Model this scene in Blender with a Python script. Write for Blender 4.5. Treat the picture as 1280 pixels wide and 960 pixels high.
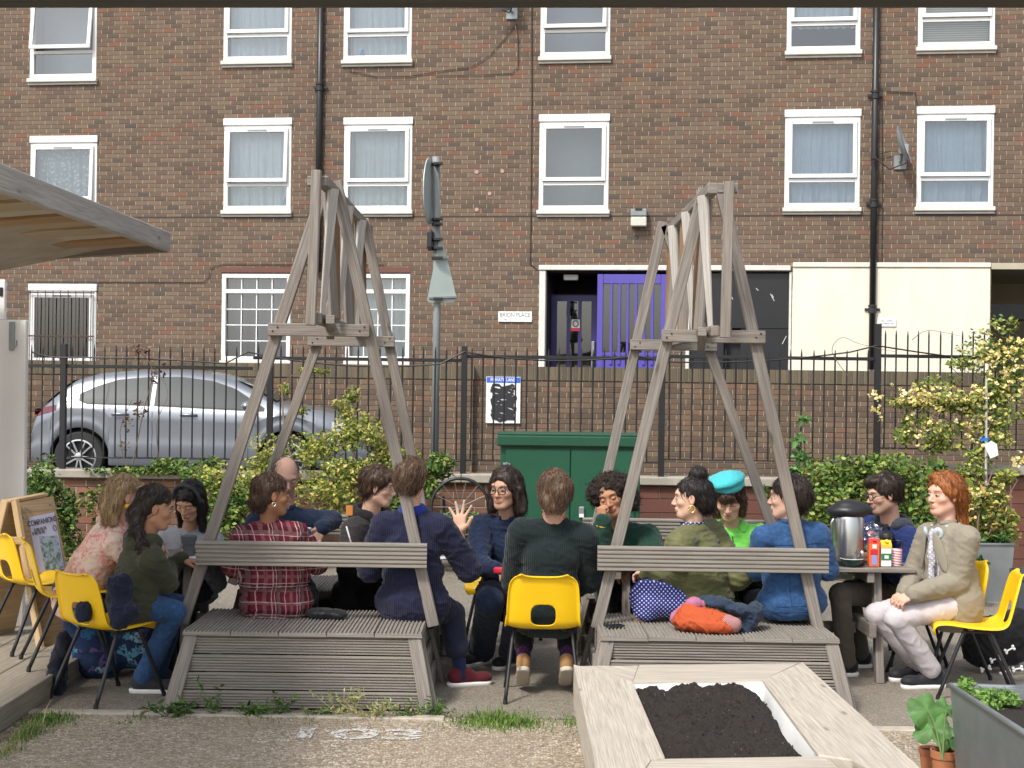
import bpy, math, random
import numpy as np
from mathutils import Vector, Matrix, Euler
random.seed(7); RNG = np.random.default_rng(11)
R_ = math.radians
scene = bpy.context.scene
for o in list(bpy.data.objects): bpy.data.objects.remove(o)
# ------------------------------------------------------------------ camera, world, sun, exposure
F = 1850.0; TH = 0.0131; CH = 1.85
cd = bpy.data.cameras.new('camera'); cam = bpy.data.objects.new('camera', cd); scene.collection.objects.link(cam)
cd.sensor_width = 36; cd.lens = 36*F/1280; cd.clip_start = 0.05; cd.clip_end = 900
cam.location = (0, 0, CH)
cam.rotation_euler = (Matrix.Rotation(math.pi/2, 3, 'X') @ Matrix.Rotation(TH, 3, 'Z')).to_euler()
scene.camera = cam
SUN_EL = 50; SUN_AZ = 215            # azimuth clockwise from +Y: behind the camera, to the left
w = bpy.data.worlds.new('World'); scene.world = w; w.use_nodes = True
nt = w.node_tree; bg = nt.nodes['Background']
sky = nt.nodes.new('ShaderNodeTexSky'); sky.sky_type = 'NISHITA'; sky.sun_disc = False
sky.sun_elevation = R_(SUN_EL); sky.sun_rotation = R_(SUN_AZ); sky.air_density = 1.0; sky.dust_density = 3.0
hs = nt.nodes.new('ShaderNodeHueSaturation'); hs.inputs['Saturation'].default_value = 0.45
nt.links.new(sky.outputs[0], hs.inputs['Color']); nt.links.new(hs.outputs[0], bg.inputs[0]); bg.inputs[1].default_value = 0.15
sd = bpy.data.lights.new('sun', 'SUN'); sun = bpy.data.objects.new('sun', sd); scene.collection.objects.link(sun)
sd.energy = 2.1; sd.angle = R_(8.0); sd.color = (1.0, 0.955, 0.88)
sv = Vector((math.sin(R_(SUN_AZ))*math.cos(R_(SUN_EL)), math.cos(R_(SUN_AZ))*math.cos(R_(SUN_EL)), math.sin(R_(SUN_EL))))
sun.rotation_euler = sv.to_track_quat('Z', 'Y').to_euler(); sun.location = (-10, -10, 20)
vs = scene.view_settings; vs.view_transform = 'Standard'; vs.look = 'None'; vs.gamma = 1; vs.exposure = 0.72
scene.render.engine = 'CYCLES'
try:
    scene.cycles.max_bounces = 6; scene.cycles.transparent_max_bounces = 12
    scene.cycles.sample_clamp_indirect = 6
except Exception: pass

# ------------------------------------------------------------------ pixel helpers (reference picture 1280x960)
def W(x, y, D):
    u, v = x-640, y-480; u, v = u+TH*v, v-TH*u
    return Vector((u*D/F, D, CH-v*D/F))
def G(x, y, z=0.0):
    u, v = x-640, y-480; u, v = u+TH*v, v-TH*u
    D = (CH-z)*F/v; return Vector((u*D/F, D, z))
# ------------------------------------------------------------------ scene-graph helpers
WL = {}
def link(o): scene.collection.objects.link(o); return o
def tag(o, label=None, cat=None, group=None, kind=None):
    if label: o['label'] = label
    if cat: o['category'] = cat
    if group: o['group'] = group
    if kind: o['kind'] = kind
    return o
def thing(name, loc, label, cat, group=None, rz=0):
    o = bpy.data.objects.new(name, None); o.empty_display_size = 0.1; link(o)
    o.location = loc; o.rotation_euler = (0, 0, rz); WL[o.name] = Vector(loc)
    return tag(o, label, cat, group)
def kids(o): return [c for c in bpy.data.objects if c.parent == o]
def copy_tree(o, parent=None):
    c = o.copy(); link(c); c.parent = parent
    if o.name in WL: WL[c.name] = WL[o.name].copy()
    for ch in kids(o): copy_tree(ch, c)
    return c
class MB:
    def __init__(s): s.v = []; s.f = []; s.m = []; s.uv = []; s.n = 0
    def add(s, vs, fs, mi=0, uvs=None):
        b = s.n; s.v.extend([tuple(p) for p in vs]); s.n += len(vs)
        for k, f in enumerate(fs):
            s.f.append(tuple(i+b for i in f)); s.m.append(mi)
            s.uv.append(uvs[k] if uvs else [(vs[i][0], vs[i][2]) for i in f])
        return s
    def box(s, x0, y0, z0, x1, y1, z1, mi=0, c=0.0):
        if c <= 0:
            vs = [(x0,y0,z0),(x1,y0,z0),(x1,y1,z0),(x0,y1,z0),(x0,y0,z1),(x1,y0,z1),(x1,y1,z1),(x0,y1,z1)]
            fs = [(0,3,2,1),(4,5,6,7),(0,1,5,4),(1,2,6,5),(2,3,7,6),(3,0,4,7)]
            return s.add(vs, fs, mi)
        L = (x1-x0, y1-y0, z1-z0); k = L.index(max(L))
        a = [(x0+x1)/2, (y0+y1)/2, (z0+z1)/2]; b = list(a)
        lo, hi = (x0,y0,z0), (x1,y1,z1); a[k] = lo[k]; b[k] = hi[k]
        up = (0,0,1) if k != 2 else (0,1,0)
        if k == 0: w_, h_ = L[1], L[2]
        elif k == 1: w_, h_ = L[0], L[2]
        else: w_, h_ = L[0], L[1]
        return s.beam(a, b, w_, h_, up, c, mi)
    def beam(s, p0, p1, w, h, up=(0,0,1), c=0.004, mi=0, taper=1.0):
        p0 = Vector(p0); p1 = Vector(p1); d = (p1-p0); L = d.length; d.normalize()
        up = Vector(up); x = d.cross(up)
        if x.length < 1e-5: x = Vector((1,0,0))
        x.normalize(); z = x.cross(d).normalized()
        c = min(c, w*.3, h*.3)
        a, b = w/2, h/2
        sec = [(-a+c,-b),(a-c,-b),(a,-b+c),(a,b-c),(a-c,b),(-a+c,b),(-a,b-c),(-a,-b+c)]
        vs = []; cc = c*.8
        rings = [(0, 1-c/a*.8), (cc, 1), (L-cc, 1), (L, 1-c/a*.8)]
        for t, k in rings:
            tp = 1+(taper-1)*t/L
            for (q, r) in sec: vs.append(p0+d*t+x*q*k*tp+z*r*k*tp)
        ou = random.random()*50; ov = random.random()*50
        per = [0]
        for i in range(8):
            q0 = sec[i]; q1 = sec[(i+1) % 8]; per.append(per[-1]+math.hypot(q1[0]-q0[0], q1[1]-q0[1]))
        fs = []; uv = []
        for r in range(3):
            for i in range(8):
                j = (i+1) % 8
                fs.append((r*8+i, r*8+j, (r+1)*8+j, (r+1)*8+i))
                t0, t1 = rings[r][0], rings[r+1][0]
                uv.append([(ou+t0, ov+per[i]), (ou+t0, ov+per[i+1]), (ou+t1, ov+per[i+1]), (ou+t1, ov+per[i])])
        fs.append(tuple(range(7, -1, -1))); uv.append([(ou+sec[i][0]*.3, ov+sec[i][1]*3) for i in range(7, -1, -1)])
        fs.append(tuple(range(24, 32))); uv.append([(ou+sec[i][0]*.3, ov+sec[i][1]*3) for i in range(8)])
        return s.add(vs, fs, mi, uv)
    def tube(s, pts, r, n=8, mi=0, cap=True):
        pts = [Vector(p) for p in pts]; m = len(pts)
        rr = r if isinstance(r, (list, tuple)) else [r]*m
        vs = []; prev = None; acc = [0]
        for i in range(1, m): acc.append(acc[-1]+(pts[i]-pts[i-1]).length)
        for i, p in enumerate(pts):
            d = (pts[min(i+1, m-1)]-pts[max(i-1, 0)])
            if d.length < 1e-9: d = Vector((0,0,1))
            d.normalize()
            if prev is None:
                x = d.cross(Vector((0,0,1)))
                if x.length < .05: x = d.cross(Vector((0,1,0)))
            else: x = prev-d*prev.dot(d)
            x.normalize(); prev = x; y = d.cross(x)
            for k in range(n):
                a = 2*math.pi*k/n; vs.append(p+(x*math.cos(a)+y*math.sin(a))*rr[i])
        fs = []; uv = []
        ou = random.random()*20
        for i in range(m-1):
            for k in range(n):
                j = (k+1) % n
                fs.append((i*n+k, i*n+j, (i+1)*n+j, (i+1)*n+k))
                uv.append([(ou+acc[i], k*rr[i]*.8), (ou+acc[i], (k+1)*rr[i]*.8), (ou+acc[i+1], (k+1)*rr[i]*.8), (ou+acc[i+1], k*rr[i]*.8)])
        if cap:
            fs.append(tuple(range(n-1, -1, -1))); uv.append([(0, 0)]*n)
            fs.append(tuple(range((m-1)*n, m*n))); uv.append([(0, 0)]*n)
        return s.add(vs, fs, mi, uv)
    def lathe(s, prof, c=(0,0,0), n=28, mi=0, capb=True, capt=True):
        vs = []; m = len(prof)
        for (r, z) in prof:
            for k in range(n):
                a = 2*math.pi*k/n; vs.append((c[0]+r*math.cos(a), c[1]+r*math.sin(a), c[2]+z))
        fs = []; uv = []
        for i in range(m-1):
            for k in range(n):
                j = (k+1) % n; fs.append((i*n+k, i*n+j, (i+1)*n+j, (i+1)*n+k))
                uv.append([(k/n, prof[i][1]), ((k+1)/n, prof[i][1]), ((k+1)/n, prof[i+1][1]), (k/n, prof[i+1][1])])
        if capb: fs.append(tuple(range(n-1, -1, -1))); uv.append([(0, 0)]*n)
        if capt: fs.append(tuple(range((m-1)*n, m*n))); uv.append([(0, 0)]*n)
        return s.add(vs, fs, mi, uv)
    def extrude(s, prof, p0, p1, up=(0,0,1), mi=0):
        """prof: closed list of (a,b); a along side axis, b along up."""
        p0 = Vector(p0); p1 = Vector(p1); d = (p1-p0); L = d.length; d.normalize(); up = Vector(up)
        x = d.cross(up).normalized(); z = x.cross(d).normalized(); n = len(prof)
        vs = [p0+x*a+z*b for a, b in prof]+[p1+x*a+z*b for a, b in prof]
        ou = random.random()*50; ov = random.random()*50
        fs = []; uv = []; acc = 0
        for i in range(n):
            j = (i+1) % n; l = math.hypot(prof[j][0]-prof[i][0], prof[j][1]-prof[i][1])
            fs.append((i, j, n+j, n+i)); uv.append([(ou, ov+acc), (ou, ov+acc+l), (ou+L, ov+acc+l), (ou+L, ov+acc)]); acc += l
        fs.append(tuple(range(n-1, -1, -1))); uv.append([(ou+prof[i][0], ov+prof[i][1]) for i in range(n-1, -1, -1)])
        fs.append(tuple(range(n, 2*n))); uv.append([(ou+prof[i][0], ov+prof[i][1]) for i in range(n)])
        return s.add(vs, fs, mi, uv)
    def poly(s, pts, th, normal, mi=0):
        """flat polygon with thickness th along normal"""
        nrm = Vector(normal).normalized(); pts = [Vector(p) for p in pts]; n = len(pts)
        vs = pts+[p-nrm*th for p in pts]
        fs = [tuple(range(n)), tuple(range(2*n-1, n-1, -1))]+[(i, n+i, n+(i+1) % n, (i+1) % n) for i in range(n)]
        return s.add(vs, fs, mi)
    def grid(s, P, mi=0, closed_u=False):
        """P: rows x cols of points"""
        r = len(P); c = len(P[0]); vs = [p for row in P for p in row]; fs = []; uv = []
        for i in range(r-1):
            for j in range(c if closed_u else c-1):
                k = (j+1) % c; fs.append((i*c+j, i*c+k, (i+1)*c+k, (i+1)*c+j))
                uv.append([(j/c, i/r), ((j+1)/c, i/r), ((j+1)/c, (i+1)/r), (j/c, (i+1)/r)])
        return s.add(vs, fs, mi, uv)
    def build(s, name, mats, parent=None, smooth=False, local=False, auto=None):
        me = bpy.data.meshes.new(name)
        off = Vector((0,0,0)); loc = None
        V = np.array(s.v, dtype=float)
        if parent is not None and not local: off = WL.get(parent.name, Vector((0,0,0)))
        if parent is None and not local:
            lo = V.min(0); hi = V.max(0); off = Vector(((lo[0]+hi[0])/2, (lo[1]+hi[1])/2, lo[2])); loc = off
        V = V-np.array(off)
        me.from_pydata([tuple(p) for p in V.tolist()], [], s.f)
        if not isinstance(mats, (list, tuple)): mats = [mats]
        for m in mats: me.materials.append(m)
        me.polygons.foreach_set('material_index', s.m)
        ul = me.uv_layers.new(name='UVMap')
        flat = [c for f in s.uv for p in f for c in p]
        if len(flat) == len(ul.data)*2: ul.data.foreach_set('uv', flat)
        if smooth: me.polygons.foreach_set('use_smooth', [True]*len(me.polygons))
        me.update()
        if smooth and auto: me.set_sharp_from_angle(angle=R_(auto))
        o = bpy.data.objects.new(name, me); link(o)
        if parent is not None:
            o.parent = parent; WL[o.name] = Vector(off)
        elif loc is not None: o.location = loc; WL[o.name] = loc.copy()
        else: WL[o.name] = Vector((0,0,0))
        return o
# ------------------------------------------------------------------ node helpers
class NT:
    def __init__(s, name):
        s.m = bpy.data.materials.new(name); s.m.use_nodes = True; s.t = s.m.node_tree
        s.b = s.t.nodes['Principled BSDF']; s.out = s.t.nodes['Material Output']
    def n(s, t, **kw):
        q = s.t.nodes.new('ShaderNode'+t)
        for k, v in kw.items(): setattr(q, k, v)
        return q
    def l(s, a, b): s.t.links.new(a, b)
    def put(s, sock, v):
        if hasattr(v, 'is_output') or isinstance(v, bpy.types.NodeSocket): s.l(v, sock)
        else: sock.default_value = v
    def math(s, op, a, b=0.0, c=0.0, clamp=False):
        q = s.n('Math', operation=op, use_clamp=clamp); s.put(q.inputs[0], a); s.put(q.inputs[1], b)
        if op in ('MULTIPLY_ADD', 'SMOOTH_MIN', 'WRAP', 'COMPARE'): s.put(q.inputs[2], c)
        return q.outputs[0]
    def mapr(s, v, a, b, c=0.0, d=1.0):
        q = s.n('MapRange'); s.put(q.inputs[0], v)
        for i, x in zip((1, 2, 3, 4), (a, b, c, d)): s.put(q.inputs[i], x)
        return q.outputs[0]
    def mix(s, f, a, b, mode='MIX'):
        q = s.n('MixRGB', blend_type=mode); s.put(q.inputs[0], f)
        s.put(q.inputs[1], a if not isinstance(a, tuple) else (*a, 1)[:4]); s.put(q.inputs[2], b if not isinstance(b, tuple) else (*b, 1)[:4])
        return q.outputs[0]
    def ramp(s, v, stops, interp='LINEAR'):
        q = s.n('ValToRGB'); q.color_ramp.interpolation = interp; e = q.color_ramp.elements
        while len(e) < len(stops): e.new(0.5)
        for i, (p, c) in enumerate(stops): e[i].position = p; e[i].color = (*c, 1)
        s.put(q.inputs[0], v); return q.outputs[0]
    def coord(s, which='Object', scale=(1,1,1), rot=(0,0,0), loc=(0,0,0)):
        t = s.n('TexCoord'); m = s.n('Mapping'); s.l(t.outputs[which], m.inputs[0])
        m.inputs['Scale'].default_value = scale; m.inputs['Rotation'].default_value = rot; m.inputs['Location'].default_value = loc
        return m.outputs[0]
    def noise(s, vec, scale, detail=3, rough=.55, dist=0.0):
        q = s.n('TexNoise'); s.put(q.inputs['Vector'], vec); q.inputs['Scale'].default_value = scale
        q.inputs['Detail'].default_value = detail; q.inputs['Roughness'].default_value = rough; q.inputs['Distortion'].default_value = dist
        return q.outputs['Fac']
    def sep(s, v):
        q = s.n('SeparateXYZ'); s.l(v, q.inputs[0]); return q.outputs
    def comb(s, x=0., y=0., z=0.):
        q = s.n('CombineXYZ'); s.put(q.inputs[0], x); s.put(q.inputs[1], y); s.put(q.inputs[2], z); return q.outputs[0]
    def wn(s, v):
        q = s.n('TexWhiteNoise'); q.noise_dimensions = '3D'; s.l(v, q.inputs['Vector']); return q.outputs
    def bump(s, h, strength=.3, dist=.01):
        q = s.n('Bump'); q.inputs['Strength'].default_value = strength; q.inputs['Distance'].default_value = dist
        s.put(q.inputs['Height'], h); s.l(q.outputs[0], s.b.inputs['Normal']); return q
    def set(s, color=None, rough=None, metal=None, **kw):
        if color is not None: s.put(s.b.inputs['Base Color'], color if not isinstance(color, tuple) else (*color, 1)[:4])
        if rough is not None: s.put(s.b.inputs['Roughness'], rough)
        if metal is not None: s.put(s.b.inputs['Metallic'], metal)
        for k, v in kw.items(): s.put(s.b.inputs[k], v)
        return s.m
def mul(c, k): return tuple(x*k for x in c)
def plain(name, col, rough=.6, metal=0, var=.12, nscale=6, bump=.0, bscale=60, coat=0.0):
    t = NT(name); v = t.coord()
    n = t.noise(v, nscale, 4)
    c = t.mix(n, mul(col, 1-var), mul(col, 1+var))
    t.set(c, rough, metal)
    if coat: t.b.inputs['Coat Weight'].default_value = coat
    if bump: t.bump(t.noise(v, bscale, 3), bump, .004)
    return t.m
def brick_mat(name, stops, mortar, bw=.225, bh=.075, mw=.011, dirt=.35, soldier=False, stain=(.05,.045,.04), axes='xz', ys=1.0):
    t = NT(name); co = t.coord(); o = t.sep(co)
    u = o[0] if axes[0] == 'x' else o[1]; v = o[2]
    wob = t.noise(co, 1.7, 2)
    v = t.math('ADD', v, t.math('MULTIPLY', t.math('SUBTRACT', wob, .5), .012))
    row = t.math('FLOOR', t.math('DIVIDE', v, bh))
    odd = t.math('MODULO', t.math('ABSOLUTE', row), 2.0)
    jit = t.math('MULTIPLY', t.wn(t.comb(row, 3.3, 0))[0], .03)
    uu = t.math('ADD', t.math('ADD', u, 100*bw), t.math('ADD', t.math('MULTIPLY', odd, bw/2), jit))
    col = t.math('FLOOR', t.math('DIVIDE', uu, bw))
    fu = t.math('SUBTRACT', t.math('DIVIDE', uu, bw), col); fv = t.math('SUBTRACT', t.math('DIVIDE', v, bh), row)
    fu = t.math('MULTIPLY', t.math('MINIMUM', fu, t.math('SUBTRACT', 1.0, fu)), bw)
    fv = t.math('MULTIPLY', t.math('MINIMUM', fv, t.math('SUBTRACT', 1.0, fv)), bh)
    edge = t.math('MINIMUM', fu, fv)
    edge = t.math('ADD', edge, t.math('MULTIPLY', t.math('SUBTRACT', t.noise(co, 45, 2), .5), .006))
    mask = t.mapr(edge, mw*.35, mw*.75)                 # 0 mortar, 1 brick
    wn = t.wn(t.comb(col, row, 1.0))
    c = t.ramp(wn[0], stops, 'CONSTANT')
    c = t.mix(.32, c, t.mix(t.noise(co, 28, 3), mul(stops[0][1], .55), mul(stops[-1][1], 1.1)), 'MIX')
    sp = t.noise(co, 140, 2); c = t.mix(t.mapr(sp, .3, .7, .0, .35), c, mul(stops[0][1], .5))
    c = t.mix(.14, c, (.19,.165,.14)); big = t.noise(t.coord(scale=(1, 1, .7)), .55, 4, .6)
    c = t.mix(t.mapr(big, .3, .75, 0., .45), c, t.mix(.5, c, (.62,.5,.38), 'MULTIPLY'))
    mc = t.mix(t.noise(co, 2.0, 3), mul(mortar, .55), mul(mortar, 1.15))
    # bed joints dark, towards the brick colour; perpends paler
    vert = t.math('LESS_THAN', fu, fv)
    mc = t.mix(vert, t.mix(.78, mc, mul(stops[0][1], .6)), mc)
    c = t.mix(mask, mc, c)
    st = t.noise(t.coord(scale=(1.3, 1.3, .35)), 1.2, 5, .65)
    c = t.mix(t.mapr(st, .52, .8, 0., dirt), c, stain)
    t.set(c, .9)
    t.b.inputs['Specular IOR Level'].default_value = .25
    h = t.math('ADD', t.math('MULTIPLY', mask, .8), t.math('MULTIPLY', t.noise(co, 90, 2), .35))
    t.bump(h, .9, .012)
    return t.m
def wood_mat(name, base, dark, light, grain=1.0, knots=True, rough=.82, warm=None):
    t = NT(name); uv = t.n('TexCoord').outputs['UV']
    m = t.n('Mapping'); t.l(uv, m.inputs[0]); m.inputs['Scale'].default_value = (1.6, 34*grain, 1)
    n1 = t.noise(m.outputs[0], 1.6, 6, .65, .6)
    m2 = t.n('Mapping'); t.l(uv, m2.inputs[0]); m2.inputs['Scale'].default_value = (3.0, 150, 1)
    n2 = t.noise(m2.outputs[0], 1.0, 3, .6)
    c = t.ramp(n1, [(.25, dark), (.5, base), (.75, light)])
    c = t.mix(t.mapr(n2, .45, .62, 0, .5), c, mul(dark, .7))
    m3 = t.n('Mapping'); t.l(uv, m3.inputs[0]); m3.inputs['Scale'].default_value = (1.2, 6, 1)
    n3 = t.noise(m3.outputs[0], 1.0, 3)
    c = t.mix(t.mapr(n3, .45, .75, 0, .5), c, warm or mul(base, .72))
    h = t.math('ADD', n1, t.math('MULTIPLY', n2, .6))
    if knots:
        vo = t.n('TexVoronoi'); mk = t.n('Mapping'); t.l(uv, mk.inputs[0]); mk.inputs['Scale'].default_value = (2.2, 8, 1)
        t.l(mk.outputs[0], vo.inputs['Vector']); vo.inputs['Scale'].default_value = 1.0
        k = t.mapr(vo.outputs['Distance'], .05, .12, 1, 0)
        c = t.mix(t.math('MULTIPLY', k, .75), c, mul(dark, .45))
    t.set(c, rough); t.bump(h, .5, .004)
    return t.m
M = {}
M['brick'] = brick_mat('brown_brick', [(0,(.120,.086,.064)), (.10,(.235,.155,.102)), (.28,(.160,.110,.080)), (.44,(.250,.170,.113)), (.60,(.190,.127,.089)), (.74,(.270,.190,.128)), (.86,(.225,.120,.076)), (.95,(.300,.125,.072)), (.985,(.085,.075,.070))], (.45,.37,.27), mw=.010)
M['brick_wall'] = brick_mat('yard_wall_brick', [(0,(.10,.075,.055)), (.2,(.18,.125,.085)), (.4,(.13,.10,.07)), (.6,(.23,.16,.10)), (.8,(.16,.11,.08)), (.93,(.25,.13,.08))], (.38,.32,.22), dirt=.5)
M['brick_red'] = brick_mat('low_wall_brick', [(0,(.18,.09,.06)), (.25,(.36,.15,.08)), (.5,(.28,.13,.08)), (.75,(.42,.19,.10)), (.9,(.22,.12,.09))], (.42,.36,.28), dirt=.55)
M['brick_paint'] = brick_mat('red_painted_brick', [(0,(.17,.06,.045)), (.4,(.23,.08,.055)), (.7,(.15,.06,.045))], (.18,.125,.10), bw=.44, bh=.14, dirt=.5)
M['soldier'] = brick_mat('soldier_coping_brick', [(0,(.09,.075,.055)), (.3,(.16,.13,.085)), (.6,(.12,.095,.07)), (.85,(.20,.16,.10))], (.2,.17,.11), bw=.078, bh=.6, mw=.012)
M['timber'] = wood_mat('weathered_timber', (.225,.20,.175), (.125,.108,.094), (.32,.295,.265), warm=(.24,.19,.145))
M['fascia'] = wood_mat('lit_tone_fascia', (.40,.375,.345), (.27,.25,.225), (.50,.475,.445))  # lighter than the other timber: sunlight put into the fascia's colour
M['beamdark'] = wood_mat('backlit_green_grey_beam', (.035,.036,.028), (.02,.02,.016), (.06,.06,.045))  # dark wood colour carries the shade of the backlit underside
M['deckboard'] = wood_mat('grooved_decking', (.25,.225,.195), (.185,.165,.145), (.315,.29,.255), knots=False, warm=(.23,.195,.16))
M['palewood'] = wood_mat('pale_board', (.48,.45,.41), (.33,.30,.27), (.60,.57,.53))  # paler tone for the first display board of each set, and the stake
M['brownwood'] = wood_mat('oiled_brown_board', (.27,.155,.075), (.15,.085,.045), (.36,.22,.12))
M['sleeper'] = wood_mat('pale_sleeper_timber', (.47,.42,.345), (.33,.29,.235), (.58,.54,.46), warm=(.38,.34,.28))
M['roofboard'] = wood_mat('canopy_soffit_board', (.40,.32,.21), (.26,.19,.12), (.50,.43,.31), warm=(.44,.26,.12))
M['plywood'] = wood_mat('plywood', (.52,.36,.19), (.40,.27,.14), (.60,.44,.25), knots=False, grain=.5)
M['floorboard'] = wood_mat('deck_floor_board', (.26,.225,.175), (.17,.145,.11), (.34,.30,.24), knots=False)
M['white'] = plain('white_window_plastic', (.78,.78,.76), .35, var=.06, nscale=3)
M['sill'] = plain('weathered_white_sill', (.62,.60,.55), .6, var=.25, nscale=7)
M['iron'] = plain('black_painted_iron', (.012,.012,.013), .45, var=.3)
M['blackpipe'] = plain('black_cast_pipe', (.018,.018,.02), .4, var=.3)
M['galv'] = plain('galvanised_steel', (.34,.37,.38), .42, .75, .22, 9, .15, 25)
M['signgrey'] = plain('grey_sign_back', (.36,.42,.40), .5, .1, .12)
M['polegrey'] = plain('grey_pole_paint', (.24,.26,.26), .5, .2, .2)
M['cabinet'] = plain('green_cabinet_paint', (.010,.075,.038), .42, 0, .15, 4)
M['cabinetlid'] = plain('green_cabinet_lid', (.010,.066,.034), .42, 0, .15, 4)
M['concrete'] = plain('concrete_coping', (.34,.31,.26), .9, 0, .35, 5, .6, 80)
t = NT('cream_render'); co = t.coord(scale=(1,1,.4)); n1 = t.noise(co, 1.6, 5, .65); c = t.mix(t.mapr(n1, .4, .75, 0, .5), (.74,.69,.57), (.60,.54,.42)); c = t.mix(t.mapr(t.noise(t.coord(scale=(2,2,.25)), 3.0, 5, .7), .56, .75, 0, .35), c, (.40,.35,.27)); t.set(c, .85); t.bump(t.noise(t.coord(), 30, 4), .25, .004); M['cream'] = t.m
M['purple'] = plain('violet_paint', (.085,.065,.34), .45, 0, .12, 3)
M['purpledark'] = plain('dark_violet_door', (.028,.018,.13), .4, 0, .12, 3)
M['black'] = plain('black_board', (.013,.014,.016), .35, 0, .4, 3)
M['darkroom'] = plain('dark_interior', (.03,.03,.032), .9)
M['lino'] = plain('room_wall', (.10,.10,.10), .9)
M['curtain'] = plain('white_net_curtain', (.60,.65,.67), .9, 0, .12, 8)
M['curtdark'] = plain('dull_violet_curtain', (.20,.21,.27), .9, 0, .1, 8)
M['curtblue'] = plain('pale_blue_curtain', (.50,.60,.72), .9, 0, .10, 8)
M['yellow'] = None
def glass_mat(name, tint=(.75,.82,.84), refl=.3, rough=.02):
    t = NT(name); t.t.nodes.remove(t.b)
    tr = t.n('BsdfTransparent'); tr.inputs[0].default_value = (*tint, 1)
    gl = t.n('BsdfGlossy'); gl.inputs['Roughness'].default_value = rough; gl.inputs[0].default_value = (.9,.93,.95,1)
    lw = t.n('LayerWeight'); lw.inputs[0].default_value = .25
    fac = t.math('ADD', t.math('MULTIPLY', lw.outputs['Fresnel'], .9), refl, clamp=True)
    mx = t.n('MixShader'); t.l(fac, mx.inputs[0]); t.l(tr.outputs[0], mx.inputs[1]); t.l(gl.outputs[0], mx.inputs[2])
    t.l(mx.outputs[0], t.out.inputs[0]); return t.m
M['glass'] = glass_mat('window_glass', refl=.13)
M['glassdark'] = glass_mat('dark_window_glass', (.35,.38,.38), .10)
M['carglass'] = plain('car_glass', (.035,.045,.045), .06, 0, .1)
M['clear'] = glass_mat('clear_plastic', (.88,.9,.92), .08, .15)
def text_mesh(mb_name, s, size, mat, parent, world_mat, extrude=.0008, bold=0.0, align='CENTER'):
    cu = bpy.data.curves.new(mb_name, 'FONT'); cu.body = s; cu.size = size; cu.extrude = extrude; cu.offset = bold
    cu.align_x = align; cu.align_y = 'CENTER'
    to = bpy.data.objects.new(mb_name, cu); link(to)
    dg = bpy.context.evaluated_depsgraph_get(); dg.update()
    me = bpy.data.meshes.new_from_object(to.evaluated_get(dg))
    bpy.data.objects.remove(to); bpy.data.curves.remove(cu)
    me.transform(world_mat); me.materials.clear(); me.materials.append(mat); me.name = mb_name
    o = bpy.data.objects.new(mb_name, me); link(o)
    if parent is not None:
        o.parent = parent; me.transform(Matrix.Translation(-WL.get(parent.name, Vector((0,0,0)))))
    return o
def facing_cam(loc, sx=1, tilt=0):   # text plane facing -Y at loc
    return Matrix.Translation(loc) @ Matrix.Rotation(tilt, 4, 'Y') @ Matrix.Rotation(math.pi/2, 4, 'X') @ Matrix.Diagonal((sx, 1, 1, 1))
# numpy value noise
def vnoise(P, fr, seed=0):
    P = np.asarray(P)*fr+seed*17.13; i = np.floor(P).astype(np.int64); f = P-i; f = f*f*(3-2*f)
    def h(a, b, c):
        n = (a*73856093) ^ (b*19349663) ^ (c*83492791) ^ (seed*2654435761 & 0xffffff)
        n = (n ^ (n >> 13))*1274126177 & 0x7fffffff
        return ((n ^ (n >> 16)) & 0xffff)/65535.0
    r = 0
    for dx in (0, 1):
        for dy in (0, 1):
            for dz in (0, 1):
                wgt = (f[:, 0] if dx else 1-f[:, 0])*(f[:, 1] if dy else 1-f[:, 1])*(f[:, 2] if dz else 1-f[:, 2])
                r = r+wgt*h(i[:, 0]+dx, i[:, 1]+dy, i[:, 2]+dz)
    return r
# ================================================================== GROUND
def pebble_mat(name, stops, scale=75, wet=.0, patch=(.3,.27,.22)):
    t = NT(name); co = t.coord()
    vo = t.n('TexVoronoi'); t.l(co, vo.inputs['Vector']); vo.inputs['Scale'].default_value = scale
    r = t.sep(vo.outputs['Color'])[0]
    c = t.ramp(r, stops, 'LINEAR')
    vd = t.n('TexVoronoi', feature='DISTANCE_TO_EDGE'); t.l(co, vd.inputs['Vector']); vd.inputs['Scale'].default_value = scale
    e = t.mapr(vd.outputs[0], .0, .12)
    c = t.mix(e, mul(stops[0][1], .6), c)
    c = t.mix(t.mapr(t.noise(co, .9, 5, .65), .38, .7, 0, .6), c, patch, 'MIX')
    c = t.mix(t.mapr(t.noise(co, 6, 4, .65), .4, .7, 0, .35), c, mul(patch, .6), 'MIX')
    t.set(c, .92); t.bump(t.math('ADD', e, t.noise(co, 8, 4)), .8, .006)
    return t.m
M['gravel'] = pebble_mat('exposed_aggregate', [(0,(.20,.155,.11)), (.3,(.40,.32,.225)), (.6,(.50,.41,.30)), (.85,(.62,.54,.43)), (1,(.76,.70,.60))], 62, patch=(.38,.31,.225))
M['slab'] = pebble_mat('worn_concrete', [(0,(.19,.165,.13)), (.5,(.34,.295,.235)), (1,(.50,.45,.37))], 110, patch=(.32,.28,.22))
M['edge'] = plain('pale_concrete_edge', (.40,.355,.29), .92, 0, .35, 22, .8, 90)
M['asphalt'] = pebble_mat('asphalt', [(0,(.04,.04,.04)), (.5,(.055,.055,.055)), (1,(.09,.09,.088))], 90, patch=(.05,.05,.05))
b = MB(); b.box(-120, -60, -.4, 120, 14.98, 0); b.build('ground', M['gravel']).__setitem__('kind', 'structure')
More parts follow.
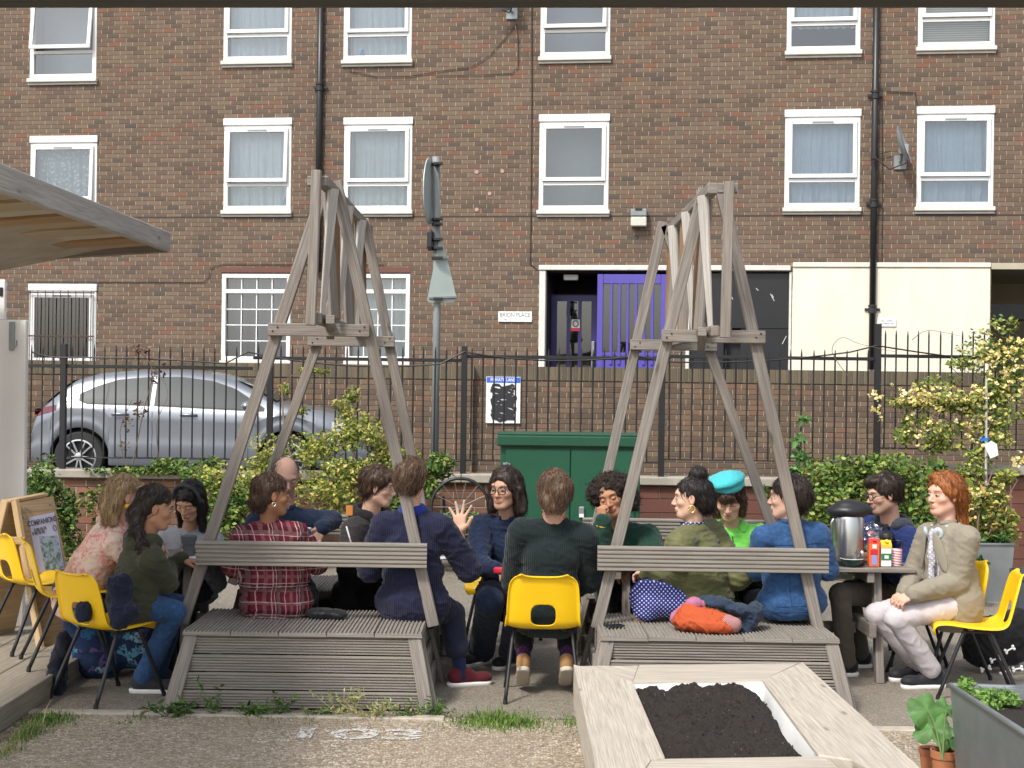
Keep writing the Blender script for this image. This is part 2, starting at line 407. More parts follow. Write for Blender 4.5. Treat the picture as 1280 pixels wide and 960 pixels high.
b = MB(); vs = [(-9, 8.24, .004), (-.6, 8.2, .004), (1.9, 8.12, .004), (9, 7.95, .004), (9, 14.97, .004), (-9, 14.97, .004)]; b.add(vs, [(0,1,2,3,4,5)])
o = b.build('paving', M['slab']); o['kind'] = 'structure'
b = MB()
for (a, c) in (((-9, 8.17), (-2.02, 8.185)), ((-2.0, 8.185), (-.35, 8.15)), ((1.0, 8.06), (9, 7.88))):
    b.beam((a[0], a[1], .0), (c[0], c[1], .0), .09, .024, c=.006)
o = b.build('paving_edge', M['edge']); o['kind'] = 'structure'
b = MB(); b.box(-120, 15.2, -.4, 120, 20.95, .54); o = b.build('road', M['asphalt']); o['kind'] = 'structure'
b = MB(); b.box(-120, 21.2, -.4, 120, 60, 1.1); o = b.build('terrace_ground', M['asphalt']); o['kind'] = 'structure'
# timber deck, left
b = MB(); dz = .12; XE = -2.665
for k in range(9):
    xa = XE-.15-.302*k; b.beam((xa, 5.2, dz-.016), (xa, 11.6, dz-.016), .296, .03, c=.004)
b.beam((XE+.016, 5.2, dz-.05), (XE+.016, 11.6, dz-.05), .03, .13, c=.004)
o = b.build('timber_deck', M['floorboard']); o['kind'] = 'structure'
# painted number on the ground
M['paint'] = NT('worn_white_paint'); t = M['paint']; 
fac = t.mapr(t.noise(t.coord(), 40, 4, .7), .46, .58)
tr = t.n('BsdfTransparent'); mx = t.n('MixShader'); t.set(t.mix(t.noise(t.coord(), 90, 2), (.42,.39,.34), (.72,.70,.66)), .9)
t.l(fac, mx.inputs[0]); t.l(t.b.outputs[0], mx.inputs[1]); t.l(tr.outputs[0], mx.inputs[2]); t.l(mx.outputs[0], t.out.inputs[0]); M['paint'] = t.m
c = G(443, 918, 0.004)
mt = Matrix.Translation((c.x, c.y, .005)) @ Matrix.Diagonal((1.55, .95, 1, 1))
o = text_mesh('painted_number', '103', .33, M['paint'], None, mt, extrude=.0004, bold=.009)
tag(o, 'worn white painted number 103 on the gravel ground in front of the left bench', 'painted number')

# ================================================================== BRICK BUILDING (local frame, x along the facade, -y out of it)
MS = -.1405; BD = 1850/74.4; NRM = math.sqrt(1+MS*MS)
def FA(x, y):
    u, v = x-640, y-480; u, v = u+TH*v, v-TH*u
    t_ = BD/(1-MS*u/F); return (t_*u/F*NRM, CH-t_*v/F)
def rect(x0, y0, x1, y1):
    ym = (y0+y1)/2; xm = (x0+x1)/2
    return (FA(x0, ym)[0], FA(xm, y1)[1], FA(x1, ym)[0], FA(xm, y0)[1])
bld = thing('brick_building', (0, BD, 0), 'long brown brick apartment block with white windows behind the yard', 'building', rz=math.atan(MS))
WIN = []   # rects with kind
def cur(k): return k
for (x0, x1, y0, y1, kind, cv) in [
    (38,121,-20,104,'open','none'), (280,365,-38,82,'shut','sheer'), (430,515,-38,81,'shut','sheer'), (676,763,-46,77,'ajar','none'), (984,1076,-58,70,'shut','sheer_half'), (1148,1244,-64,65,'shut','blind'),
    (38,121,170,292,'ajar','lace'), (280,364,148,269,'ajar','sheer'), (430,515,147,269,'shut','sheer'), (674,761,143,269,'shut','none'), (981,1075,137,266,'shut','blue'), (1146,1242,133,265,'shut','blue')]:
    WIN.append((rect(x0, y0, x1, y1), kind, cv))
GWIN = [(rect(277, 341, 363, 457), 'lattice', 'dark'), (rect(432, 341, 512, 457), 'lattice', 'sheer')]
BARW = (rect(36, 355, 120, 500), 'ajar', 'none')
# entrance strip: one long opening from door to undercroft
E0 = FA(674, 400)[0]; 
doorR = rect(677, 338, 746, 520)
scrR = rect(746, 338, 833, 520)
darkR = rect(857, 340, 987, 520)
creamA = rect(988, 333, 1237, 520)
underR = rect(1238, 333, 1500, 520)
holes = [w_[0] for w_ in WIN]+[g[0] for g in GWIN]+[BARW[0], (doorR[0], 1.1, doorR[2], doorR[3]), (scrR[0], 1.1, scrR[2], scrR[3]),
        (darkR[0], 1.1, darkR[2], darkR[3]), (underR[0], 1.1, underR[2]+1, underR[3])]
# more windows outside the frame to the sides
for dx in (4.2, 7.0):
    for q in (WIN[5], WIN[11]):
        r = q[0]; WIN.append(((r[0]+dx, r[1], r[2]+dx, r[3]), 'shut', 'sheer')); holes.append(WIN[-1][0])
    for q in (WIN[0], WIN[6]):
        r = q[0]; WIN.append(((r[0]-dx, r[1], r[2]-dx, r[3]), 'shut', 'sheer')); holes.append(WIN[-1][0])
xs = sorted(set([-19., 19.]+[h[0] for h in holes]+[h[2] for h in holes])); zs = sorted(set([1.05, 10.2]+[h[1] for h in holes]+[h[3] for h in holes]))
b = MB(); RV = .14
def vtx(x, z, y=0.): return (x, y, z)
for i in range(len(xs)-1):
    for j in range(len(zs)-1):
        xm, zm = (xs[i]+xs[i+1])/2, (zs[j]+zs[j+1])/2
        if any(h[0] < xm < h[2] and h[1] < zm < h[3] for h in holes): continue
        b.add([vtx(xs[i], zs[j]), vtx(xs[i+1], zs[j]), vtx(xs[i+1], zs[j+1]), vtx(xs[i], zs[j+1])], [(0,1,2,3)])
for h in holes:
    x0, z0, x1, z1 = h
    b.add([(x0,0,z0),(x1,0,z0),(x1,RV,z0),(x0,RV,z0),(x0,0,z1),(x1,0,z1),(x1,RV,z1),(x0,RV,z1)], [(0,1,2,3),(4,7,6,5),(0,3,7,4),(1,5,6,2)])
b.add([(-19,0,1.05),(-19,9,1.05),(-19,9,10.2),(-19,0,10.2),(19,0,1.05),(19,9,1.05),(19,9,10.2),(19,0,10.2)], [(0,3,2,1),(4,5,6,7),(1,2,6,5)])
b.build('wall', M['brick'], bld, local=True)
b = MB(); b.box(-19.3, -.3, 10.2, 19.3, 9.3, 10.5); b.build('roof', M['concrete'], bld, local=True)
# shallow string joints (a real groove is 1 cm; modelled as a thin dark mastic strip 2 mm proud)
b = MB()
z1 = FA(640, 269)[1]; z2 = FA(640, 320)[1]
for zz in (z1-.02,): b.box(-18.9, -.004, zz-.012, 18.9, 0.002, zz+.012)
b.build('movement_joint', plain('dark_mastic', (.05,.042,.036), .9), bld, local=True)

CURT = {'sheer': M['curtain'], 'sheer_half': M['curtain'], 'blue': M['curtblue'], 'dark': M['curtdark'], 'lace': None, 'blind': None}
t = NT('lace_curtain'); co = t.coord(); vo = t.n('TexVoronoi'); t.l(co, vo.inputs['Vector']); vo.inputs['Scale'].default_value = 14
t.set(t.mix(t.mapr(vo.outputs[0], .2, .5), (.62,.68,.66), (.30,.36,.36)), .9); CURT['lace'] = t.m
t = NT('slatted_blind'); o_ = t.sep(t.coord()); wv = t.math('FRACT', t.math('MULTIPLY', o_[2], 28.0)); t.set(t.mix(t.mapr(wv, .3, .6), (.62,.55,.42), (.30,.26,.2)), .7); CURT['blind'] = t.m
wcount = 0
def frame_rect(b, x0, z0, x1, z1, t_, y0, y1, mi=0):
    b.box(x0, y0, z0, x1, y1, z0+t_, mi, .006); b.box(x0, y0, z1-t_, x1, y1, z1, mi, .006)
    b.box(x0, y0, z0+t_, x0+t_, y1, z1-t_, mi, .006); b.box(x1-t_, y0, z0+t_, x1, y1, z1-t_, mi, .006)
def window(R, kind, cv, bars=False):
    global wcount
    x0, z0, x1, z1 = R; w_ = x1-x0; h_ = z1-z0
    b = MB(); sill = MB(); g = MB()
    sh = .085
    if kind == 'lattice':
        fb = z0+sh
        frame_rect(b, x0, fb, x1, z1-.02, .07, -.005, .09)
        zt = z1-.02-.30
        b.box(x0+.07, -.002, zt-.035, x1-.07, .085, zt+.035, 0, .006)
        n = 4
        for k in range(1, n): 
            xx = x0+.07+(w_-.14)*k/n; b.box(xx-.009, .03, fb+.07, xx+.009, .048, zt-.035); b.box(xx-.009, .03, zt+.035, xx+.009, .048, z1-.09)
        for k in range(1, 4):
            zz = fb+.07+(zt-.035-fb-.07)*k/4; b.box(x0+.07, .031, zz-.009, x1-.07, .047, zz+.009)
        g.add([(x0+.07,.06,fb+.07),(x1-.07,.06,fb+.07),(x1-.07,.06,z1-.09),(x0+.07,.06,z1-.09)], [(0,1,2,3)])
        sill.box(x0-.02, -.05, z0, x1+.02, .02, z0+sh-.004, 0, .008)
        # rust red lintel board above
        lt = MB(); lt.box(x0-.02, -.006, z1+.004, x1+.02, .02, z1+.09); lt.build('lintel', plain('brown_lintel', (.14,.06,.045), .8), bld, local=True)
    else:
        hd = .12
        b.box(x0-.012, -.035, z1-hd, x1+.012, .06, z1, 0, .006)               # head board
        fb = z0+sh; ft = z1-hd-.004
        frame_rect(b, x0, fb, x1, ft, .075, -.008, .07)
        zt = fb+(ft-fb)*.30
        b.box(x0+.075, -.004, zt-.03, x1-.075, .065, zt+.03, 0, .006)
        # opening casement, hinged at the top
        cb, ct = zt+.038, ft-.055; ca = x0+.052; cc = x1-.052
        op = {'open': .09, 'ajar': .035, 'shut': 0.0}[kind]
        cm = MB(); frame_rect(cm, ca, cb, cc, ct, .065, -.045, .0)
        cm.box((ca+cc)/2-.17, -.052, ct-.045, (ca+cc)/2+.17, -.045, ct-.02, 1)   # trickle vent
        cg = [(ca+.065,-.02,cb+.065),(cc-.065,-.02,cb+.065),(cc-.065,-.02,ct-.065),(ca+.065,-.02,ct-.065)]
        def tip(p):
            s_ = (ct-p[2])/(ct-cb); return (p[0]-op*.22*s_, p[1]-op*s_, p[2]+op*.04*s_)
        cm.v = [tip(p) for p in cm.v]; g.add([tip(p) for p in cg], [(0,1,2,3)])
        g.add([(x0+.075,.03,fb+.075),(x1-.075,.03,fb+.075),(x1-.075,.03,zt-.03),(x0+.075,.03,zt-.03)], [(0,1,2,3)])
        sill.box(x0-.03, -.075, z0+.01, x1+.03, .02, z0+sh-.004, 0, .01)
        sill.box(x0-.02, -.03, z0-.03, x1+.02, .01, z0+.006, 0, .004)
    fr = b.build('window', M['white'], bld, local=True)
    if kind != 'lattice': cm.build('casement', [M['white'], M['polegrey']], fr, local=True)
    sill.build('sill', M['sill'], fr, local=True)
    g.build('pane', M['glass'] if cv != 'none' or random.random() < 2 and not bars else M['glassdark'], fr, local=True)
    # room behind: box open to the front
    r = MB(); y0, y1 = .145, 1.3
    r.add([(x0,y0,z0),(x1,y0,z0),(x1,y1,z0),(x0,y1,z0),(x0,y0,z1),(x1,y0,z1),(x1,y1,z1),(x0,y1,z1)], [(0,1,2,3),(4,7,6,5),(0,3,7,4),(1,5,6,2),(3,2,6,7)])
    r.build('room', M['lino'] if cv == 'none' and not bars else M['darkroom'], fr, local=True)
    if cv != 'none':
        P = []; nx = 60; ph = random.random()*9; rs = [random.uniform(.6, 1.4) for _ in range(nx+1)]
        for zz in np.linspace(z0+sh, z1-.1, 12):
            row = []
            for i in range(nx+1):
                x = x0+.07+(w_-.14)*i/nx; k = .3+.7*(z1-zz)/h_
                y = .19+.042*k*math.sin(i*.80+ph+rs[i//6])*rs[i//5]+.012*math.sin(i*2.1+zz*2)
                if cv == 'blue': x += .03*math.sin(zz*3+i*.3)*k
                if cv == 'blind': y = .15
                row.append((x, y, zz))
            P.append(row)
        if cv == 'sheer_half': P = [[(p[0], p[1], p[2]) for p in r_] for r_ in P if r_[0][2] > z0+.45]
        c_ = MB(); c_.grid(P); c_.build('curtain', CURT[cv], fr, smooth=True, local=True)
    else:
        c_ = MB(); c_.box(x0+.02, .5, z0+.05, x1-.02, .52, z1-.05)
        if not bars: c_.build('blind', plain('grey_roller_blind', (.27,.28,.30), .8), fr, local=True)
    if bars:
        q = MB()
        for k in range(9):
            xx = x0+.06+(w_-.12)*k/8; q.tube([(xx, -.09, z0+.1), (xx, -.09, z1-.12)], .009, 6)
        for zz in (z1-.16, z0+.55*h_, z0+.2): q.box(x0, -.096, zz-.012, x1, -.084, zz+.012)
        q.build('security_bars', plain('rusty_bar_paint', (.07,.035,.03), .6), fr, local=True)
    return fr
for R, k, cv in WIN: window(R, k, cv)
for R, k, cv in GWIN: window(R, k, cv)
window(BARW[0], 'shut', 'none', bars=True)
# little things on two window boards
b = MB(); x0, z0, x1, z1 = WIN[7][0]
b.lathe([(.03,0),(.035,.02),(.035,.14),(.012,.17),(.012,.2)], (x1-.14, .12, z0+.11), 12); b.build('window_bottle', plain('blue_bottle', (.05,.35,.5), .3), bld, local=True)
b = MB(); x0, z0, x1, z1 = WIN[2][0]
b.lathe([(.05,0),(.06,.05),(.03,.12),(.02,.17)], (x0+.3, .12, z0+.12), 12); b.build('window_vase', plain('blue_vase', (.08,.2,.6), .3), bld, local=True)
# ---- entrance: beam, jamb, door, screen
zt = doorR[3]
b = MB(); b.box(doorR[0]-.06, -.05, zt-.0, darkR[2], .10, zt+.085, 0, .01); b.box(doorR[0]-.05, -.03, 1.05, doorR[0]+.06, .16, zt-.003, 0, .01)
b.build('entrance_surround', M['sill'], bld, local=True)
b = MB(); x0, x1 = doorR[0]+.06, doorR[2]
b.box(x0, .75, 1.05, x1, .80, FA(700, 364)[1]); b.box(x0, .14, zt-.02, x1+1.2, 1.9, zt); 
b.box(x0-.02, .16, 1.05, x0, 1.9, zt-.02); b.box(x0, 1.85, 1.05, x1+1.2, 1.9, zt-.02)
b.build('porch_lining', plain('dark_porch', (.045,.035,.05), .9), bld, local=True)
d0, d1 = FA(683, 400)[0], FA(742, 400)[0]; dt = FA(700, 366)[1]
b = MB(); b.box(d0, .70, 1.1, d0+.10, .74, dt); b.box(d1-.10, .70, 1.1, d1, .74, dt); b.box(d0+.1, .70, dt-.1, d1-.1, .74, dt); b.box(d0+.1, .70, 1.1, d1-.1, .74, 2.15)
for k in (1, 2): xx = d0+.1+(d1-d0-.2)*k/3; b.box(xx-.028, .695, 2.15, xx+.028, .735, dt-.1)
dr = b.build('door', M['purpledark'], bld, local=True)
b = MB(); b.box(d0+.1, .715, 2.15, d1-.1, .725, dt-.1); b.build('door_pane', M['glassdark'], dr, local=True)
b = MB(); b.box(d1-.09, .66, 2.15, d1-.035, .70, 2.6, 0, .006); b.build('handle', M['galv'], dr, local=True)
n0 = rect(709, 397, 720, 412)
b = MB(); b.box(n0[0], .688, n0[1], n0[2], .694, n0[3], 0); b.box(n0[0], .685, n0[1], n0[2], .688, n0[1]+.055, 1)
nm = b.build('notice', [plain('notice_white', (.6,.6,.58), .5), plain('notice_red', (.55,.03,.05), .5)], dr, local=True)
b = MB(); cx_, cz_ = (n0[0]+n0[2])/2, (n0[1]+n0[3])/2+.03; b.tube([(cx_+.045*math.cos(a), .684, cz_+.05*math.sin(a)) for a in np.linspace(0, 6.3, 20)], .009, 5); b.build('notice_ring', M['black'], dr, local=True)
b = MB(); r = rect(703, 342, 721, 349); b.box(r[0], .2, r[1], r[2], .32, r[3], 0, .01); b.build('porch_lamp_fitting', M['sill'], bld, local=True)
# violet screen
b = MB(); x0, x1 = scrR[0]+.0, scrR[2]
z_h = FA(790, 343)[1]
b.box(x0, -.03, 1.1, x0+.10, .06, z_h, 0, .008); b.box(x1-.10, -.03, 1.1, x1, .06, z_h, 0, .008); b.box(x0+.1, -.028, z_h-.16, x1-.1, .055, z_h, 0, .008)
zl = FA(790, 441)[1]; b.box(x0+.1, -.028, zl-.06, x1-.1, .055, zl+.0, 0, .008); b.box(x0+.1, -.02, 1.1, x1-.1, .05, zl-.06)
n = 7
for k in range(1, n): xx = x0+.1+(x1-x0-.2)*k/n; b.box(xx-.022, -.045, zl-.2, xx+.022, .05, z_h-.16, 0, .006)
sc = b.build('entrance_screen', M['purple'], bld, local=True)
b = MB(); b.box(x0+.1, .0, zl, x1-.1, .012, z_h-.16); b.build('screen_glass', M['glassdark'], sc, local=True)
b = MB(); b.box(x0-.0, .14, 1.1, x1+.0, 1.6, 1.12); b.box(x0+.1, 1.55, 1.1, x1+.3, 1.6, zt-.03); b.build('lobby_wall', plain('lobby', (.16,.15,.13), .9), sc, local=True)
# dark boarded window + white side strip
x0, z0, x1, z1 = darkR
b = MB(); b.box(x0+.06, .06, 1.1, x0+.62, .09, FA(930, 410)[1]-.01); b.box(x0+.9, .06, 1.1, x1-.02, .09, FA(930, 410)[1]-.01); b.box(x0+.06, .055, FA(930, 410)[1], x1-.02, .09, z1-.02)
b.build('boarded_window', M['black'], bld, local=True)
b = MB(); b.box(x0-.0, -.01, 1.1, x0+.06, .12, z1-.003, 0, .006); b.box(x1-.018, -.008, 1.1, x1+.018, .12, z1-.003); b.build('boarded_window_trim', M['sill'], bld, local=True)
b = MB(); b.box(x0+.0, .3, 1.1, x1, .32, z1); b.build('boarded_window_back', M['darkroom'], bld, local=True)
# scratches on the board
b = MB()
for (xa, ya, xb, yb) in [(914,370,916,374),(963,367,968,376),(965,368,967,372),(945,360,948,363),(978,430,983,420),(930,392,931,394)]:
    p = FA(xa, ya); q = FA(xb, yb); b.tube([(p[0], .052, p[1]), (q[0], .052, q[1])], .006, 5)
b.build('scratch', M['sill'], bld, local=True)
# cream rendered panel, undercroft
x0, z0, x1, z1 = creamA
b = MB(); b.box(x0+.02, -.02, 1.08, x1, .02, z1-.02, 0, .01); b.box(x0+.02, -.045, z1-.018, x1, -.0, z1+.06, 0, .01); b.box((x0+x1)/2-.02-.35, -.024, 1.1, (x0+x1)/2-.015-.35, -.0195, z1-.02); b.build('rendered_panel', M['cream'], bld, local=True)
x0, z0, x1, z1 = underR
b = MB(); b.add([(x0,.14,1.1),(x1+1,.14,1.1),(x1+1,3.5,1.1),(x0,3.5,1.1),(x0,.14,z1-.04),(x1+1,.14,z1-.04),(x1+1,3.5,z1-.04),(x0,3.5,z1-.04)], [(0,1,2,3),(4,7,6,5),(0,3,7,4),(1,5,6,2),(3,2,6,7)])
b.box(x0-.005, -.04, z1-.05, x1+1, .14, z1+.05)
b.build('undercroft_lining', plain('undercroft_cream', (.42,.38,.29), .9), bld, local=True)
b = MB(); r = rect(1243, 376, 1268, 395); b.box(r[0], 1.0, r[1], r[2]+1, 1.8, r[3]); b.build('undercroft_duct', M['black'], bld, local=True)
# thin cable that loops across the facade
def fac_line(pts, r=.008, y=-.02): return [(FA(x, yy)[0], y, FA(x, yy)[1]) for x, yy in pts]
b = MB()
b.tube(fac_line([(665,-30),(665,120),(664,250),(663,330),(672,337)]), .008, 6)
b.build('facade_cable', plain('dark_cable', (.03,.026,.024), .7), bld, local=True); b = MB(); b.tube(fac_line([(437,89),(470,96),(510,96),(545,90),(590,84),(612,70),(630,50),(643,34)]), .006, 5)
b.build('facade_cable', bpy.data.materials['dark_cable'], bld, local=True); b = MB(); b.tube(fac_line([(545,95),(600,94),(640,92),(648,84),(648,50),(646,30)]), .006, 5)
b.build('facade_cable', bpy.data.materials['dark_cable'], bld, local=True); b = MB(); b.tube(fac_line([(1102,110),(1103,250),(1102,330)]), .008, 5); b.tube(fac_line([(1108,115),(1144,116),(1146,132)]), .008, 5); b.tube(fac_line([(1112,190),(1100,193),(1090,187)], y=-.06), .008, 5)
b.tube(fac_line([(35,352),(255,353),(262,346),(264,335),(280,330),(480,331)]), .006, 5)
b.build('facade_cable', bpy.data.materials['dark_cable'], bld, local=True)
# four pale round plugs
b = MB()
for (x, y) in [(596,215),(628,214),(612,242),(596,262)]:
    a, z = FA(x, y); b.lathe([(.035,0),(.035,.0)], (0,0,0), 3) if False else None
    b.tube([(a, -.012, z), (a, .01, z)], .033, 12)
b.build('wall_plug', plain('pink_plug', (.42,.27,.22), .8), bld, local=True)
bldM = Matrix.Translation((0, BD, 0)) @ Matrix.Rotation(math.atan(MS), 4, 'Z')
def BW(x, y, out=0.0):
    a, z = FA(x, y); return bldM @ Vector((a, -out, z))
def bthing(name, x, y, label, cat, out=0.0, group=None):
    return thing(name, BW(x, y, out), label, cat, group, rz=math.atan(MS))
# downpipes
def downpipe(x, ytop, ybot, collars, label):
    t_ = bthing('downpipe', x, ybot, label, 'drainpipe', .07, 'black drainpipes down the brick facade')
    s_ = FA(x, ybot); top = FA(x, ytop)[1]-s_[1]
    b = MB(); b.tube([(0,0,0),(0,0,top)], .052, 14); b.build('pipe', M['blackpipe'], t_, smooth=True, local=True)
    for cy in collars:
        z = FA(x, cy)[1]-s_[1]; b = MB(); b.lathe([(.055,-.07),(.068,-.06),(.068,-.02),(.058,-.01),(.058,.03),(.07,.04),(.07,.07),(.055,.075)], (0,0,z), 14); b.box(-.12, .02, z-.02, .12, .05, z+.02)
        b.build('collar', M['blackpipe'], t_, local=True)
    return t_
downpipe(398, -60, 340, [110, 225], 'black drainpipe between the two left window columns, passing behind the left easel')
downpipe(1089, -80, 462, [120, 255, 387], 'tall black drainpipe beside the satellite dish and crossing the cream panel')
# flood light box
t_ = bthing('bulkhead_light', 799, 272, 'grey square bulkhead light on the brick wall above the violet entrance', 'wall light', .0)
b = MB(); b.box(-.13, -.16, -.16, .13, 0, .0, 0, .015); b.box(-.135, -.17, .0, .135, 0, .13, 1, .02); b.build('housing', [plain('diffuser', (.55,.55,.48), .3), M['polegrey']], t_, local=True)
b = MB(); b.box(-.06, -.18, .10, .06, -.02, .135, 0, .006); b.build('bracket', M['blackpipe'], t_, local=True)
# satellite dishes
def dish(x, y, label, r=.38, yaw=80, tilt=0):
    t_ = bthing('satellite_dish', x, y, label, 'satellite dish', .0, 'satellite dishes on the brick facade')
    b = MB(); P = []
    rot = Matrix.Translation((-.06, -.35, .12)) @ Matrix.Rotation(R_(yaw), 4, 'Z') @ Matrix.Rotation(R_(18), 4, 'X')
    for i in range(7):
        rr = r*i/6; P.append([rot @ Vector((rr*.88*math.cos(a), .25*(rr*rr)/r, rr*math.sin(a))) for a in np.linspace(0, 2*math.pi, 29)[:-1]])
    b.grid(P, closed_u=True)
    P2 = [[p+rot.to_3x3() @ Vector((0, .012, 0)) for p in row] for row in P]; b.grid([list(reversed(r_)) for r_ in P2], closed_u=True)
    b.build('reflector', plain('grey_dish_paint', (.30,.32,.33), .5), t_, smooth=True, local=True)
    b = MB(); b.tube([(0,0,-.1),(0,-.2,-.1),(0,-.3,.1)], .022, 8); b.box(-.1, -.03, -.22, .1, 0, .0, 0, .01); b.box(-.05, -.34, -.02, .1, -.22, .14, 0, .01)
    b.build('mount', M['galv'], t_, local=True)
    b = MB(); e = rot @ Vector((0, -.42, -.05)); b.tube([rot @ Vector((0, .02, -r+.03)), rot @ Vector((0,-.25,-r+.02)), e], .012, 6); b.tube([e, e+Vector((.0,.09,.0))], .035, 8)
    b.build('receiver_arm', M['blackpipe'], t_, local=True)
dish(1125, 195, 'grey satellite dish seen edge on beside the right black drainpipe', .34, yaw=-103)
dish(640, 8, 'satellite dish at the very top of the brick wall, between upper windows', .30, yaw=35)
# signs on building
M['signwhite'] = plain('sign_white', (.78,.78,.76), .4, var=.03)
t_ = bthing('street_name_sign', 644, 396, 'white street name sign reading BRION PLACE left of the violet door', 'street sign', .012)
r = rect(624, 389, 666, 402); wq, hq = r[2]-r[0], r[3]-r[1]
b = MB(); b.box(-wq/2, -.012, -hq/2, wq/2, .012, hq/2, 0, .004); b.build('plate', M['signwhite'], t_, local=True)
M['signtext'] = plain('sign_dark_text', (.10,.10,.11), .5)
for s_, sz, dz_, dx_ in (('BRION PLACE', .098, .028, 0), ('46 - 72', .05, -.05, -.12)):
    o = text_mesh('lettering', s_, sz, M['signtext'], None, facing_cam((dx_, -.0135, dz_), .86)); o.parent = t_
t_ = bthing('notice_plate', 1108, 403, 'small white lettered notice plate on the cream panel beside the drainpipe', 'notice', .03)
b = MB(); b.box(-.15, -.01, -.07, .15, .01, .07, 0, .003); b.build('plate', M['signwhite'], t_, local=True)
for i, s_ in enumerate(('WHARNCO', 'BALL GAMES', 'NOT PERMITTED')[1:]):
    o = text_mesh('lettering', s_, .036, M['signtext'], None, facing_cam((0, -.0115, .022-.045*i), .85)); o.parent = t_

# ================================================================== RETAINING BRICK WALL ALONG THE STREET
YW = 21.0; zW = CH+20/ (F/YW) + .0
zW = W(640, 458, YW).z
rw = thing('brick_retaining_wall', (0, YW, .54), 'long dark brick wall with soldier course top between street and building', 'wall')
b = MB(); b.box(-30, YW, .4, -1.25, YW+.3, zW-.19); b.box(-1.25, YW-.12, .4, -.55, YW+.18, zW-.19);  b.box(-.55, YW-.0, .4, 30, YW+.3, zW-.19); b.build('brickwork', M['brick_wall'], rw)
b = MB(); b.box(-30, YW-.012, zW-.19, -1.25, YW+.31, zW); b.box(-1.262, YW-.132, zW-.19, -.538, YW+.19, zW);  b.box(-.538, YW-.012, zW-.19, 30, YW+.31, zW); b.build('coping', M['soldier'], rw)
# private land sign
pc = W(629, 500, YW-.03)
t_ = thing('private_land_sign', pc, 'white and blue PRIVATE LAND sign blacked out with scribbled spray paint', 'sign')
s_ = F/(YW-.03); wq, hq = 43/s_, 58/s_
b = MB(); b.box(-wq/2, -.004, -hq/2, wq/2, .02, hq/2, 0, .003); b.build('plate', M['signwhite'], t_, local=True)
b = MB(); b.box(-wq/2+.006, -.007, hq/2-.085, wq/2-.006, -.004, hq/2-.006); b.build('blue_band', plain('sign_blue', (.03,.13,.62), .4), t_, local=True)
o = text_mesh('lettering', 'PRIVATE LAND', .062, M['signwhite'], None, facing_cam((0, -.0085, hq/2-.045), .88), bold=.0012); o.parent = t_
b = MB(); rr = random.Random(5)
for k in range(15):
    z = hq/2-.14-k*.033; xa = -wq/2+.06+rr.random()*.03; xb = wq/2-.05-rr.random()*.05
    pts = [(xa+(xb-xa)*i/9, -.006-.0004*k, z+rr.uniform(-.012,.012)+.016*math.sin(i*.9+k)) for i in range(10)]
    rad = rr.uniform(.017, .026)
    P = [[(p[0], p[1], p[2]-rad) for p in pts], [(p[0], p[1], p[2]+rad) for p in pts]]
    b.grid(P)
b.build('scribble', plain('black_spray', (.02,.02,.024), .6), t_, local=True)

# ================================================================== LOW WALL + FENCE
YF = 15.0
zL = .93; zR = 1.08; XS = W(1082, 585, YF).x
lw_ = thing('low_garden_wall', (0, YF, 0), 'low red brick garden wall with pale concrete coping under the railings', 'wall')
b = MB(); b.box(-14, YF, -.1, -2.9, YF+.22, zL-.085, 0); b.box(-2.9, YF, -.1, .9, YF+.22, zL-.085); b.build('brickwork', M['brick_red'], lw_)
b = MB(); b.box(.9, YF, -.1, XS, YF+.22, zL-.085); b.box(XS, YF, -.1, 14, YF+.22, zR-.085); b.build('painted_brickwork', M['brick_paint'], lw_)
b = MB()
x = -14.0
while x < 14:
    x2 = x+.9; z = zL if x < XS-.4 else zR
    b.box(x+.003, YF-.06, z-.085, x2-.003, YF+.28, z+random.uniform(-.004,.004), 0, .008); x = x2
b.build('coping', M['concrete'], lw_)
SF = F/(YF+.1); YB = YF+.1
def railing(name, X0, X1, posts, zr, zb, ztop, label, rails2=None, sp=.1125, arch=None):
    t_ = thing(name, ((X0+X1)/2, YB, zb-.1), label, 'railing', 'black iron railing sections on the low wall')
    bar = None; b = MB(); b.beam((X0, YB, zr), (X1, YB, zr), .035, .035 if not rails2 else .02, c=.003); b.build('rail', M['iron'], t_)
    b = MB(); b.beam((X0, YB, zb), (X1, YB, zb), .035, .012, c=.002); b.build('rail', M['iron'], t_)
    if rails2: b = MB(); b.beam((X0, YB, rails2), (X1, YB, rails2), .03, .012, c=.002); b.build('rail', M['iron'], t_)
    for px_, zp, zq in posts:
        b = MB(); b.beam((px_, YB-.02, zq), (px_, YB-.02, zp), .06, .06, up=(0,1,0), c=.004); b.build('post', M['iron'], t_)
    n = int((X1-X0)/sp)
    for k in range(n):
        x = X0+sp*(k+.5)+random.uniform(-.004,.004)
        if any(abs(x-p[0]) < .05 for p in posts): continue
        if bar is None:
            q = MB(); q.tube([(0,0,0),(0,0,ztop-zb-.05),(0,0,ztop-zb)], [.0085,.0085,.003], 6); bar = q.build('bar', M['iron'], t_, local=True); c = bar
        else: c = bar.copy(); link(c); c.parent = t_
        c.location = (x-t_.location.x, 0, .1+random.uniform(-.006,.006)); c.rotation_euler = (random.uniform(-.006,.006), random.uniform(-.006,.006), 0)
        if arch: c.scale = (1, 1, arch(x))
    return t_
def zy(x, y): return W(x, y, YB).z
X = lambda x, y=500: W(x, y, YB).x
railing('iron_railing', X(-120), X(80), [(X(80), zy(80,430), zL)], zy(40,457), zy(40,577), zy(40,432), 'black iron railing section at the far left, partly behind the white panel')
railing('iron_railing', X(82), X(315), [], zy(200,459), zy(200,573), zy(200,432), 'black iron railing section in front of the parked silver car body')
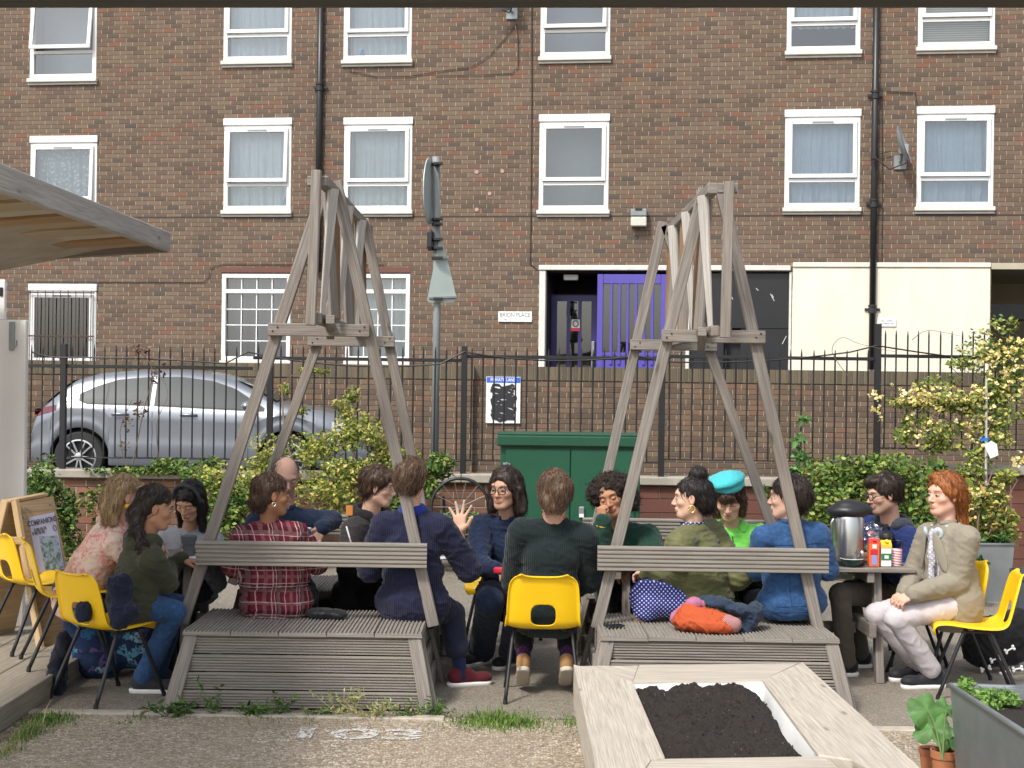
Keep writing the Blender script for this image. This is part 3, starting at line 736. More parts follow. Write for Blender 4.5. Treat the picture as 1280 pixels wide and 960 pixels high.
railing('iron_railing', X(316), X(578), [(X(338), zy(338,430), zL-.3), (X(580), zy(580,433), -.0)], zy(450,449), zy(450,575), zy(450,432), 'black iron railing section behind the left easel, over the golden shrub')
railing('iron_railing', X(582), X(824), [(X(827), zy(827,437), -.0)], zy(700,447), zy(700,577), zy(700,436), 'black iron railing section in front of the PRIVATE LAND sign')
railing('iron_railing', X(830), X(1093), [(X(1096), zy(1096,405), zR)], zy(950,447), zy(950,576), zy(950,436), 'black iron railing section between the right easel and the taller post')
railing('iron_railing', X(1099), X(1420), [], zy(1190,446), zy(1190,561), zy(1190,414), 'taller black iron railing section with rose stems at the far right')
# cable slung along the fence
b = MB(); pts = []
for (xa, ya, xb, yb, sag) in [(40,440,80,447,4),(80,447,310,457,-6),(310,440,338,446,0),(338,446,580,452,18),(580,440,827,440,22),(827,452,1096,435,14),(1096,432,1240,452,2)]:
    for i in range(8):
        k = i/8; pts.append(W(xa+(xb-xa)*k, ya+(yb-ya)*k+sag*4*k*(1-k)*.5, YB-.05))
b.tube(pts, .008, 5); o = b.build('slung_cable', M['iron'], None); tag(o, 'thin black cable slung in loops along the top of the railings', 'cable')
# iron hoops at the foot of the fence (bicycle wheel arc)
c0 = W(575, 634, 13.9); b = MB()
b.tube([c0+Vector((.27*math.cos(a), .02*math.sin(a), .27*math.sin(a))) for a in np.linspace(0, 2*math.pi, 30)], .016, 8)
hoop = thing('bicycle_wheel', (c0.x, c0.y, 0), 'black tyred bicycle wheel leaning by the low wall left of the green cabinet', 'wheel')
b.build('tyre', M['iron'], hoop, smooth=True)
b = MB()
for k in range(14): a = k*math.pi/7; b.tube([c0, c0+Vector((.26*math.cos(a), 0, .26*math.sin(a)))], .0025, 4)
b.build('spokes', M['galv'], hoop)
b = MB(); b.tube([c0+Vector((0,-.04,0)), c0+Vector((0,.04,0))], .022, 8); b.build('hub', M['galv'], hoop)
b = MB(); b.tube([c0+Vector((0,.03,0)), (c0.x-.16, c0.y+.6, .5), (c0.x-.2, c0.y+1.0, .7)], .014, 6); b.tube([(c0.x, c0.y, c0.z-.28), (c0.x, c0.y+.02, .0)], .012, 6); b.build('fork', M['iron'], hoop)

# ================================================================== SIGN POLE
YP = 17.5
pb = W(543, 590, YP)
t_ = thing('sign_pole', (pb.x, YP, .54), 'tall grey metal pole carrying signs seen from behind', 'sign pole')
top = W(545, 196, YP)
b = MB(); b.tube([(pb.x, YP, .54), (pb.x+.005, YP, (top.z+1)/2), (top.x, YP, top.z)], .045, 14); b.build('pole', M['polegrey'], t_, smooth=True)
b = MB()
pts = [W(534, 199, YP), W(532, 215, YP), W(530.5, 245, YP), W(532, 272, YP), W(536, 281, YP)]
rim = [Vector((p.x-.005, YP-.02, p.z)) for p in pts]; back = [Vector((top.x-.02+.0, YP-.12, p.z)) for p in pts]
c0 = W(538, 240, YP); rot = Matrix.Translation((c0.x, YP-.08, c0.z)) @ Matrix.Rotation(R_(82), 4, 'Z')
ring = [rot @ Vector((.37*math.cos(a), 0, .39*math.sin(a))) for a in np.linspace(0, 2*math.pi, 33)[:-1]]
b.poly(ring, .012, (rot.to_3x3() @ Vector((0,-1,0)))); b.build('round_sign', M['signgrey'], t_)
for yy in (206, 275, 281, 300, 311, 323, 374): 
    b = MB(); p = W(545, yy, YP); b.lathe([(.052,-.018),(.052,.018)], (p.x, YP, p.z), 12); b.box(p.x-.02, YP-.15, p.z-.012, p.x+.085, YP-.04, p.z+.012); b.build('clip', M['blackpipe'], t_)
p = W(537.5, 300, YP); b = MB(); b.box(p.x-.03, YP-.13, p.z-.12, p.x+.03, YP+.13, p.z+.11, 0, .01); b.build('sign_box', M['blackpipe'], t_)
tri = [W(x, y, YP+.05) for x, y in [(535,375),(537,379),(567,378),(571,374),(558,318),(553,303),(549,303)]]
b = MB(); b.poly([(p.x, YP-.07+.35*(p.x-pb.x), p.z) for p in tri], .012, (0,-1,0)); b.build('triangular_sign', M['signgrey'], t_)
b = MB(); b.beam((W(536,373,YP).x, YP-.10, W(536,373,YP).z), (W(571,371,YP).x, YP-.0, W(571,371,YP).z), .03, .03, c=.004); b.build('sign_rail', M['polegrey'], t_); b = MB(); b.beam((W(546,324,YP).x, YP-.09, W(546,324,YP).z), (W(561,322,YP).x, YP-.05, W(561,322,YP).z), .03, .03, c=.004); b.build('sign_rail', M['polegrey'], t_)

# ================================================================== GREEN CABINET
YC = 13.6; a = W(623, 541, YC); c = W(808, 541, YC); x0, x1 = a.x, W(803, 600, YC).x; zt = a.z
t_ = thing('utility_cabinet', ((x0+x1)/2, YC+.25, 0), 'large dark green metal utility cabinet with double doors behind the table', 'utility cabinet')
zl = W(640, 556, YC).z
b = MB(); b.box(x0+.02, YC+.02, 0, x1-.02, YC+.55, zl, 0, .01); b.build('body', M['cabinet'], t_)
b = MB(); b.box(x0-.01, YC-.04, zl-.01, x1+.03, YC+.6, zt-.02, 0, .012); b.box(x0-.005, YC-.03, zt-.02, x1+.025, YC+.59, zt, 0, .008); b.build('lid', M['cabinetlid'], t_)
xm = W(713, 600, YC).x
for (p, q) in ((x0+.07, xm-.004), (xm+.004, x1-.07)):
    b = MB(); b.box(p, YC-.004, .12, q, YC+.025, zl-.04, 0, .006); dd = b.build('door', M['cabinet'], t_)
    hx = p+.01 if p < xm-.3 else q-.01
    for zz in (zl-.2, .35):
        b = MB(); b.box(hx-.035, YC-.018, zz-.035, hx+.035, YC-.006, zz-.015, 0, .003); b.box(hx-.035, YC-.018, zz+.015, hx+.035, YC-.006, zz+.035, 0, .003); b.tube([(hx, YC-.02, zz-.04), (hx, YC-.02, zz+.04)], .012, 8); b.build('hinge', M['galv'], dd)
b = MB(); zz = W(725, 640, YC).z; b.box(xm+.08, YC-.03, zz-.05, xm+.13, YC-.006, zz+.05, 0, .006); b.box(xm+.085, YC-.032, zz-.045, xm+.125, YC-.03, zz-.015, 1); b.build('lock', [M['galv'], M['signwhite']], t_)
# ================================================================== EASEL BENCHES
def ridged(w_, h_, n, depth=.006, gap=.35):
    """closed profile (a,b): a thickness axis (0..h_), b along width; ridges on the +a face"""
    p = [(-h_/2, -w_/2)]
    pitch = w_/n
    for i in range(n):
        b0 = -w_/2+pitch*i; g_ = pitch*gap
        p += [(h_/2-depth, b0+g_*.25), (h_/2, b0+g_*.6), (h_/2, b0+pitch-g_*.6), (h_/2-depth, b0+pitch-g_*.25)]
    p += [(-h_/2, w_/2)]
    return p
def easel_bench(xc, px, label):
    """px: dict of reference pixel corners for the tall frame"""
    t_ = thing('easel_bench', (xc, 9.6, 0), label, 'bench', 'timber benches joined by tall easel frames')
    DF, DR = 8.77, 10.47
    TM, DK = M['timber'], M['deckboard']
    for side, (ys, yb, ybk) in enumerate(((8.36, 9.19, 8.70), (10.84, 10.01, 10.53))):
        sg = 1 if side == 0 else -1       # +1: front bench (outer face towards the camera)
        zs = .435; hw = .678
        # seat: two rows of grooved boards laid front to back
        b = MB()
        for (ya, yc_) in ((ys, ys+sg*.37), (ys+sg*.378, yb)):
            n = 5; wd = 2*hw/n
            for k in range(n):
                xa = xc-hw+wd*k; dzr = random.uniform(-.002, .002)
                prof = [(-p[1], p[0]) for p in ridged(wd-.002, .028, 12, .009, .5)]
                if sg < 0: prof = prof
                b.extrude([(q[0], q[1]) for q in prof], (xa+wd/2, min(ya, yc_), zs-.013+dzr), (xa+wd/2, max(ya, yc_), zs-.013+dzr))
        b.build('seat', DK, t_)
        # box: flaring corner posts and ridged cladding
        fl = .085; yo = ys+sg*.035; yob = yo-sg*.11
        for sx in (-1, 1):
            b = MB(); b.beam((xc+sx*(hw-.045), yo, zs-.03), (xc+sx*(hw+fl-.045), yob, .0), .075, .045, (0, sg, 0), .004); b.build('corner_post', TM, t_)
            b = MB(); b.beam((xc+sx*(hw-.015), yo+sg*.06, zs-.03), (xc+sx*(hw+fl-.0), yob+sg*.06, .0), .03, .06, (0, sg, 0), .004); b.build('corner_post', TM, t_)
            b = MB(); b.beam((xc+sx*(hw-.015), yb-sg*.04, zs-.03), (xc+sx*(hw+fl-.0), yb-sg*.02, .0), .03, .07, (0, sg, 0), .004); b.build('corner_post', TM, t_)
            b = MB(); nb = 3
            for k in range(nb):     # side cladding: ridges run front to back
                za, zb_ = .02+(zs-.06)*k/nb, .02+(zs-.06)*(k+1)/nb; zm = (za+zb_)/2; xo = hw+fl*(1-zm/zs)-.035
                prof = ridged(zb_-za-.004, .024, 6, .010, .5); prof = [(sx*p[0], p[1]) for p in prof]
                if sx < 0: prof = prof[::-1]
                y0_, y1_ = sorted((yo+(yob-yo)*(1-zm/zs)+sg*.05, yb-sg*.05))
                b.extrude(prof, (xc+sx*xo, y0_, zm), (xc+sx*xo, y1_, zm))
            b.build('side_panel', DK, t_)
        b = MB(); nb = 4
        for k in range(nb):
            za, zb_ = .012+(zs-.05)*k/nb, .012+(zs-.05)*(k+1)/nb; zm = (za+zb_)/2; f_ = 1-zm/zs
            y_ = yo+(yob-yo)*f_+sg*.012; xw = hw+fl*f_-.075
            prof = ridged(zb_-za-.003, .024, 6, .011, .5)
            # extrude along X; side axis = d x up ; for d=+X, up=Z -> side = -Y
            if sg < 0: prof = [(-p[0], p[1]) for p in prof][::-1]
            b.extrude(prof, (xc-xw, y_, zm), (xc+xw, y_, zm))
        b.build('front_panel', DK, t_)
        b = MB(); b.box(xc-hw+.03, min(ys+sg*.03, yb-sg*.03), zs-.06, xc+hw-.03, max(ys+sg*.03, yb-sg*.03), zs-.027); b.build('seat_frame', TM, t_)
        # backrest
        b = MB(); prof = ridged(.148, .03, 6, .010, .45)
        if sg < 0: pr = prof
        b.extrude(prof, (xc-.679, ybk, .832), (xc+.679, ybk, .832)); b.build('backrest', DK, t_)
    s1, s2 = DF, DR
    def P(x, y, D, dy=0): p = W(x, y, D); return Vector((p.x, D+dy, p.z))
    zt = .41
    for key, D in (('front', DF), ('rear', DR)):
        q = px[key]
        for (xt, yt, xb, yb_) in q['legs']:
            a = P(xt, yt, D); c = P(xb, yb_, D); d = (c-a).normalized(); e = c+d*((c.z-(zt if key == 'front' else zt))/max(-d.z, .1))
            b = MB(); b.beam(a-d*.02, e, .045, .068, (1, 0, 0) if True else (0,1,0), .004); b.build('leg', TM, t_)
        xl, xr, yc_ = q['beam']; a = P(xl, yc_, D, -.045); c = P(xr, yc_+.0, D, -.045)
        b = MB(); b.beam(a, (c.x, c.y, a.z), .035, .075, (0,0,1), .004); b.build('crossbeam', TM, t_)
        b = MB()
        for xx in (xl+9, xr-9):
            for dd in (-3, 3):
                p = P(xx+dd, yc_-dd*.8, D, -.066); b.tube([p, p+Vector((0,.006,0))], .006, 6)
        b.build('screw', M['blackpipe'], t_)
    # top rail, tray rail
    xr_, zt_, zb_ = px['xr'], px['ztop'], px['zbot']
    b = MB(); b.beam((xr_, 8.235, zt_), (xr_, 10.85, zt_), .06, .06, c=.005); b.build('top_rail', TM, t_)
    b = MB(); b.beam((xr_-.02*px['sx'], 8.22, zb_), (xr_-.02*px['sx'], 10.75, zb_), .045, .06, c=.005); b.build('tray_rail', TM, t_)
    b = MB(); b.beam((xr_+px['sx']*.05, 8.23, zb_-.005), (xr_-px['sx']*.08, 9.3, zb_-.06), .05, .05, c=.005); b.build('brace', TM, t_)
    xp = px['xp']
    b = MB(); b.beam((xp, 8.2, px['ptop']), (xp+px['plean'], 8.2, zb_-.04), .055, .045, (0,1,0), .005); b.build('front_post', TM, t_)
    b = MB(); b.beam((xp-.055, 8.245, zt_), (xp+.055, 8.245, zt_), .04, .055, c=.004); b.beam((xp-.055, 8.245, zb_+.0), (xp+.03, 8.245, zb_+.0), .04, .05, c=.004); b.build('head_block', TM, t_)
    sx = px['sx']        # +1: camera sees the +X side
    h = zt_-zb_-.05
    for k in range(3):
        y = 8.40+k*.80
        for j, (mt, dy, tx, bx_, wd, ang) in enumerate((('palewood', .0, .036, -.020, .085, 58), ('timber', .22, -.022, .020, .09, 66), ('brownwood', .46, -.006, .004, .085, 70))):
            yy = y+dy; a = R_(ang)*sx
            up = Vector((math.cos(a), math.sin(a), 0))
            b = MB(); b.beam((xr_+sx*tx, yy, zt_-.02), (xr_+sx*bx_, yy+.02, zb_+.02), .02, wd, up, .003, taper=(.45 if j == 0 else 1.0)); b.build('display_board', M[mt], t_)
    return t_
easel_bench(-1.166, dict(front=dict(legs=[(404,240,346,418),(421,231,462,418)], beam=(337,463,412)),
    rear=dict(legs=[(450,280,396,432),(456,277,487,432)], beam=(386,494,426)), xr=-1.065, ztop=2.965, zbot=2.20, xp=-1.098, ptop=3.02, plean=-.02, sx=1),
    'left weathered timber bench pair under a tall easel frame, plaid shirt sitter on it')
# corrected leg feet: extend along picture line
easel_bench(1.195, dict(front=dict(legs=[(879,240,835,420),(903,243,942,420)], beam=(826,955,420)),
    rear=dict(legs=[(828,281,795,431),(832,285,884,431)], beam=(787,895,431)), xr=1.105, ztop=2.955, zbot=2.16, xp=1.188, ptop=2.985, plean=-.01, sx=-1),
    'right weathered timber bench pair under a tall easel frame, orange knit bundle on its seat')
# ================================================================== TABLES
def table(x0, x1, label):
    t_ = thing('picnic_table', ((x0+x1)/2, 9.6, 0), label, 'table', 'long weathered timber tables')
    zt = .725; n = 6; y0, y1 = 9.27, 9.98
    b = MB()
    for k in range(n):
        ya = y0+(y1-y0)*k/n; b.beam((x0+random.uniform(0,.01), ya+.058, zt-.014), (x1-random.uniform(0,.01), ya+.058, zt-.014), .112, .028, c=.004)
    b.build('tabletop', M['timber'], t_)
    for xx in (x0+.18, (x0+x1)/2, x1-.28):
        b = MB(); b.beam((xx, y0+.02, zt-.062), (xx, y1-.02, zt-.062), .045, .065, c=.004); b.build('batten', M['timber'], t_)
    for xx in (x0+.18, x1-.28):
        for (ya, yb_) in ((y0+.14, y0+.02), (y1-.14, y1-.02)):
            b = MB(); b.beam((xx+.06, ya, zt-.03), (xx+.06, yb_, 0), .07, .05, (1,0,0), .004); b.build('leg', M['timber'], t_)
        b = MB(); b.beam((xx, y0-.05, .34), (xx, y1+.05, .34), .045, .09, c=.004); b.build('crossbar', M['timber'], t_)
    b = MB(); b.beam((x0+.25, 9.62, .30), (x1-.3, 9.62, .30), .05, .07, c=.004); b.build('stretcher', M['timber'], t_)
table(-2.28, -.27, 'left timber table with grey cup, between the left easel benches')
table(.50, 2.55, 'right timber table carrying the steel flask and breakfast cartons')

# ================================================================== CHAIRS
t = NT('yellow_polypropylene'); co = t.coord(); 
t.set(t.mix(t.noise(co, 5, 3), (.80,.48,.004), (.88,.56,.008)), t.mapr(t.noise(co, 30, 3), .3, .7, .28, .45)); t.b.inputs['Subsurface Weight'].default_value = .12; t.b.inputs['Subsurface Radius'].default_value = (.02,.012,.003); t.b.inputs['Subsurface Scale'].default_value = .3
t.bump(t.noise(co, 500, 2), .12, .001); M['yellow'] = t.m
def catmull(pts, n):
    pts = [np.array(p, float) for p in pts]; out = []
    for i in range(len(pts)-1):
        p0 = pts[max(i-1, 0)]; p1 = pts[i]; p2 = pts[i+1]; p3 = pts[min(i+2, len(pts)-1)]
        for k in range(n):
            t_ = k/n; out.append(.5*((2*p1)+(-p0+p2)*t_+(2*p0-5*p1+4*p2-p3)*t_*t_+(-p0+3*p1-3*p2+p3)*t_**3))
    out.append(pts[-1]); return out
def chair_shell():
    prof = [(.232,.385,.185),(.240,.412,.205),(.222,.432,.214),(.16,.436,.218),(.05,.424,.222),(-.06,.418,.224),(-.135,.424,.224),(-.178,.452,.220),(-.200,.51,.214),(-.222,.60,.210),(-.245,.69,.200),(-.254,.728,.178),(-.262,.742,.150),(-.275,.738,.14)]
    C = catmull(prof, 6); nu = 44; P = []; s_acc = [0]
    for i in range(1, len(C)): s_acc.append(s_acc[-1]+math.hypot(C[i][0]-C[i-1][0], C[i][1]-C[i-1][1]))
    for i, c in enumerate(C):
        y, z, hw = c; row = []
        d = C[min(i+1, len(C)-1)]-C[max(i-1, 0)]; nrm = np.array([-d[1], d[0]]); nrm = nrm/np.linalg.norm(nrm)   # inward normal (up on seat / forward on back)
        if nrm[1] < 0 and i < len(C)/2: nrm = -nrm
        for j in range(nu+1):
            u = -1+2*j/nu; x = hw*math.sin(u*math.pi/2*.98)/math.sin(math.pi/2*.98)*.35+hw*u*.65
            e = abs(u); lift = .030*e**3; roll = .022*max(0, (e-.88)/.12)**1.5
            k = lift-roll
            row.append(Vector((x, y-d[1]/np.linalg.norm(d)*0+ (nrm[0]*-1 if False else 0) + (d[1]/np.linalg.norm(d))*k*1.0, z+(-d[0]/np.linalg.norm(d))*k)))
        P.append(row)
    # fix: inward normal for profile going forward->back then up is (d.z, -d.y)
    nr = len(P); vs = [p for r_ in P for p in r_]; fs = []
    hs0, hcx, hh, hwid = None, 0, .066, .072
    # hole centre at z ~ .52 on back
    ic = min(range(len(C)), key=lambda i: abs(C[i][1]-.515)+(0 if C[i][0] < -.15 else 9)); sc = s_acc[ic]
    def inside(x, s): return (abs(x/hwid)**3.2+abs((s-sc)/hh)**3.2) < 1
    keep = []
    for i in range(nr-1):
        for j in range(nu):
            xs_ = [P[a][b_].x for a, b_ in ((i,j),(i,j+1),(i+1,j+1),(i+1,j))]; ss = (s_acc[i]+s_acc[i+1])/2; xm = sum(xs_)/4
            if inside(xm, ss): continue
            keep.append((i, j)); fs.append((i*(nu+1)+j, i*(nu+1)+j+1, (i+1)*(nu+1)+j+1, (i+1)*(nu+1)+j))
    # snap boundary verts of the hole onto the curve
    ks = set(keep)
    for i in range(1, nr-1):
        for j in range(1, nu):
            adj = [(i-1, j-1), (i-1, j), (i, j-1), (i, j)]; c_ = sum(a in ks for a in adj)
            if 0 < c_ < 4:
                x = P[i][j].x; s = s_acc[i]-sc
                r = (abs(x/hwid)**3.2+abs(s/hh)**3.2)**(1/3.2); x2, s2 = x/r, s/r+sc
                for q in range(len(s_acc)-1):
                    if s_acc[q] <= s2 <= s_acc[q+1]:
                        f_ = (s2-s_acc[q])/(s_acc[q+1]-s_acc[q]); yy = C[q][0]*(1-f_)+C[q+1][0]*f_; zz = C[q][1]*(1-f_)+C[q+1][1]*f_
                        vs[i*(nu+1)+j] = Vector((x2, yy-(0), zz)); break
    b = MB(); b.add(vs, fs); return b
def applied(o):
    dg = bpy.context.evaluated_depsgraph_get(); dg.update()
    me = bpy.data.meshes.new_from_object(o.evaluated_get(dg)); o.modifiers.clear(); old = o.data; o.data = me; me.name = old.name; bpy.data.meshes.remove(old); return o
CH_ = thing('yellow_chair', (0,0,0), 'x', 'chair', 'yellow moulded plastic chairs with black legs')
o = chair_shell().build('shell', M['yellow'], CH_, smooth=True, local=True)
md = o.modifiers.new('s', 'SOLIDIFY'); md.thickness = .007; md.offset = 0; md = o.modifiers.new('b', 'SUBSURF'); md.levels = 1; md.render_levels = 1; applied(o)
for sy in (1, -1):
    b = MB(); pts = []
    y0 = .07*sy; y1 = .23*sy if sy > 0 else -.25; zt = .40
    base = [(-.215,y1,.01),(-.175,y0+.02*sy,.375),(-.16,y0,.40),(-.13,y0-.01*sy,.407),(.13,y0-.01*sy,.407),(.16,y0,.40),(.175,y0+.02*sy,.375),(.215,y1,.01)]
    pts = [tuple(p) for p in catmull(base, 4)]
    b.tube(pts, .0115, 10); b.build('leg_frame', M['iron'], CH_, smooth=True, local=True)
    for sx in (-1, 1):
        b = MB(); b.tube([(.215*sx, y1, 0), (.213*sx, y1*.98, .03)], .0135, 10); b.build('foot_cap', M['iron'], CH_, local=True)
b = MB(); b.beam((-.17,-.07,.405),(-.17,.07,.405),.02,.012); b.build('seat_bracket', M['iron'], CH_, local=True)
b = MB(); b.beam((.17,-.07,.405),(.17,.07,.405),.02,.012); b.build('seat_bracket', M['iron'], CH_, local=True)
# yaw: rotation about z; 0 = sitter faces away (+Y)
CHAIRS = [(G(136, 872), -38, 'frontmost yellow chair at the left, navy jacket hung over it'),
          (Vector(((86-640)/206.7, 9.0, .12)), -66, 'yellow chair behind the frontmost left one, under the patterned blouse sitter'),
          (Vector(((48-640)/195, 9.5, .12)), -48, 'empty leftmost yellow chair in front of the plywood board'),
          (G(628, 806), -196, 'yellow chair whose edge shows behind the sitter in the navy boiler suit'),
          (Vector(((682-640)/211,8.78,0)), 0, 'yellow chair seen squarely from behind in the middle gap'),
          (G(1171, 846), 112, 'yellow chair under the red haired sitter in the blazer'),
          (G(1216, 868), 80, 'empty yellow chair nearest the right edge, in profile'),
          (G(1112, 824), 124, 'yellow chair mostly hidden under the table behind the steel flask')]
for i, (p, yaw, lab) in enumerate(CHAIRS):
    o = CH_ if i == 0 else copy_tree(CH_); z_ = .121 if i in (1, 2) else 0; o.location = (p.x, p.y, z_); o.rotation_euler = (0, 0, R_(yaw)); o['label'] = lab; WL[o.name] = Vector((p.x, p.y, z_))

# ================================================================== CANOPY, WHITE PANEL
M['brownroof'] = wood_mat('warm_soffit_board', (.36,.22,.10), (.22,.13,.07), (.46,.31,.17))
t_ = thing('canopy', (-3.4, 8.6, 2.7), 'weathered timber lean-to canopy jutting in at the left', 'canopy')
c0 = W(208, 302, 9.7); c1 = W(0, 223, 6.62); e = c1+(c1-c0)*1.2
for (p, q) in ((c0, c1),):
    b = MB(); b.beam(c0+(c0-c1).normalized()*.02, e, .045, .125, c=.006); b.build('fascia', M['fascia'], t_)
xl = -3.85; zl = c0.z-.07
def low(x): return zl-.085*(c0.x-x)*.9
b = MB(); b.beam((c0.x, 9.72, c0.z-.03), (xl, 9.72, low(xl)+.05), .045, .08, c=.005); b.build('eaves_beam', M['timber'], t_)
b = MB(); y = 9.64; k = 0
dxy = (e.x-c0.x)/(e.y-c0.y)
b = None
while y > 5.3:
    wd = random.uniform(.25, .33); xr_ = c0.x+(y-c0.y)*dxy-.03; b = MB(); b.beam((xr_, y-wd/2, c0.z-.015-.014*(k % 2)), (xl, y-wd/2, c0.z-.015-.014*(k % 2)-.085*(xr_-xl)), wd, .025, c=.003); y -= wd+.022
    b.build('soffit_board', M[['roofboard', 'brownroof', 'sleeper', 'roofboard'][k % 4]], t_); k += 1
b = MB(); b.add([(c0.x, 9.75, c0.z+.03), (e.x, e.y, e.z+.06), (xl, e.y, e.z-.25), (xl, 9.75, c0.z-.3)], [(0,1,2,3),]); b.build('roof_sheet', M['concrete'], t_)
p0 = W(2, 330, 10.0); b = MB(); b.box(-3.75, 9.98, 0, -3.58, 10.12, low(-3.6)+.02, 0, .006); b.build('post', M['timber'], t_)
pw = W(33, 400, 10.3); t_ = thing('white_panel', (pw.x-.6, 10.5, 0), 'tall white painted wooden panel standing at the left edge', 'panel')
M['whitepaint'] = plain('off_white_paint', (.80,.79,.76), .5, var=.05, nscale=3)
b = MB(); b.box(pw.x-1.0, 10.3, 0, pw.x, 10.36, pw.z, 0, .006); b.build('body', M['whitepaint'], t_)
b = MB(); p1 = W(9, 350, 10.35); b.box(pw.x-1.0, 10.31, pw.z+.002, p1.x, 10.35, p1.z, 0, .006); b.build('top_box', M['whitepaint'], t_)
b = MB(); q = W(5.5, 365, 10.34); b.box(q.x-.02, 10.303, q.z-.03, q.x+.0, 10.309, q.z+.03, 0); b.build('slot', M['iron'], t_)
b = MB(); q = W(14, 420, 10.28); b.box(q.x-.02, 10.285, q.z-.1, q.x+.02, 10.30, q.z+.1, 0, .004); b.tube([q+Vector((.03,-.01,-.08)), q+Vector((.05,-.03,-.06)), q+Vector((.05,-.03,-.03))], .006, 6); b.build('bolt', M['galv'], t_)

# ================================================================== A-BOARD (plywood) AT LEFT
t_ = thing('sandwich_board', (-3.05, 9.6, 0), 'plywood A-board with a COMPANIONS poster behind the left yellow chairs', 'sandwich board')
A = [W(20, 628, 9.75), W(68, 619, 10.05), W(108, 752, 10.0), W(46, 790, 9.55)]
# front panel plane: top edge from (15,628) to (68,619); bottom from (50,800) to (112,770)
tl, tr_, br, bl = W(20, 629, 9.72), W(67, 620, 10.0), None, None
dn = Vector((.26, -.20, -1.0)).normalized()
L_ = .98
bl = tl+dn*L_; br = tr_+dn*L_
nrm = (tr_-tl).cross(dn).normalized()
if nrm.y > 0: nrm = -nrm
b = MB(); b.poly([tl, bl, br, tr_], .018, nrm); b.build('front_panel', M['plywood'], t_)
b = MB(); dn2 = Vector((-.26, .12, -1.0)).normalized(); off = Vector((-.06, 0, 0)); a_ = [tl+off, tl+off+dn2*L_, tr_+off+dn2*L_, tr_+off]
n2 = (tr_-tl).cross(dn2).normalized(); b.poly(a_, .018, n2); b.build('rear_panel', M['plywood'], t_)
for P_, Q_ in ((tl, dn), (tl+off, dn2)):
    b = MB(); b.beam(P_+Vector((-.0,-.02,.02)), P_+Q_*(L_+.02)+Vector((0,-.02,0)), .03, .055, c=.004); b.build('side_rail', M['plywood'], t_)
b = MB(); b.beam(tl+off*.5+dn*.25+Vector((-.08,-.03,0)), tl+off*.5+dn*.25+Vector((.06,-.03,0)), .03, .05, c=.004); b.beam(tl+Vector((-.06,0,.01)), tr_+Vector((-.06,0,.01)), .07, .02, c=.003); b.build('cross_rail', M['plywood'], t_)
ex = (tr_-tl).normalized(); L2 = (tr_-tl).length
def onb(u, v, o_=.004): return tl+ex*(u*L2)+dn*v+nrm*o_
t2 = thing('poster', onb(.45, .3), 'lilac COMPANIONS poster with a photo print on the plywood board', 'poster')
pu0, pu1, pv0, pv1 = .24, .93, .11, .50
b = MB(); b.poly([onb(pu0,pv0), onb(pu0,pv1), onb(pu1,pv1), onb(pu1,pv0)], .002, nrm); b.build('sheet', plain('lilac_paper', (.62,.60,.74), .5, var=.02), t2)
t = NT('poster_print'); co = t.coord(scale=(1,1,1)); n1 = t.noise(co, 26, 5, .7)
t.set(t.ramp(n1, [(.32,(.04,.06,.06)), (.45,(.16,.24,.18)), (.52,(.35,.42,.48)), (.62,(.45,.55,.68)), (.7,(.12,.2,.35))]), .5); mp_ = t.m
b = MB(); b.poly([onb(.42,.25,.0062), onb(.42,.49,.0062), onb(.91,.49,.0062), onb(.89,.27,.0062)], .001, nrm); b.build('picture', mp_, t2)
zax = nrm; xax = ex; yax = zax.cross(xax)
if yax.z < 0: yax = -yax
mt = Matrix(((xax.x, yax.x, zax.x, 0), (xax.y, yax.y, zax.y, 0), (xax.z, yax.z, zax.z, 0), (0,0,0,1)))
for s_, u, v, sz, m_ in (('COMPANIONS', .57, .155, .052, 'signtext'), ('Sun and shade lunch', .48, .20, .022, 'signtext'), ('all welcome', .42, .222, .022, 'signtext')):
    p = onb(u, v, .0068); text_mesh('lettering', 'COMPANIONS' if 'COMP' in s_ else '|| ||||| |||| ||||', sz, M[m_], t2, Matrix.Translation(p) @ mt @ Matrix.Diagonal((.72 if 'COMP' in s_ else 1.0, 1.0, 1, 1)), bold=.0004)
p = onb(.86, .215, .0068); b = MB(); b.tube([p+xax*.014*math.cos(a)+yax*.02*math.sin(a) for a in np.linspace(0, 6.3, 16)], .0022, 4); b.build('ring_mark', M['signtext'], t2)
b = MB()
for (u, v) in ((.22,.045),(.86,.05),(.10,.10)): p = onb(u, v, .002); b.tube([p, p+nrm*.012], .009, 8)
b.build('screw_cap', M['galv'], t_)

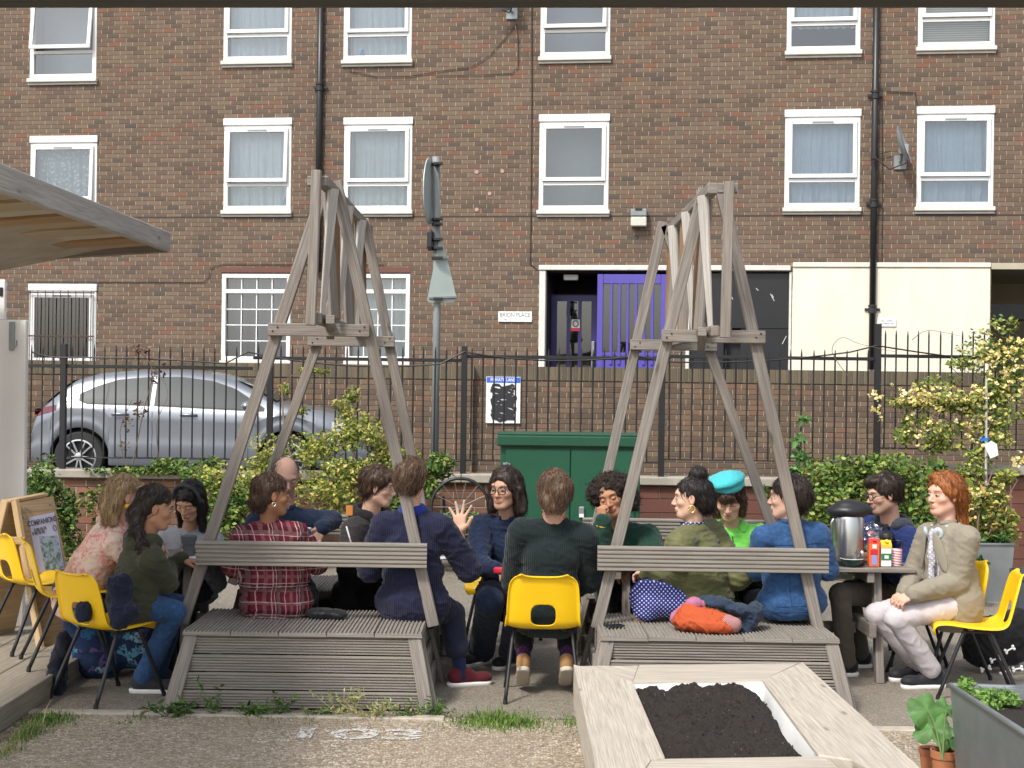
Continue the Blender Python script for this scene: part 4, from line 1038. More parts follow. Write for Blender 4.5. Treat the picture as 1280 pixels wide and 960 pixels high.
# ================================================================== FOREGROUND PLANTER
ZP = .36
t_ = thing('raised_bed', (1.0, 6.6, 0), 'pale sleeper framed raised bed of dark soil in the foreground', 'raised bed')
OL, OR_ = G(717, 831, ZP), G(1003, 828, ZP)
NL = G(748, 975, ZP); NR = G(1166, 975, ZP)
IL, IR = G(790, 852, ZP), G(953, 850, ZP); INR, INL = G(1023, 944, ZP), G(831, 947, ZP)
def slab(b, pts, z0, z1, c=.006):
    """prism with slightly eased top edge"""
    ctr = sum((Vector(p) for p in pts), Vector())/len(pts); n = len(pts)
    r0 = [Vector((p[0], p[1], z0)) for p in pts]; r1 = [Vector((p[0], p[1], z1-c)) for p in pts]
    r2 = [Vector((p[0]+(ctr.x-p[0])*c/((ctr-Vector(p)).length+.01), p[1]+(ctr.y-p[1])*c/((ctr-Vector(p)).length+.01), z1)) for p in pts]
    vs = r0+r1+r2; fs = [tuple(range(n-1, -1, -1)), tuple(range(2*n, 3*n))]; uv = []
    for a in (0, n):
        for i in range(n): j = (i+1) % n; fs.append((a+i, a+j, a+n+j, a+n+i))
    # grain along the longest edge
    es = [(Vector(pts[(i+1) % n])-Vector(pts[i])) for i in range(n)]; g = max(es, key=lambda v: v.length).normalized(); h_ = Vector((-g.y, g.x, 0)); o1, o2 = random.random()*30, random.random()*30
    for f in fs: uv.append([(vs[i].dot(g)+o1, vs[i].dot(h_)+vs[i].z+o2) for i in f])
    b.add(vs, fs, 0, uv)
IL2 = Vector((IL.x-.01, IL.y, ZP)); 
b = MB(); slab(b, [IL, OL+(OR_-OL)*.28-Vector((0,.0,0)), OR_+(OL-OR_)*.02, IR+Vector((.0,0,0))], ZP-.20, ZP-.004)
slab(b, [IL, OL+(OR_-OL)*.01, OL+(OR_-OL)*.28, IL+Vector((.002,.002,0))], ZP-.2, ZP-.006); b.build('rail', M['sleeper'], t_)
NL2 = NL+(NL-OL)*.25; NR2 = NR+(NR-OR_)*.25
b = MB(); slab(b, [OL, NL2, INL+Vector((-.06,-.05,0)), INL+Vector((0,0,0)), IL+Vector((-.0,0,0))], ZP-.20, ZP+.003); b.build('rail', M['sleeper'], t_)
b = MB(); slab(b, [IR, OR_, NR2, INR+Vector((.12,-.07,0)), INR], ZP-.20, ZP+.002); b.build('rail', M['sleeper'], t_)
b = MB(); slab(b, [INL+Vector((0,-.002,0)), INL+Vector((-.14,-.10,0)), NL2+Vector((.0,-.0,0)), NR2+Vector((-.2,0,0)), INR+Vector((.02,-.03,0)), INR+Vector((0,-.002,0))], ZP-.2, ZP-.003); b.build('rail', M['sleeper'], t_)
# lower sleepers
def wallbox(b, P0, P1, th, z0, z1):
    b.beam((P0.x, P0.y, (z0+z1)/2), (P1.x, P1.y, (z0+z1)/2), th, z1-z0, c=.006)
b = MB(); wallbox(b, OL+Vector((.08,-.08,0)), OR_+Vector((-.02,-.08,0)), .1, 0, ZP-.205); wallbox(b, OL+Vector((.08,-.1,0)), NL2+Vector((.08,0,0)), .1, 0, ZP-.206); wallbox(b, OR_+Vector((-.05,-.1,0)), NR2+Vector((-.06,0,0)), .1, 0, ZP-.206); b.build('side_sleeper', M['sleeper'], t_)
# liner
M['liner'] = plain('white_liner_sheet', (.78,.78,.77), .5, 0, .05, 8, .5, 20)
ring = [IL, IR, INR, INL]; P = []
cc = sum(ring, Vector())/4; n_ = 14
def ringpts(inset, z, wob):
    out = []
    for a in range(4):
        p, q = ring[a], ring[(a+1) % 4]
        for k in range(n_):
            v = p+(q-p)*k/n_; d = (cc-v); d.z = 0; d.normalize(); v = v+d*(inset+wob*math.sin(k*1.7+a*2)); out.append(Vector((v.x, v.y, z+wob*.6*math.sin(k*2.3+a))))
    return out
b = MB(); b.grid([ringpts(.002, ZP-.012, 0), ringpts(.012, ZP-.04, .002), ringpts(.03, ZP-.10, .006), ringpts(.05, ZP-.17, .006)], closed_u=True); b.build('liner', M['liner'], t_, smooth=True)
# soil
soil_v = []; nx, ny = 150, 170
P = []; 
for i in range(ny+1):
    row = []
    for j in range(nx+1):
        v_, u_ = i/ny, j/nx
        lft = IL+(INL-IL)*v_; rgt = IR+(INR-IR)*v_; q = lft+(rgt-lft)*u_
        d = (cc-q); d.z = 0; q = q+d.normalized()*.012*max(abs(u_-.5)*2, abs(v_-.5)*2)**6
        row.append(q)
    P.append(row)
A_ = np.array([[p.x, p.y, 0] for r_ in P for p in r_])
hgt = (vnoise(A_, 5, 1)-.5)*.06+(vnoise(A_, 16, 2)-.5)*.035+(vnoise(A_, 45, 3)-.5)*.022+(vnoise(A_, 110, 4)-.5)*.014
k = 0
for i in range(ny+1):
    for j in range(nx+1):
        ed = max(abs(j/nx-.5)*2, abs(i/ny-.5)*2); rd = max(0, (j/nx-.82)/.18)
        P[i][j] = Vector((P[i][j].x, P[i][j].y, ZP-.016+hgt[k]*1.2-.015*ed**6-.085*rd**1.5)); k += 1
t = NT('dark_compost'); co = t.coord(); n1 = t.noise(co, 90, 4, .7)
vo = t.n('TexVoronoi'); t.l(co, vo.inputs['Vector']); vo.inputs['Scale'].default_value = 60
fl = t.math('LESS_THAN', vo.outputs['Distance'], .13); rr_ = t.math('GREATER_THAN', t.sep(vo.outputs['Color'])[0], .8)
c = t.mix(n1, (.008,.006,.005), (.032,.022,.016)); c = t.mix(t.math('MULTIPLY', fl, rr_), c, (.30,.22,.13)); t.set(c, .95); t.bump(n1, 1.0, .01)
b = MB(); b.grid(P); b.build('soil', t.m, t_, smooth=True)
b = MB()
for k in range(700):
    i = random.randint(4, ny-4); j = random.randint(4, nx-4); p = P[i][j]; r = random.uniform(.002, .008)
    vs = [p+Vector((random.gauss(0,1), random.gauss(0,1), random.gauss(0,1))).normalized()*r*random.uniform(.6,1.2)+Vector((0,0,r*.6)) for _ in range(5)]
    b.add(vs, [(0,1,2),(0,2,3),(0,3,4),(0,4,1),(1,4,3,2)])
b.build('soil_crumb', t.m, t_)['kind'] = 'stuff'
# overhead beam above the camera
t_ = thing('overhead_beam', (0, 1.6, 2.2), 'blurred dark timber beam crossing the very top of the view', 'beam')
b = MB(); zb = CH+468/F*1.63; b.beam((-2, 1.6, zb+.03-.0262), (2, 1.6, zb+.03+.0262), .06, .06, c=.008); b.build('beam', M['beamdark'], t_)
# ================================================================== CAR
CY = 18.75; SC = F/CY; cx0 = W(33, 560, CY).x
car = thing('silver_car', (cx0+2.18, CY+.9, .54), 'silver hatchback parked on the street behind the left railings', 'car')
t = NT('silver_car_paint'); co = t.coord(); t.set((.22,.24,.27), .34, .5); t.b.inputs['Coat Weight'].default_value = .7; t.b.inputs['Coat Roughness'].default_value = .05; M['carpaint'] = t.m
M['rubber'] = plain('tyre_rubber', (.02,.02,.02), .8); M['alloy'] = plain('alloy_rim', (.55,.56,.57), .3, .8, .05)
M['plasticblack'] = plain('black_trim', (.015,.015,.016), .5)
def interp(x, xs, ys): return float(np.interp(x, xs, ys))
top_x = [0,.06,.18,.35,.55,.85,1.3,1.8,2.3,2.6,2.85,3.05,3.2,3.6,4.0,4.2,4.33,4.37]
top_z = [.62,.86,.98,1.13,1.30,1.385,1.43,1.44,1.40,1.32,1.20,1.09,1.015,.96,.87,.78,.66,.55]
belt_x = [0,.4,.8,3.0,3.3,4.37]; belt_z = [.80,1.0,.99,.90,.93,.70]
WA = [(.66,.31),(3.30,.31)]; ra = .375
def zbot(x):
    z = .20+.06*max(0, (x-3.9)/.47)**2+.08*max(0, (.35-x)/.35)
    for (wx, wz) in WA:
        d = abs(x-wx)
        if d < ra: z = max(z, wz+math.sqrt(ra*ra-d*d)*.98)
    return z
def hw(x): 
    e = 0
    if x < .5: e = ((.5-x)/.5)**2*.13
    if x > 3.6: e = ((x-3.6)/.77)**2*.20
    return .885-e
def sec(x):
    zt = interp(x, top_x, top_z); zb = zbot(x); bl = min(interp(x, belt_x, belt_z), zt-.06); h = hw(x)
    gl = max(zt-bl, .06); inw = min(.27, gl*.52)
    body = [(0, zb), (h-.12, zb), (h-.015, zb+.012), (h, zb+.05)]
    zl = max(.36, zb+.06)
    body += [(h+.004, zl+(bl-zl)*.25), (h-.012, zl+(bl-zl)*.45), (h+.012, zl+(bl-zl)*.72), (h+.002, bl-.05), (h-.028, bl)]
    for k in (.2, .4, .6, .8, .92): body.append((h-.03-inw*(k**1.15), bl+(zt-.035-bl)*k))
    body += [(h-.03-inw-.05, zt-.02), (h-.03-inw-.15, zt-.004), ((h-.03-inw-.15)*.5, zt+.008), (0, zt+.012)]
    return body
def side_y(x, z):   # half width at height
    s = sec(x); 
    for (a, b_) in zip(s[2:], s[3:]):
        if min(a[1], b_[1])-1e-6 <= z <= max(a[1], b_[1])+1e-6 and abs(a[1]-b_[1]) > 1e-6:
            k = (z-a[1])/(b_[1]-a[1]); return a[0]+(b_[0]-a[0])*k
    return s[10][0]
YM = CY+.9
def cp(x, y, z): return (cx0+x, YM+y, .54+z)
sx = sorted(set([round(v, 3) for v in np.linspace(0, 4.37, 90)]+[wx+s*ra for wx, _ in WA for s in (-1,-.995,-.95,.95,.995,1)]))
P = []
for x in sx:
    s = sec(x); row = [cp(x, -a, z) for a, z in s]+[cp(x, a, z) for a, z in reversed(s[1:-1])]; P.append(row)
b = MB(); b.grid(P, closed_u=True); n = len(P[0]); b.add(P[0], [tuple(range(n))]); b.add(P[-1], [tuple(range(n-1, -1, -1))])
body = b.build('body', M['carpaint'], car, smooth=True, auto=50)
def strip(name, xa, xb, lo, hi, mat, parent, off=.004, nx=44, nz=7, side=-1):
    P = []
    for k in range(nz+1):
        row = []
        for i in range(nx+1):
            x = xa+(xb-xa)*i/nx; z0, z1 = lo(x), hi(x); z = z0+(max(z1, z0+.001)-z0)*k/nz
            row.append(cp(x, side*(side_y(x, z)+off), z))
        P.append(row)
    b = MB(); b.grid(P); return b.build(name, mat, parent, smooth=True)
wlo = lambda x: interp(x, [.6,.75,1.6,2.9,3.0], [1.06,1.00,.985,.935,.935])
whi = lambda x: interp(x, [.6,.85,1.1,1.5,1.9,2.3,2.6,3.0], [1.08,1.20,1.285,1.325,1.33,1.285,1.19,.945])
for sd_ in (-1, 1):
    strip('window_trim', .64, 3.0, lambda x: wlo(x)-.018, lambda x: whi(x)+.016, M['plasticblack'], car, .002, side=sd_)
    strip('side_window', .70, .985, lambda x: wlo(x), lambda x: whi(x), M['carglass'], car, .006, side=sd_)
    strip('side_window', 1.015, 1.52, lambda x: wlo(x), lambda x: whi(x), M['carglass'], car, .006, side=sd_)
    strip('side_window', 1.64, 2.95, lambda x: wlo(x), lambda x: whi(x), M['carglass'], car, .006, side=sd_)
    strip('door_pillar', 1.55, 1.60, lambda x: wlo(x)-.018, lambda x: whi(x)+.014, M['carpaint'], car, .008, 4, side=sd_)
    for (xg) in (1.585,):
        strip('door_seam', xg-.004, xg+.004, lambda x: .30, lambda x: wlo(x)-.02, M['plasticblack'], car, .001, 2, 10, side=sd_)
    strip('door_seam', 2.80, 2.808, lambda x: .3, lambda x: .92, M['plasticblack'], car, .001, 2, 10, side=sd_)
    strip('door_seam', 1.02, 2.8, lambda x: .315, lambda x: .323, M['plasticblack'], car, .001, 20, 2, side=sd_)
    for xh in (1.18, 2.05):
        y = side_y(xh, .85); b = MB(); b.tube([cp(xh-.10, sd_*(y+.005), .86), cp(xh-.08, sd_*(y+.03), .865), cp(xh+.08, sd_*(y+.03), .865), cp(xh+.10, sd_*(y+.005), .86)], .016, 8); b.build('door_handle', M['carpaint'], car, smooth=True)
    b = MB(); y = side_y(2.80, .95); rot = [(2.72,.08),(2.78,.17),(2.86,.17)]
    P = []
    for k in range(9):
        a = math.pi*k/8; P.append([cp(2.80+.075*math.sin(a)*math.cos(th)-.0, sd_*(y+.14-.10*math.cos(a)), .99+.065*math.sin(a)*math.sin(th)) for th in np.linspace(0, 2*math.pi, 17)[:-1]])
    b.grid(P, closed_u=True); mr = b.build('wing_mirror', M['carpaint'], car, smooth=True)
    b = MB(); b.beam(cp(2.83, sd_*(y-.02), .90), cp(2.81, sd_*(y+.08), .94), .06, .06, c=.01); b.build('mirror_foot', M['plasticblack'], mr)
    strip('tail_lamp', .05, .36, lambda x: .80+.1*(x/.36), lambda x: .90+.07*(x/.36), plain('red_lamp', (.12,.008,.012), .2, coat=1) if sd_ < 0 else bpy.data.materials['red_lamp'], car, .006, 12, side=sd_)
    strip('headlamp', 3.86, 4.28, lambda x: .66+.03*(x-3.86), lambda x: .80-.2*(x-3.86), plain('lamp_glass', (.5,.5,.5), .1, .3, coat=1) if sd_ < 0 else bpy.data.materials['lamp_glass'], car, .006, 12, side=sd_)
# windscreen and hatch glass
for (xa, xb, nm) in ((2.62, 3.14, 'windscreen'), (.16, .52, 'rear_window')):
    P = []
    for i in range(9):
        x = xa+(xb-xa)*i/8; s = sec(x); w_ = s[-4][0]*.98
        P.append([cp(x, u*w_, interp(x, top_x, top_z)+.016+(.006 if abs(u) < .8 else -.004)) for u in np.linspace(-1, 1, 9)])
    b = MB(); b.grid(P); b.build(nm, M['carglass'], car, smooth=True)
for (wx, wz) in WA:
    for sd_ in (-1, 1):
        c = cp(wx, sd_*(.80), wz+.005); Rm = Matrix.Translation(c) @ Matrix.Rotation(-sd_*math.pi/2, 4, 'X')
        b = MB(); b.lathe([(.20,-.09),(.30,-.09),(.318,-.06),(.318,.06),(.30,.09),(.225,.095)], n=36, capt=False); b.v = [tuple(Rm @ Vector(p)) for p in b.v]; wh = b.build('wheel', M['rubber'], car, smooth=True, auto=40)
        b = MB(); b.lathe([(.215,.06),(.228,.088),(.205,.092),(.20,.05)], n=36, capb=False, capt=False)
        for k in range(10):
            a = 2*math.pi*k/10; da = .09 if k % 2 else -.09
            b.beam((.04*math.cos(a), .04*math.sin(a), .072), (.21*math.cos(a+da), .21*math.sin(a+da), .075), .022, .03, (0,0,1), .004)
        b.lathe([(.0,.05),(.055,.06),(.055,.085),(.03,.09)], n=20)
        b.v = [tuple(Rm @ Vector(p)) for p in b.v]; b.build('rim', M['alloy'], wh, smooth=True, auto=40)
        b = MB(); b.lathe([(.21,.02),(.0,.02)], n=24, capb=False, capt=False); b.v = [tuple(Rm @ Vector(p)) for p in b.v]; b.build('brake_disc', M['plasticblack'], wh)
        b = MB(); b.lathe([(.36,-.16),(.36,.02)], n=30, capb=True, capt=False); b.v = [tuple(Rm @ Vector(p)) for p in b.v]; b.build('wheel_arch', M['plasticblack'], car)

# ================================================================== PLANTS
def leaf_mat(name):
    t = NT(name); at = t.n('Attribute'); at.attribute_name = 'Col'
    c = t.mix(.25, at.outputs['Color'], t.mix(t.noise(t.coord(), 60, 2), (0,0,0), (1,1,1)), 'OVERLAY')
    t.set(c, .5); t.b.inputs['Specular IOR Level'].default_value = .35
    tl = t.n('BsdfTranslucent'); t.l(c, tl.inputs[0]); mx = t.n('MixShader'); mx.inputs[0].default_value = .28
    t.l(t.b.outputs[0], mx.inputs[1]); t.l(tl.outputs[0], mx.inputs[2]); t.l(mx.outputs[0], t.out.inputs[0]); return t.m
M['leaf'] = leaf_mat('leaf')
M['bark'] = plain('brown_stem', (.14,.10,.07), .9, 0, .3, 20, .5, 80)
M['greenstem'] = plain('green_stem', (.12,.18,.05), .8, 0, .3, 20)
def leaves(name, centers, size, cols, parent, shape=.55, droop=.0, jit=.25, up=None, kind=None, rng=RNG, face=(0,-.5,.6)):
    """centers Nx3 world; each leaf a folded 6-vertex blade"""
    C = np.asarray(centers, float); N = len(C)
    if N == 0: return None
    d = rng.normal(size=(N, 3)); d[:, 2] *= .6; d[:, 2] -= droop; d /= np.linalg.norm(d, axis=1)[:, None]
    nr = rng.normal(size=(N, 3))+np.array(face)*1.3; s_ = np.cross(d, nr); s_ /= np.linalg.norm(s_, axis=1)[:, None]+1e-9; nr = np.cross(s_, d)
    L = size*np.exp(rng.normal(size=(N, 1))*jit); Wd = L*shape*.5
    v0 = C; v1 = C+d*L*.35+s_*Wd+nr*L*.06; v2 = C+d*L*.75+s_*Wd*.7+nr*L*.03; v3 = C+d*L-nr*L*.05; v4 = C+d*L*.75-s_*Wd*.7+nr*L*.03; v5 = C+d*L*.35-s_*Wd+nr*L*.06
    off = np.array(WL[parent.name]); V = np.stack([v0,v1,v2,v3,v4,v5], 1).reshape(-1, 3)-off
    me = bpy.data.meshes.new(name); base = np.arange(N)[:, None]*6
    Fc = np.concatenate([base+np.array([0,1,2,3]), base+np.array([0,3,4,5])], 1).reshape(-1, 4)
    me.vertices.add(N*6); me.vertices.foreach_set('co', V.ravel()); me.loops.add(len(Fc)*4); me.loops.foreach_set('vertex_index', Fc.ravel().astype(np.int32))
    me.polygons.add(len(Fc)); me.polygons.foreach_set('loop_start', np.arange(len(Fc))*4); me.update(calc_edges=True)
    pal = np.array(cols); ci = rng.integers(0, len(pal), N); col = pal[ci]*np.exp(rng.normal(size=(N, 1))*.22)
    ca = me.color_attributes.new('Col', 'FLOAT_COLOR', 'POINT'); cc = np.ones((N*6, 4)); cc[:, :3] = np.repeat(col, 6, 0); ca.data.foreach_set('color', cc.ravel())
    me.materials.append(M['leaf']); o = bpy.data.objects.new(name, me); link(o); o.parent = parent; WL[o.name] = Vector(off)
    if kind: o['kind'] = kind
    return o
def clump(c, r, n, rng=RNG, shell=.55):
    d = rng.normal(size=(n, 3)); d /= np.linalg.norm(d, axis=1)[:, None]; k = (shell+(1-shell)*rng.random((n, 1)))**.6
    return np.array(c)+d*k*np.array(r)
GR = [(.045,.11,.018),(.07,.15,.025),(.10,.19,.035),(.035,.08,.02)]
YG = [(.34,.36,.07),(.46,.43,.10),(.22,.28,.05),(.50,.43,.14),(.12,.18,.03),(.08,.14,.03)]
IV = [(.10,.19,.035),(.16,.25,.05),(.05,.11,.025),(.26,.30,.07),(.035,.08,.02)]
def shrub(name, label, cat, clumps, cols, size, stems=(), flowers=None, group=None, shape=.55, face=(0,-.5,.6)):
    """clumps: (px x, px y, D, rx px, ry px, depth, n)"""
    x = sum(c[0] for c in clumps)/len(clumps); D = sum(c[2] for c in clumps)/len(clumps); g = W(x, 600, D)
    t_ = thing(name, (g.x, D, 0), label, cat, group); pts = []
    for (px_, py_, D_, rx, ry, dp, n) in clumps:
        s_ = D_/F; n = int(n*1.75); k = max(1, int(n/80)); c = W(px_, py_, D_)
        # break each clump into sub-clumps so the outline is uneven
        for q in range(k):
            a = RNG.normal(size=3)*.42; cc = np.array(c)+a*np.array([rx*s_, dp, ry*s_]); pts.append(clump(cc, (rx*s_*.45, dp*.5, ry*s_*.45), max(6, n//k)))
    P = np.concatenate(pts); P = P[P[:, 2] > .03]; leaves('foliage', P, size, cols, t_, shape, face=face)
    for st in stems:
        pp = [W(*p) for p in st[:-1]]; pp = [Vector(tuple(q)) for q in catmull([tuple(p) for p in pp], 4)]; m = len(pp)
        b = MB(); b.tube(pp, [st[-1]*(1-.6*i/m) for i in range(m)], 6); b.build('stem', M['bark'], t_)
    if flowers:
        fp = []
        for (px_, py_, D_, rx, ry, n) in flowers:
            s_ = D_/F; c = np.array(W(px_, py_, D_)); fp.append(c+RNG.normal(size=(n, 3))*np.array([rx*s_, .06, ry*s_])*.55)
        fp = np.concatenate(fp); pet = np.repeat(fp, 7, 0)+RNG.normal(size=(len(fp)*7, 3))*.008
        leaves('flowers', pet, .028, [(.78,.68,.30),(.85,.78,.45),(.72,.60,.20)], t_, .9)
    return t_
shrub('golden_shrub', 'golden yellow leaved shrub sprawling over the wall behind the bald man', 'shrub',
  [(330,595,14.4,42,34,.25,900),(395,560,14.6,46,26,.25,700),(440,540,14.6,34,32,.22,650),(450,590,14.4,48,28,.25,900),(300,620,14.3,34,34,.22,700),(360,520,14.9,26,10,.1,70),(375,462,15.0,22,14,.1,80),(352,478,15.0,16,18,.1,60),(270,600,14.4,34,22,.22,500),(510,570,14.6,24,16,.2,260),(415,620,14.2,50,22,.2,600),(345,640,14.2,30,26,.2,500),(430,510,14.7,20,18,.15,200),(480,560,14.6,26,30,.2,400),(395,460,15,24,6,.05,40)],
  YG, .036, stems=[((440,660,14.5),(448,600,14.5),(430,520,14.7),.02), ((400,640,14.3),(360,560,14.5),(352,480,14.9),.014), ((425,650,14.2),(446,614,14.2),(480,585,14.2),.022), ((350,490,14.9),(372,465,15),(420,462,15),.006)])
shrub('ivy_bush', 'dense green ivy bush on the low wall between left table and golden shrub', 'bush', [(285,640,14.2,36,50,.25,1500),(255,600,14.5,36,16,.2,350),(305,700,14.1,40,40,.2,700)], IV, .042)
shrub('ivy_bush', 'green ivy bush beside the white panel at the far left', 'bush', [(50,620,14.3,26,46,.25,1100),(85,660,14.3,20,44,.2,550),(130,690,14.2,30,30,.2,500)], GR+IV, .042)
shrub('creeper', 'small leafy creeper trailing on the coping at left, below the silver car', 'creeper', [(150,588,14.9,70,7,.1,260),(215,585,14.9,50,12,.12,320),(250,580,14.9,28,14,.1,200),(120,640,14.7,14,40,.1,160)], IV, .04)
shrub('dried_climber', 'wispy climber with dead brown leaves twined up the railings in front of the car', 'climber', [(168,440,15.0,26,12,.06,30),(185,465,15.0,10,24,.05,22),(180,505,15.0,12,30,.05,26),(158,535,15.0,14,24,.05,18),(152,565,15,14,14,.05,16),(200,480,15,8,20,.04,12)], [(.12,.06,.045),(.18,.11,.07),(.09,.05,.04)], .034,
  stems=[((165,585,15),(178,520,14.95),(190,460,15),(160,430,15),.007), ((158,585,15),(150,540,15),(165,500,15),.006), ((200,585,15),(196,530,14.95),(210,490,15),(190,455,15),.005)])
shrub('wall_ivy', 'leafy ivy spilling over the coping behind the navy jumper sitter', 'ivy', [(525,600,14.5,36,24,.2,650),(555,590,14.6,30,12,.15,260),(500,640,14.3,28,30,.2,500),(560,660,14.3,34,26,.2,500),(545,575,15.0,26,10,.1,120)], IV, .045)
shrub('laurel_hedge', 'big green laurel bush on the low wall behind the steel flask', 'bush', [(1060,610,14.5,50,32,.3,1500),(1110,600,14.5,52,30,.3,1500),(1150,640,14.3,40,44,.3,1300),(1040,650,14.3,40,40,.3,1100),(1090,680,14.2,60,40,.3,1100),(1165,590,14.7,24,20,.2,350)], IV+[(.30,.34,.08)], .05, shape=.6)
shrub('climbing_rose', 'yellow flowered climbing rose on the right hand railings', 'climbing rose',
  [(1250,440,14.8,40,28,.15,520),(1200,455,14.8,34,12,.12,130),(1190,500,14.8,58,18,.15,800),(1250,500,14.8,30,40,.15,500),(1140,505,14.8,40,12,.12,160),(1170,540,14.8,40,24,.15,420),(1230,540,14.8,30,26,.15,320),(1260,480,14.8,26,30,.15,260),(1130,545,14.8,24,16,.1,120),(1215,590,14.7,40,20,.15,260)],
  [(.17,.24,.05),(.26,.32,.07),(.40,.42,.10),(.10,.16,.04)], .042,
  stems=[((1232,640,14.6),(1234,560,14.7),(1236,470,14.8),(1240,430,14.8),.016), ((1230,600,14.7),(1210,540,14.8),(1160,515,14.8),(1100,480,14.8),.007), ((1236,560,14.7),(1225,500,14.8),(1190,460,14.8),.007), ((1264,640,14.6),(1262,560,14.7),(1258,480,14.8),.008), ((1090,590,14.8),(1140,545,14.8),(1180,520,14.8),.006), ((1060,470,14.9),(1040,440,14.9),(1052,422,14.9),(1075,430,14.9),(1120,440,14.9),.004), ((1140,425,14.9),(1160,413,14.9),(1200,420,14.9),.004)],
  flowers=[(1190,495,14.7,52,13,95),(1250,440,14.7,36,24,70),(1140,500,14.7,34,10,26),(1165,535,14.7,34,20,36),(1225,540,14.7,24,20,30),(1095,500,14.7,8,14,12),(1265,480,14.7,18,20,20),(1273,575,14.4,6,7,12)])
shrub('garden_shrub', 'loose yellow green shrub behind the redhead, above the metal trough', 'shrub', [(1230,625,13.2,36,30,.2,520),(1250,650,13.2,30,30,.2,360),(1205,640,13.4,20,40,.2,300),(1215,670,13.2,36,20,.2,400),(1265,600,13.6,24,18,.15,120)],
  [(.20,.26,.05),(.33,.36,.08),(.45,.32,.10),(.12,.18,.04)], .045, stems=[((1222,690,13.1),(1224,640,13.1),(1240,590,13.4),.012), ((1225,690,13.1),(1250,640,13.1),(1272,600,13.3),.008), ((1222,690,13.1),(1200,630,13.2),(1190,600,13.3),.007)], flowers=[(1225,616,13.1,34,7,26),(1212,640,13.1,10,16,8)])
shrub('tall_weed', 'single tall green weed against the dark wall right of the right easel', 'weed', [(1005,525,14.9,5,8,.03,10),(1003,545,14.9,16,6,.05,12),(1006,565,14.9,16,12,.05,16),(1000,585,14.8,22,10,.08,24)], [(.10,.22,.06),(.14,.28,.09)], .10, stems=[((1005,600,14.8),(1006,560,14.9),(1005,515,14.9),.006)], shape=.4)
shrub('weedy_plant', 'thin green weed standing before the red painted wall behind the beret wearer', 'weed', [(955,620,14.6,8,20,.05,40),(962,640,14.6,10,14,.05,40)], GR, .06, stems=[((958,690,14.6),(958,640,14.6),(954,605,14.6),.005)], shape=.35)
# plant tag with blue tie
pt = W(1239, 560, 14.5); t_ = thing('plant_tag', pt, 'white plant tag hanging from a blue tie on the rose stake', 'plant tag')
b = MB(); b.poly([W(x, y, 14.45) for x, y in [(1230,556),(1238,573),(1248,569),(1246,555),(1239,551)]], .004, (0,-1,0)); b.build('tag_card', plain('tag_white', (.75,.78,.72), .5), t_)
b = MB(); c_ = W(1230, 549, 14.45)
for k in range(9): a = k*.7; b.tube([c_, c_+Vector((.05*math.cos(a), -.01, .03*math.sin(a)))], .006, 5)
b.build('blue_tie', plain('blue_tape', (.02,.16,.5), .5), t_)
b = MB(); b.tube([W(1232, 690, 14.5), W(1233, 470, 14.75)], .013, 8); b.build('stake', M['palewood'], t_)

# weeds along the bench and grass tufts
def sprig(x, y, hpx, spread, label, n=14, cols=GR, blade=.05, group='weeds at the foot of the left bench', dry=False):
    g = G(x, y, .0); s_ = F/g.y; t_ = thing('weed', g, label, 'weed', group); rr = random.Random(int(x*7+y)); P = []; b = MB(); D = g.y-.02
    for k in range(n):
        a = rr.gauss(0, 1)*spread/s_; h = hpx/s_*rr.uniform(.35, 1); p0 = g+Vector((rr.gauss(0,.03), rr.uniform(-.05,.02), 0)); p1 = p0+Vector((a*.6, rr.uniform(-.06,.0), h*.6)); p2 = p0+Vector((a, rr.uniform(-.1,.0), h))
        b.tube([p0, p1, p2], [.0022,.0018,.0012], 5)
        for q in range(9):
            k_ = q/8; p = p0.lerp(p1, min(1, k_*2)) if k_ < .5 else p1.lerp(p2, (k_-.5)*2); P.append(tuple(p))
    b.build('stem', M['greenstem'] if not dry else plain('dry_stem', (.42,.36,.20), .9), t_); leaves('leaf', P, blade, cols, t_, .3, rng=np.random.default_rng(int(x)))
    return t_
DRY = [(.45,.40,.22),(.32,.34,.14),(.20,.26,.08)]
sprig(222, 893, 22, 12, 'small bright green weed at the left foot of the left bench')
sprig(262, 893, 55, 22, 'tall spindly weed leaning in front of the left bench panel', 7, blade=.035)
sprig(352, 893, 34, 8, 'upright green weed at the middle of the left bench front', 9, blade=.04)
sprig(318, 893, 16, 16, 'low green weeds between the two upright weeds on the left bench front', 16, blade=.035)
sprig(430, 893, 34, 20, 'pale wispy dry weeds under the right half of the left bench', 16, DRY, .03, dry=True)
sprig(470, 896, 26, 24, 'straw coloured dry weeds near the painted number', 22, DRY, .03, dry=True)
sprig(510, 895, 22, 14, 'green and straw weeds beside the right foot of the left bench', 14, GR+DRY, .03)
sprig(543, 893, 24, 10, 'bright green weed at the corner of the left bench', 14, blade=.03)
sprig(395, 893, 14, 16, 'low sparse weeds in front of the bench panel, above the painted number', 10, GR+DRY, .03)
